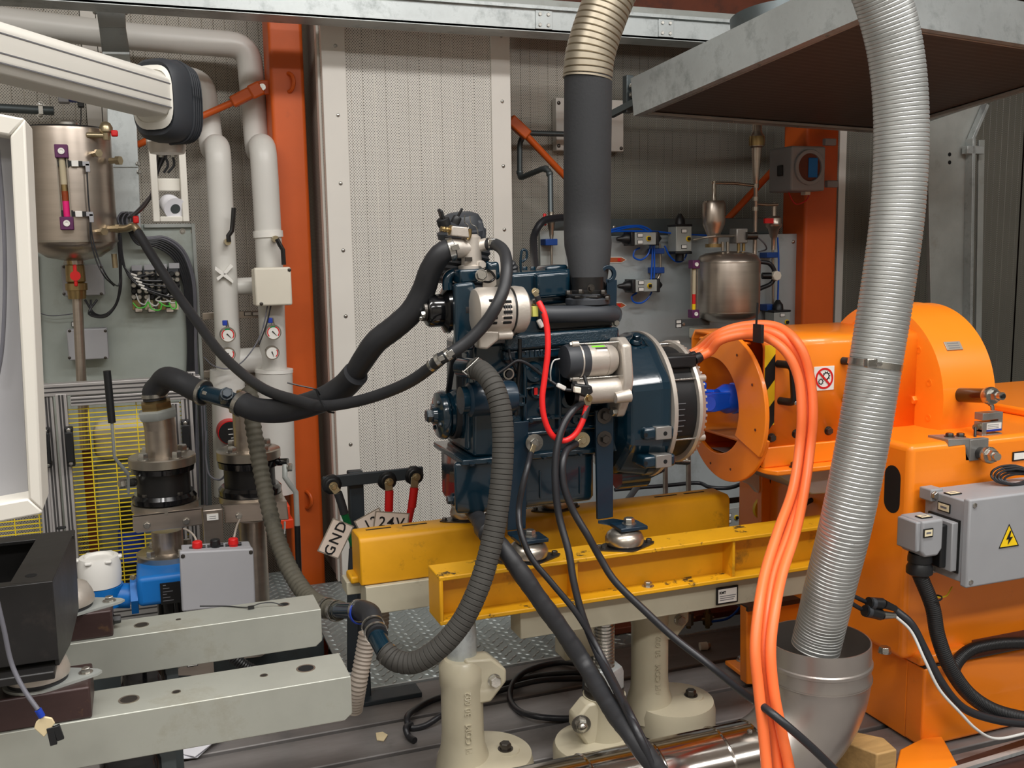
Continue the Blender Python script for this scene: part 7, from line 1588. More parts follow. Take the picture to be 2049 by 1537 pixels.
for f in (.08, .35, .62, .9): bolt(hd, ins[0]+(ins[1]-ins[0])*f-hn*.001+(o4[0]-ins[0])*.5, -hn, .004, 'zinc', 1.3, .5, name='rivet'); bolt(hd, ins[0]+(ins[3]-ins[0])*f-hn*.001+(o4[0]-ins[0])*.4, -hn, .004, 'zinc', 1.3, .5, name='rivet')
c = hA+ex*.22+ey*.42+hn*(TH+.0); u = ex.normalized(); 
MB().lathe([(.16, 0), (.16, .012), (.13, .014), (.13, .1)], c, hn, 48).build('duct_collar', 'galv_dark', hd)
t = thing('hood_bracket', 'dark angled bracket bolted between hood corner and wall rail', 'bracket', A(1262, 220, 2.95)); MB().bar(A(1222, 230, 3.05), A(1270, 205, 2.95), .02, .02).build('arm_bar', 'galv_dark', t); mb = MB(); pbox(mb, 1254, 150, 1268, 225, 2.98, .03); mb.build('upright', 'galv_dark', t, .002)
for py in (172, 190, 205): bolt(t, A(1264, py, 2.97), (0, -1, 0), .008, 'zinc', 1.2, .9)
# left flexible exhaust hose + black sleeve
fx = thing('flexible_exhaust_hose', 'warm silver corrugated hose coming down from above into the black sleeve', 'hose', A(1175, 150, 1.97))
YE = EF+.02+.08
P = [A(1275, -120, YE), A(1235, -40, YE), A(1210, 20, YE), A(1192, 70, YE), A(1180, 115, YE), A(1175, 160, YE)]
mb = MB(); rr = 50*mpp(P[3]); mb.corr(P, rr, .0128, .0036, 36, k=7, shape='step'); mb.build('hose_body', 'flex_hose_warm', fx, ang=24)
es = thing('exhaust_sleeve', 'black insulating sleeve around the vertical exhaust pipe above the manifold', 'sleeve', A(1176, 590, YE))
P = [A(1177, 140, YE), A(1176, 250, YE), A(1175, 350, YE), A(1175, 440, YE), A(1176, 480, YE-.01), A(1178, 510, YE-.03), A(1178, 540, YE-.05), A(1178, 575, EF+.03)]; D_ = resample(spline(P, 8), .006); N_ = len(D_); m0 = mpp(P[2])
L0 = [sum((D_[i+1]-D_[i]).length for i in range(k)) for k in range(N_)]; tot = L0[-1]
def rf(i):
    f = L0[i]/tot; r = 47.5
    if f < .012: r = 46
    if f > .78: r = 47.5-(f-.78)/.22*13
    return r*m0
mb = MB(); mb.sweep(D_, rf, 40); mb.build('sleeve_body', 'black_foam', es)
pq = A(1178, 586, EF+.02); MB().lathe([(.036, .016), (.036, .022), (.033, .024), (.033, .05)], cE, ZD, 32).build('pipe_collar', 'black_paint', es)
bolt(es, A(1182, 577, EF-.018), (0, -1, 0), .006, 'bolt_dark', 1.4, .8)
# right flexible hose
fr = thing('flexible_hose', 'large silver flexible hose curving down from the top into the steel elbow', 'hose', A(1636, 1275, 1.576))
P = [A(1700, -150, 1.5), A(1738, -70, 1.5), A(1766, 0, 1.5), A(1791, 100, 1.5), A(1803, 230, 1.5), A(1798, 400, 1.5), A(1780, 550, 1.5), A(1753, 720, 1.5), A(1723, 900, 1.5), A(1692, 1050, 1.51), A(1662, 1170, 1.54), A(1640, 1262, 1.57), A(1632, 1295, 1.576)]
rr = 52*mpp(P[6]); mb = MB(); mb.corr(P, rr, .0078, .0013, 40, k=5, sub=10, shape='step'); mb.build('hose_body', 'flex_hose', fr, ang=24)
c = A(1750, 735, 1.5); d = (A(1753, 720, 1.5)-A(1745, 765, 1.5)).normalized()
MB().annulus(c, d, rr*1.0, rr*1.025, .012, 48).build('hose_clamp', 'zinc', fr); q = A(1742, 726, 1.5-rr-.004); MB().obox(q, (XD, YD, ZD), (.011, .006, .008)).build('clamp_screw_box', 'zinc', fr, .002); MB().cyl(q+V((.008, -.002, -.001)), q+V((.022, 0, -.003)), .005, n=10).build('clamp_screw', 'zinc', fr)
# steel elbow and horizontal duct
eb = thing('duct_elbow', 'brushed stainless duct elbow on the floor, open collar on top', 'elbow', V((1.21, 1.576, 0)))
cm = A(1637, 1277, 1.576); xe, ze = cm.x, cm.z; re = 103*mpp(cm); zc_ = .082
mb = MB(); Rb = .15
P = [V((xe, 1.576, ze-.075)), V((xe, 1.576, ze-.09))]+[V((xe-Rb+Rb*math.cos(a), 1.576, zc_+Rb-Rb*math.sin(a))) for a in [PI/2*k/14 for k in range(15)]]
ks = [V(p) for p in P]
if ks[1].z < zc_+Rb+.002: ks[0].z = zc_+Rb+.01; ks[1].z = zc_+Rb+.005
mb.sweep(ks, lambda i: re*1.03-(re*1.03-.080)*i/len(ks), 56, cap=False); mb.build('bend', 'brushed', eb)
mb = MB(); u, v, d = frame(ZD); R = [mb.ring(V((xe, 1.576, z)), u, v, r_, 56) for r_, z in ((re*1.03, ze-.075), (re*1.0, ze-.062), (re, ze-.048), (re*1.03, ze-.046), (re*1.03, ze-.04), (re, ze-.038), (re*.99, ze), (re*.965, ze), (re*.97, ze-.1))]; mb.loft(R, cap=False); mb.build('collar', 'brushed', eb)
mb = MB(); a = ks[-1]; rings = []
hp = thing('horizontal_duct', 'polished stainless duct lying on the floor in front of the jacks', 'duct', V((.8, 1.576, 0)))
mb = MB(); mb.cyl(V((a.x+.001, 1.576, zc_)), V((.2, 1.576, zc_)), .079, n=56, cap=False); mb.build('duct_body', 'polished', hp)
for xq in (a.x-.004, 1.0, .86, .72, .5): MB().lathe([(.0795, -.003), (.0812, 0), (.0795, .003)], V((xq, 1.576, zc_)), XD, 56).build('seam_bead', 'polished', hp)
bolt(hp, V((a.x-.02, 1.576-.02, zc_+.077)), (0, -.3, 1), .004, 'zinc', 1.3, .6, name='rivet')
# orange power cables
pts = [(1440, 676, 1.83), (1490, 661, 1.80), (1545, 664, 1.75), (1588, 698, 1.71), (1612, 755, 1.69), (1619, 830, 1.67), (1613, 900, 1.66), (1598, 980, 1.62), (1574, 1065, 1.56), (1549, 1150, 1.5), (1535, 1225, 1.45), (1528, 1300, 1.42), (1534, 1380, 1.40), (1545, 1460, 1.38), (1556, 1540, 1.36), (1564, 1620, 1.34)]
SX = {0: [0, 0, -10, -14, -15, -15, -14, -12, -18, -19, -18, -17, -16, -18, -22, -26], 1: [0, 0, 2, 0, -2, -3, 0, 6, 4, -2, 0, 1, 2, 3, 0, -2], 2: [0, 0, 10, 12, 9, 8, 8, 12, 18, 16, 15, 14, 14, 18, 24, 30]}
SY = {0: [6, 9, 12, 8, 0, 0], 1: [-2, 0, 2, 0, 0, 0], 2: [-9, -9, -10, -6, 0, 0]}
SD = {0: 0, 1: .012, 2: -.006}
for k in range(3):
    Q = [GLAND[k], GLAND[k]+V((.02, -.004, .01))]
    for i, (x, y, yy) in enumerate(pts): Q.append(A(x+SX[k][i], y+(SY[k][i] if i < 6 else 0), yy+(SD[k] if i > 2 else .006*k)))
    labs = ('orange power cable, inner one of the three loops over the guard', 'orange power cable, middle one of the three loops over the guard', 'orange power cable, outer one of the three loops over the guard')
    mb = MB(); mb.tube(Q, 9.5*mpp(Q[6]), 16, 8); tag(mb.build('power_cable', 'orange_cable'), labs[k], 'cable', 'orange power cables')
t = thing('cable_tie', 'black cable tie standing up around the orange cables on the guard roof', 'cable tie', A(1516, 672, 1.76)); p = A(1514, 664, 1.75); MB().box(p.x-.003, p.x+.003, p.y-.022, p.y+.01, p.z-.022, p.z+.016).build('strap', 'black_plastic', t, .001); MB().bar(A(1513, 655, 1.74), A(1516, 606, 1.74), .002, .004).build('strap_tail', 'black_plastic', t)
# black electric cables of the engine
def cable(nm, pts, w_, m, lb, cat='cable', par=None, n=10, grp=None):
    mb = MB(); ptube(mb, pts, w_, n, 8); o = mb.build(nm, m, par)
    if par is None: tag(o, lb, cat, grp)
    return o
c1 = thing('battery_cable', 'thin black cable from the left ground stud, hanging in front of the left support leg', 'cable', A(1062, 905, 1.76))
cable('cable_run', [(1062, 908, 1.79), (1055, 935, 1.76), (1045, 975, 1.75), (1038, 1020, 1.75), (1042, 1065, 1.72), (1062, 1115, 1.70), (1105, 1168, 1.68), (1152, 1225, 1.66), (1192, 1290, 1.64), (1232, 1370, 1.56), (1262, 1430, 1.46), (1292, 1490, 1.42), (1330, 1560, 1.4)], 13, 'cable_black', '', par=c1); MB().bar(A(1069, 890, 1.795), A(1061, 912, 1.79), .010, .004, (0, 1, 0)).build('cable_lug', 'brass_pale', c1, .001)
cable('battery_cable', [(1166, 808, 1.785), (1148, 820, 1.77), (1128, 850, 1.76), (1114, 900, 1.75), (1111, 960, 1.74), (1118, 1030, 1.73), (1138, 1105, 1.7), (1148, 1165, 1.68), (1165, 1230, 1.66), (1192, 1300, 1.64), (1238, 1390, 1.52), (1275, 1465, 1.43), (1312, 1545, 1.4)], 15, 'cable_black', 'black battery cable from the starter motor running straight down past the mounts')
c3 = thing('battery_cable', 'long black cable from the right ground stud crossing in front of the steel elbow', 'cable', A(1152, 890, 1.76))
cable('cable_run', [(1153, 888, 1.79), (1135, 900, 1.77), (1126, 925, 1.75), (1128, 970, 1.74), (1147, 1022, 1.73), (1176, 1072, 1.71), (1200, 1115, 1.7), (1228, 1160, 1.68), (1290, 1222, 1.64), (1350, 1277, 1.6), (1420, 1331, 1.54), (1480, 1380, 1.46), (1550, 1432, 1.36), (1620, 1492, 1.33), (1690, 1560, 1.32)], 15, 'cable_black', '', par=c3, n=12); MB().bar(A(1163, 882, 1.792), A(1150, 892, 1.79), .010, .004, (0, 1, 0)).build('cable_lug', 'brass_pale', c3, .001)
mb = MB(); D_ = resample(spline([A(*q) for q in ((938, 1008, 1.93), (958, 1040, 1.86), (985, 1075, 1.74), (1012, 1105, 1.70), (1045, 1150, 1.68), (1080, 1200, 1.67), (1125, 1262, 1.66), (1170, 1330, 1.64), (1225, 1420, 1.52), (1270, 1480, 1.44), (1330, 1560, 1.4))], 8), .005)
mb.sweep(D_, lambda i: .0168+.0012*math.sin(i*.35)+(.0045 if 26 < i < 36 else 0)+(.001 if (i//9) % 2 else 0), 16); tag(mb.build('cable_loom', 'black_rubber'), 'thick black taped cable loom running down from under the sump across the front beam', 'cable')
def zcable(pts, w_, z=.008): return [AZ(x, y, z+(dz if len(q) > 2 else 0)) for q in pts for x, y, dz in ((q+(0,)) if len(q) == 2 else q,)]
for k, (pts, lb) in enumerate(((((1215, 1352), (1150, 1346), (1080, 1352), (1010, 1368), (940, 1384), (880, 1396), (838, 1415), (814, 1440), (822, 1456), (850, 1452), (882, 1432), (925, 1404), (990, 1385), (1080, 1362), (1180, 1358)), 'black cable laid in a long double loop on the iron bed behind the front jack'),
    (((1235, 1350), (1180, 1334), (1120, 1326), (1065, 1338), (1030, 1362), (1020, 1392), (1035, 1420), (1075, 1434), (1130, 1438), (1190, 1434)), 'black cable in a round loop on the iron bed left of the middle jack'),
    (((822, 1450), (812, 1458), (818, 1474), (830, 1482)), 'short black cable end on the iron bed left of the front jack'))):
    P = [AZ(x, y, .008+.012*(i % 3 == 1)) for i, (x, y) in enumerate(pts)]; mb = MB(); mb.tube(P, .0072, 10, 8); tag(mb.build('floor_cable', 'cable_black'), lb, 'cable')
# red battery cable to the alternator
rc = thing('red_cable', 'bright red battery cable hanging in a U between alternator and starter motor', 'cable', A(1130, 882, 1.74))
cable('cable_run', [(1078, 604, 1.79), (1088, 625, 1.78), (1095, 660, 1.775), (1096, 705, 1.77), (1090, 755, 1.77), (1085, 800, 1.77), (1090, 840, 1.77), (1106, 872, 1.77), (1128, 882, 1.77), (1150, 870, 1.77), (1166, 842, 1.77), (1174, 812, 1.775)], 12, 'red_cable', '', par=rc, n=14)
cable('black_sleeve', [(1074, 592, 1.79), (1080, 607, 1.79), (1087, 628, 1.78)], 12, 'cable_black', '', par=rc); cable('black_sleeve', [(1168, 838, 1.77), (1175, 815, 1.775), (1177, 806, 1.78)], 13, 'cable_black', '', par=rc)
MB().bar(A(1068, 583, 1.79), A(1076, 594, 1.79), .010, .003, (0, 1, 0)).build('cable_lug', 'brass_pale', rc, .001)
# engine wiring loom
wl = thing('wiring_loom', 'thin black engine wiring loom with white connectors across the block face', 'wiring', A(1100, 780, 1.84))
cable('loom', [(985, 755, 1.83), (1010, 738, 1.83), (1035, 722, 1.83), (1055, 728, 1.83), (1082, 748, 1.83), (1110, 768, 1.82), (1130, 779, 1.8), (1152, 782, 1.79)], 7, 'cable_black', '', par=wl)
cable('branch', [(1018, 700, 1.84), (1022, 718, 1.83), (1030, 735, 1.84), (1035, 745, 1.85)], 6, 'cable_black', '', par=wl); cable('white_wire', [(1120, 718, 1.8), (1108, 722, 1.8), (1102, 740, 1.8), (1102, 762, 1.81)], 3, 'cable_white', '', par=wl)
for (a, b) in (((1115, 770), (1131, 778)), ((1077, 640), (1085, 655))): MB().bar(A(*a, 1.80), A(*b, 1.80), .009, .009).build('white_connector', 'white', wl, .002)
cable('dipstick_tube', [(1040, 678, 1.84), (1040, 720, 1.84), (1036, 770, 1.845), (1032, 830, 1.85)], 8, 'black_paint', '', par=wl)
# clamps helper
def clampring(c, d, r, par, w_=.009, m='zinc', nm='hose_clamp', screw=True):
    MB().annulus(c-V(d).normalized()*w_/2, d, r*.98, r*1.07, w_, 32).build(nm, m, par)
    if screw: u, v, dd = frame(d); MB().obox(c-YD*(r*1.05)+ZD*.004, (V(d).normalized(), YD, V(d).normalized().cross(YD)), (w_*.7, .004, .006)).build('clamp_screw', m, par, .001)
# big coolant hose in two lengths
ch = thing('coolant_hose', 'thick black coolant hose sweeping down left from the thermostat housing', 'hose', A(690, 780, 2.15)); P = [A(908, 497, EF+.035), A(885, 506, 1.9), A(862, 540, 1.92), A(848, 580, 1.94), A(825, 622, 1.96), A(790, 655, 1.99), A(755, 682, 2.02), A(728, 718, 2.06), A(705, 755, 2.1), A(692, 775, 2.12)]
r0_ = 23*mpp(P[3]); D_ = resample(spline(P, 8), .01); nD = len(D_)
mb = MB(); mb.sweep(D_, lambda i: r0_*(.92+.16*math.sin(PI*i/nD)**1) + (.003 if i > nD-5 else 0), 28); mb.build('hose_body', 'black_rubber', ch); clampring(A(903, 499, EF+.033), A(908, 497, EF+.035)-A(893, 501, 1.9), r0_*.95, ch, .011)
ch2 = thing('coolant_hose', 'thick black coolant hose lying nearly level between the upper hose and the blue T fitting', 'hose', A(560, 820, 2.3)); P = [A(712, 748, 2.08), A(690, 772, 2.12), A(655, 795, 2.16), A(610, 812, 2.22), A(560, 822, 2.28), A(515, 820, 2.33), A(478, 806, 2.37)]
mb = MB(); mb.tube(P, 24.5*mpp(P[4]), 28); mb.build('hose_body', 'black_rubber', ch2); clampring(A(483, 808, 2.365), A(483, 808, 2.365)-A(470, 800, 2.38), 25*mpp(P[5]), ch2, .012)
t = thing('cable_tie', 'black cable tie with long tail binding the two level hoses', 'cable tie', A(655, 800, 2.13)); MB().tube([A(575, 766, 2.1), A(600, 772, 2.1), A(632, 780, 2.1), A(640, 790, 2.11)], .0018, 6).build('strap_tail', 'black_plastic', t); MB().tube([A(632, 778, 2.1), A(640, 800, 2.1), (A(655, 822, 2.1)), A(668, 826, 2.12)], .0022, 6).build('strap', 'black_plastic', t)
tf = thing('hose_fitting', 'dark blue steel T fitting joining the two black coolant hoses at the left', 'fitting', A(440, 800, 2.42)); MB().cyl(A(405, 786, 2.46), A(478, 806, 2.38), .02, n=24).build('fitting_tube', 'navy', tf); c = A(452, 795, 2.39); MB().cyl(c+V((0, .02, -.01)), c+V((0, -.03, .012)), .017, n=8).build('drain_plug', 'navy', tf, .002); bolt(tf, c+V((0, -.032, .012)), (0, -1, .4), .012, 'navy', 1.2, 1)
ch3 = thing('coolant_hose', 'black hose bend from the left valve stack to the blue T fitting', 'hose', A(320, 810, 2.5)); P = [HOSE1+V((0, 0, -.012)), HOSE1+V((-.001, 0, .008)), A(318, 772, 2.585), A(332, 757, 2.56), A(358, 763, 2.52), A(385, 777, 2.49), A(410, 787, 2.46)]
mb = MB(); mb.tube(P, 23*mpp(P[4]), 26); mb.build('hose_body', 'black_rubber', ch3); clampring(A(407, 786, 2.463), A(415, 788, 2.455)-A(400, 783, 2.47), 24*mpp(P[4]), ch3); clampring(HOSE1+V((0, 0, -.0)), V((-.05, 0, 1)), 24*mpp(P[4]), ch3, screw=False)
# bypass hose loop and long thin hose
bh = thing('bypass_hose', 'black bypass hose looping from the thermostat down across the alternator', 'hose', A(895, 712, 1.8)); P = [A(974, 489, EF+.03), A(990, 489, 1.87), A(1008, 503, 1.83), A(1014, 535, 1.79), A(1009, 575, 1.77), A(992, 615, 1.76), A(967, 652, 1.77), A(935, 684, 1.78), A(900, 708, 1.79), A(882, 718, 1.80)]
rb_ = 12.5*mpp(P[4]); mb = MB(); mb.tube(P, rb_, 20); mb.build('hose_body', 'black_rubber', bh); clampring(A(980, 488, EF+.018), V((1, -.2, 0)), rb_, bh); clampring(A(897, 710, 1.79), P[8]-P[7], rb_, bh); clampring(A(878, 720, 1.80), P[9]-P[8], rb_, bh)
th_ = thing('heater_hose', 'long thin black hose from the engine sagging left and up to the big tank', 'hose', A(640, 812, 2.2)); P = [A(884, 717, 1.80), A(862, 735, 1.84), (A(820, 764, 1.9)), A(765, 788, 1.97), A(705, 805, 2.05), A(645, 812, 2.12), A(590, 800, 2.2), A(535, 782, 2.32), A(490, 752, 2.45), A(440, 705, 2.6), A(395, 645, 2.75), A(345, 575, 2.88), A(300, 505, 2.97), A(274, 462, 3.02)]
mb = MB(); D_ = resample(spline(P, 8), .012); nD = len(D_); mb.sweep(D_, lambda i: .0118+.0015*i/nD, 16); mb.build('hose_body', 'black_rubber', th_); clampring(A(868, 729, 1.83), P[1]-P[0], .0125, th_)
# ribbed hose
rh = thing('ribbed_hose', 'thick ribbed black hose hanging in a big arc in front of the engine and beams', 'hose', A(820, 1330, 1.7)); P = [A(946, 738, 1.80), A(962, 742, 1.78), A(985, 768, 1.74), A(1000, 810, 1.72), A(1006, 860, 1.71), A(1006, 915, 1.70), A(1001, 980, 1.69), A(992, 1045, 1.68), A(978, 1110, 1.67), A(956, 1180, 1.66), A(922, 1248, 1.66), A(875, 1300, 1.67), A(828, 1326, 1.69), A(792, 1322, 1.71), A(768, 1302, 1.73)]
mb = MB(); mb.corr(P, 22*mpp(P[5]), .0096, .0016, 28, k=8, shape='step'); mb.build('hose_body', 'ribbed_rubber', rh, ang=20); clampring(A(952, 738, 1.79), P[1]-P[0], 22*mpp(P[5]), rh, .004, screw=False); clampring(A(776, 1310, 1.725), P[-1]-P[-2], 22*mpp(P[5]), rh, .004, screw=False)
for pts in ([(926, 745), (940, 733), (958, 716)], [(925, 742), (934, 750)]): sweepP('clamp_wire', [(x, y, 1.77) for x, y in pts], 2.5, 'zinc', rh, 6)
MB().cyl(A(950, 738, 1.80), A(925, 735, 1.86), .02, n=24).build('engine_spigot', 'navy', rh)
tf2 = thing('hose_fitting', 'dark blue steel tube between ribbed hose and black rubber elbow, low left', 'fitting', A(757, 1290, 1.75)); MB().cyl(A(772, 1306, 1.73), A(748, 1262, 1.79), .0175, n=24).build('fitting_tube', 'navy', tf2)
re_ = thing('rubber_elbow', 'short black rubber elbow hose low left of the front beam', 'hose', A(740, 1240, 1.85)); P = [A(756, 1272, 1.77), A(746, 1250, 1.81), A(742, 1230, 1.84), A(728, 1222, 1.87), A(712, 1222, 1.9)]
mb = MB(); mb.tube(P, .02, 22); mb.build('hose_body', 'black_rubber', re_); clampring(A(752, 1266, 1.78), P[1]-P[0], .021, re_, .005); clampring(A(746, 1253, 1.8), P[1]-P[0], .021, re_, .004, screw=False); clampring(A(717, 1222, 1.89), P[4]-P[3], .021, re_, .007); clampring(A(720, 1226, 1.885), P[4]-P[3], .0215, re_, .007, 'blue_label', screw=False)
tf3 = thing('hose_fitting', 'short dark blue tube between rubber elbow and old brown ribbed hose', 'fitting', A(690, 1225, 1.95)); MB().cyl(A(715, 1222, 1.895), A(672, 1222, 1.99), .016, n=22).build('fitting_tube', 'navy', tf3)
oh = thing('ribbed_hose', 'old brown-grey ribbed hose hanging behind the rails past the right valve', 'hose', A(640, 1215, 2.05)); P = [A(680, 1222, 1.98), A(655, 1217, 2.03), A(615, 1192, 2.15), A(580, 1140, 2.25), A(552, 1070, 2.35), A(530, 980, 2.42), A(513, 890, 2.46), A(505, 840, 2.48), A(502, 800, 2.5), (A(497, 780, 2.52))]
mb = MB(); mb.corr(P, .0205, .015, .0025, 24, k=5); mb.build('hose_body', 'old_ribbed', oh); clampring(A(672, 1222, 1.99), P[1]-P[0], .021, oh); clampring(A(655, 1217, 2.03), P[1]-P[0], .021, oh)
for k, (pts, lb) in enumerate((([(763, 1195, 2.12), (762, 1250, 2.12), (752, 1300, 2.12)], 'beige ribbed hose under the end of the rear beam'), ([(735, 1268, 1.92), (728, 1310, 1.92), (716, 1372, 1.92), (708, 1420, 1.95)], 'beige ribbed hose dropping left of the ribbed black hose end'))):
    mb = MB(); mb.corr([A(*q) for q in pts], .0185, .0085, .0022, 24, k=4); tag(mb.build('beige_hose', 'beige_hose'), lb, 'hose')
# terminal stand
ts = thing('terminal_stand', 'dark grey steel stand with cross bar and three black cable terminals', 'stand', A(716, 1345, 2.3)); Yt = 2.3
x0, x1, z0, z1 = rect(702, 944, 731, 1160, Yt); MB().box(x0, x1, Yt, Yt+.03, .0, z1).build('post', 'dark_frame', ts, .003); MB().bar(A(646, 966, Yt-.012), A(846, 945, Yt-.012), .012, .028).build('cross_bar', 'dark_frame', ts, .002)
MB().prism([A(x, y, Yt-.01) for x, y in ((700, 1100), (715, 1100), (716, 1345), (696, 1345), (696, 1170))], (0, .01, 0)).build('gusset', 'dark_frame', ts)
MB().box(x0-.2, x1+.12, Yt-.03, Yt+.03, .0, .012).build('foot', 'dark_frame', ts, .002)
for px, py in ((665, 971), (776, 963), (830, 953)):
    c = A(px, py, Yt-.022); MB().lathe([(.024, .016), (.024, .004), (.02, 0), (.017, -.006)], c, (0, 1, 0), 10).build('terminal_insulator', 'black_plastic', ts, .002); bolt(ts, c+V((0, -.012, 0)), (0, -1, 0), .008, 'brass_pale', 1.3, .9, .8)
def tcable(pts, m1, pts2, m2, lb, px, py):
    t = thing('terminal_cable', lb, 'cable', A(pts[-1][0], pts[-1][1], Yt-.05)); sweepP('sleeve', [(x, y, Yt-.04) for x, y in pts], 17, m1, t, 14)
    sweepP('cable_run', [(x, y, Yt-.04+.02*i) for i, (x, y) in enumerate(pts2)], 14.5, m2, t, 14); MB().bar(A(px, py, Yt-.038), A(pts[0][0], pts[0][1], Yt-.04), .018, .005, (0, 1, 0)).build('cable_lug', 'brass_pale', t, .001); return t
tcable([(676, 986), (684, 1010), (689, 1028)], 'black_rubber', [(688, 1026), (696, 1048), (704, 1080), (716, 1110), (724, 1150)], 'green', 'green ground cable with black sleeve on the left terminal', 665, 972)
tcable([(779, 982), (778, 1022)], 'red', [(778, 1020), (776, 1045), (778, 1080), (780, 1120)], 'red_cable', 'red cable on the middle terminal of the stand', 776, 964)
tcable([(829, 976), (824, 1015)], 'red', [(824, 1012), (817, 1045), (812, 1080), (808, 1120)], 'red_cable', 'red cable on the right terminal of the stand', 830, 954)
def tagc(cx, cy, w_, h_, ang, s_, lb, y, fs):
    c = A(cx, cy, y); a = math.radians(ang); xd = V((math.cos(a), 0, math.sin(a))); yd = V((-math.sin(a), 0, math.cos(a))); m_ = mpp(c)
    t = thing('cable_tag', lb, 'tag', c-V((0, 0, h_*m_/2))); MB().obox(c, (xd, YD, yd), (w_*m_/2, .0008, h_*m_/2)).build('card', 'tag_paper', t); MB().obox(c+V((0, .001, 0)), (xd, YD, yd), (w_*m_/2+.003, .0004, h_*m_/2+.003)).build('sleeve_rim', 'label_alu', t)
    text(t, s_, c+V((0, -.0012, 0))+yd*.0, xd, yd, fs, 'ink', depth=.0003, bold=.0004, spacing=1.2)['kind'] = 'stuff'
tagc(672, 1078, 68, 42, 62, 'GND', 'cream tag reading GND in black marker, hanging on the green cable', Yt-.075, .034)
tagc(742, 1046, 52, 34, 24, '12', 'cream tag reading 12, half hidden behind the 24V tag', Yt-.066, .03); tagc(783, 1046, 66, 38, -10, '24V', 'cream tag reading 24V in black marker, hanging behind the rear beam', Yt-.075, .034)
# heavy cables at the lower right
def A2(x, y, yy=1.5): return A(x, y, yy)
hv = thing('corrugated_cable', 'thick black corrugated cable from the grey plug curving down to the right edge', 'cable', PLUGB); P = [PLUGB, A(1866, 1215, 1.545), A(1876, 1270, 1.54), A(1898, 1330, 1.53), A(1935, 1385, 1.52), A(1985, 1420, 1.51), A(2060, 1440, 1.5), A(2150, 1450, 1.5)]
mb = MB(); mb.corr(P, .0155, .0042, .001, 20, k=3); mb.build('conduit', 'black_plastic', hv); MB().annulus(A(1868, 1196, 1.545), P[2]-P[1], .015, .0172, .003, 20).build('cable_tie', 'black_plastic', hv)
P = [A(1905, 1350, 1.56), A(1915, 1325, 1.57), A(1940, 1302, 1.58), A(1985, 1290, 1.58), A(2060, 1286, 1.58), A(2150, 1284, 1.58)]; mb = MB(); mb.corr(P, .0135, .004, .0009, 20, k=3); tag(mb.build('corrugated_cable', 'black_plastic'), 'black corrugated cable entering the orange base opening at the right edge', 'cable')
cable('signal_cable', [(1792, 1222, 1.56), (1822, 1248, 1.54), (1850, 1300, 1.52), (1880, 1360, 1.5), (1925, 1415, 1.49), (1990, 1440, 1.48), (2100, 1452, 1.48)], 17, 'cable_black', 'black signal cable from the connectors running beside the corrugated cable')
cable('white_lead', [(1790, 1232, 1.55), (1822, 1262, 1.53), (1850, 1320, 1.5), (1880, 1380, 1.48), (1920, 1425, 1.46), (1952, 1458, 1.45), (1990, 1478, 1.45), (2060, 1466, 1.45)], 6, 'cable_white', 'thin light grey lead curving along the black cables, lower right')
for k, (pts, lb) in enumerate((([(1706, 1192), (1738, 1206), (1765, 1208), (1792, 1218)], 'black round connector pair with grey ring, upper, left of the orange base'), ([(1700, 1205), (1730, 1222), (1762, 1230), (1790, 1232)], 'black round connector pair with silver end, lower, left of the orange base'))):
    t = thing('round_connector', lb, 'connector', A(pts[-1][0], pts[-1][1], 1.55)); sweepP('lead', [(x, y, 1.565) for x, y in pts], 9, 'cable_black', t, 10); MB().cyl(A(*pts[1], 1.555), A(*pts[2], 1.555), .0115, n=16).build('connector_body', 'black_plastic', t); MB().cyl(A(pts[1][0]+3, pts[1][1]+1, 1.554), A(pts[1][0]+10, pts[1][1]+2, 1.554), .0122, n=16).build('ring', 'dark_plastic', t)
    MB().cyl(A(pts[2][0]+4, pts[2][1]+1, 1.55), A(*pts[3], 1.55), .009, .006, n=14).build('strain_relief', 'black_plastic' if k == 0 else 'zinc', t)
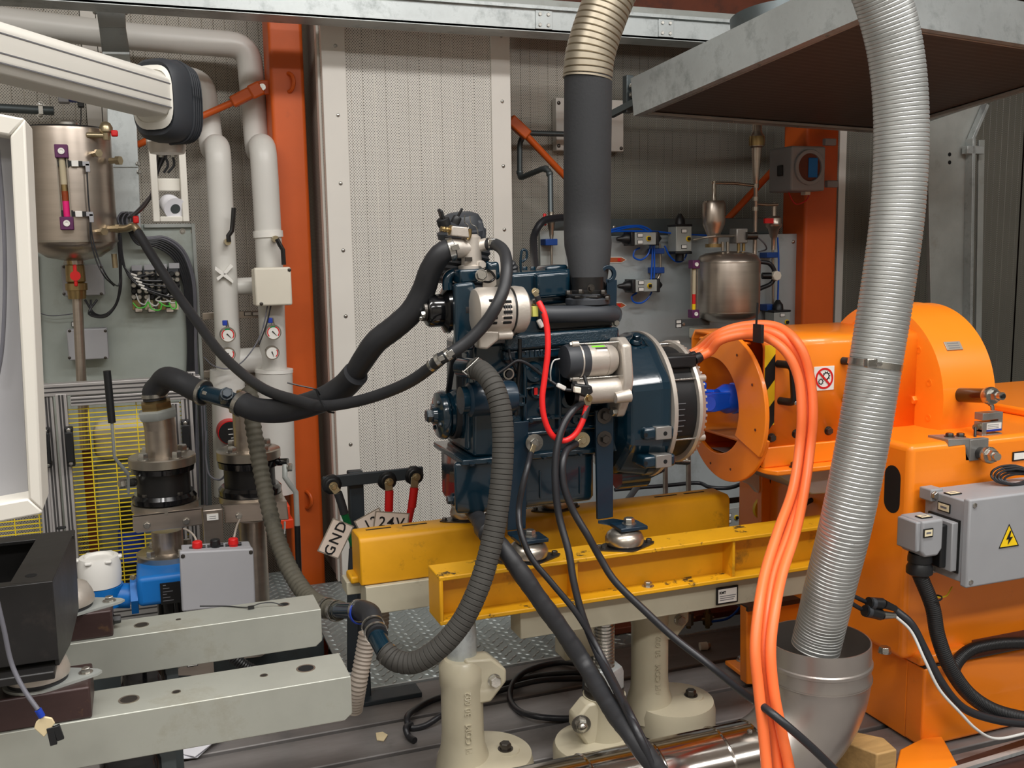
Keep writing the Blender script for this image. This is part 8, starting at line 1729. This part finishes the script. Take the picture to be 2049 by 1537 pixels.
sweepP('earth_wire', [(1857, 1180, 1.56), (1872, 1194, 1.56), (1890, 1194, 1.56), (1905, 1175, 1.6)], 3, 'yellow_wire', GC, 8)
# wood block and steel channel
t = thing('wood_block', 'pale wooden block wedged against the orange base beside the steel elbow', 'block', AZ(1770, 1510, 0))
wz = .075; a, b = AZ(1742, 1462, wz), AZ(1795, 1500, wz); MB().prism([V((1.30, a.y+.0, wz)), V((b.x-.05, b.y, wz)), V((b.x, b.y, wz)), V((b.x+.01, b.y+.05, wz)), V((1.34, a.y+.03, wz))], (0, 0, -wz)).build('block_body', 'wood', t, .003)
t = thing('steel_channel', 'dark steel channel with bright edge on the floor at the lower right corner', 'channel', AZ(1980, 1530, 0)); MB().prism([AZ(1845, 1545, .02), AZ(2200, 1430, .02), AZ(2200, 1560, .02), AZ(1845, 1640, .02)], (0, 0, -.018)).build('channel_body', 'brown_steel', t); MB().bar(AZ(1900, 1545, .026), AZ(2200, 1455, .026), .014, .008).build('bright_edge', 'galv', t)
# grey lead hanging over the black bracket with taped end
t = thing('taped_lead', 'grey braided lead hanging over the black bracket, ending in tan tape and black plugs', 'cable', A(95, 1480, 1.4)); sweepP('lead', [(-20, 1130, 1.42), (-6, 1200, 1.42), (8, 1260, 1.42), (24, 1330, 1.42), (48, 1380, 1.41), (76, 1420, 1.4)], 9.5, 'cable_grey', t, 12)
MB().cyl(A(76, 1420, 1.4), A(84, 1434, 1.4), .0045, n=10).build('blue_sleeve', 'blue_label', t); MB().prism([A(x, y, 1.398) for x, y in ((84, 1434), (104, 1438), (110, 1448), (88, 1476), (68, 1458), (72, 1446))], (0, .004, 0)).build('tape_flag', 'tape', t, .001)
for a, b in (((100, 1455), (108, 1490)), ((112, 1452), (122, 1480))): MB().bar(A(*a, 1.4), A(*b, 1.4), .006, .009).build('black_plug', 'black_plastic', t, .001)
# tie wrap mast etc. on the dynamometer cables
mb = MB(); ptube(mb, [(1625, 1000, 1.95), (1610, 1010, 1.95), (1603, 1030, 1.95)], 10, 10); tag(mb.build('black_hose', 'cable_black'), 'short black hose bend inside the pedestal cut-out behind the orange cables', 'hose')
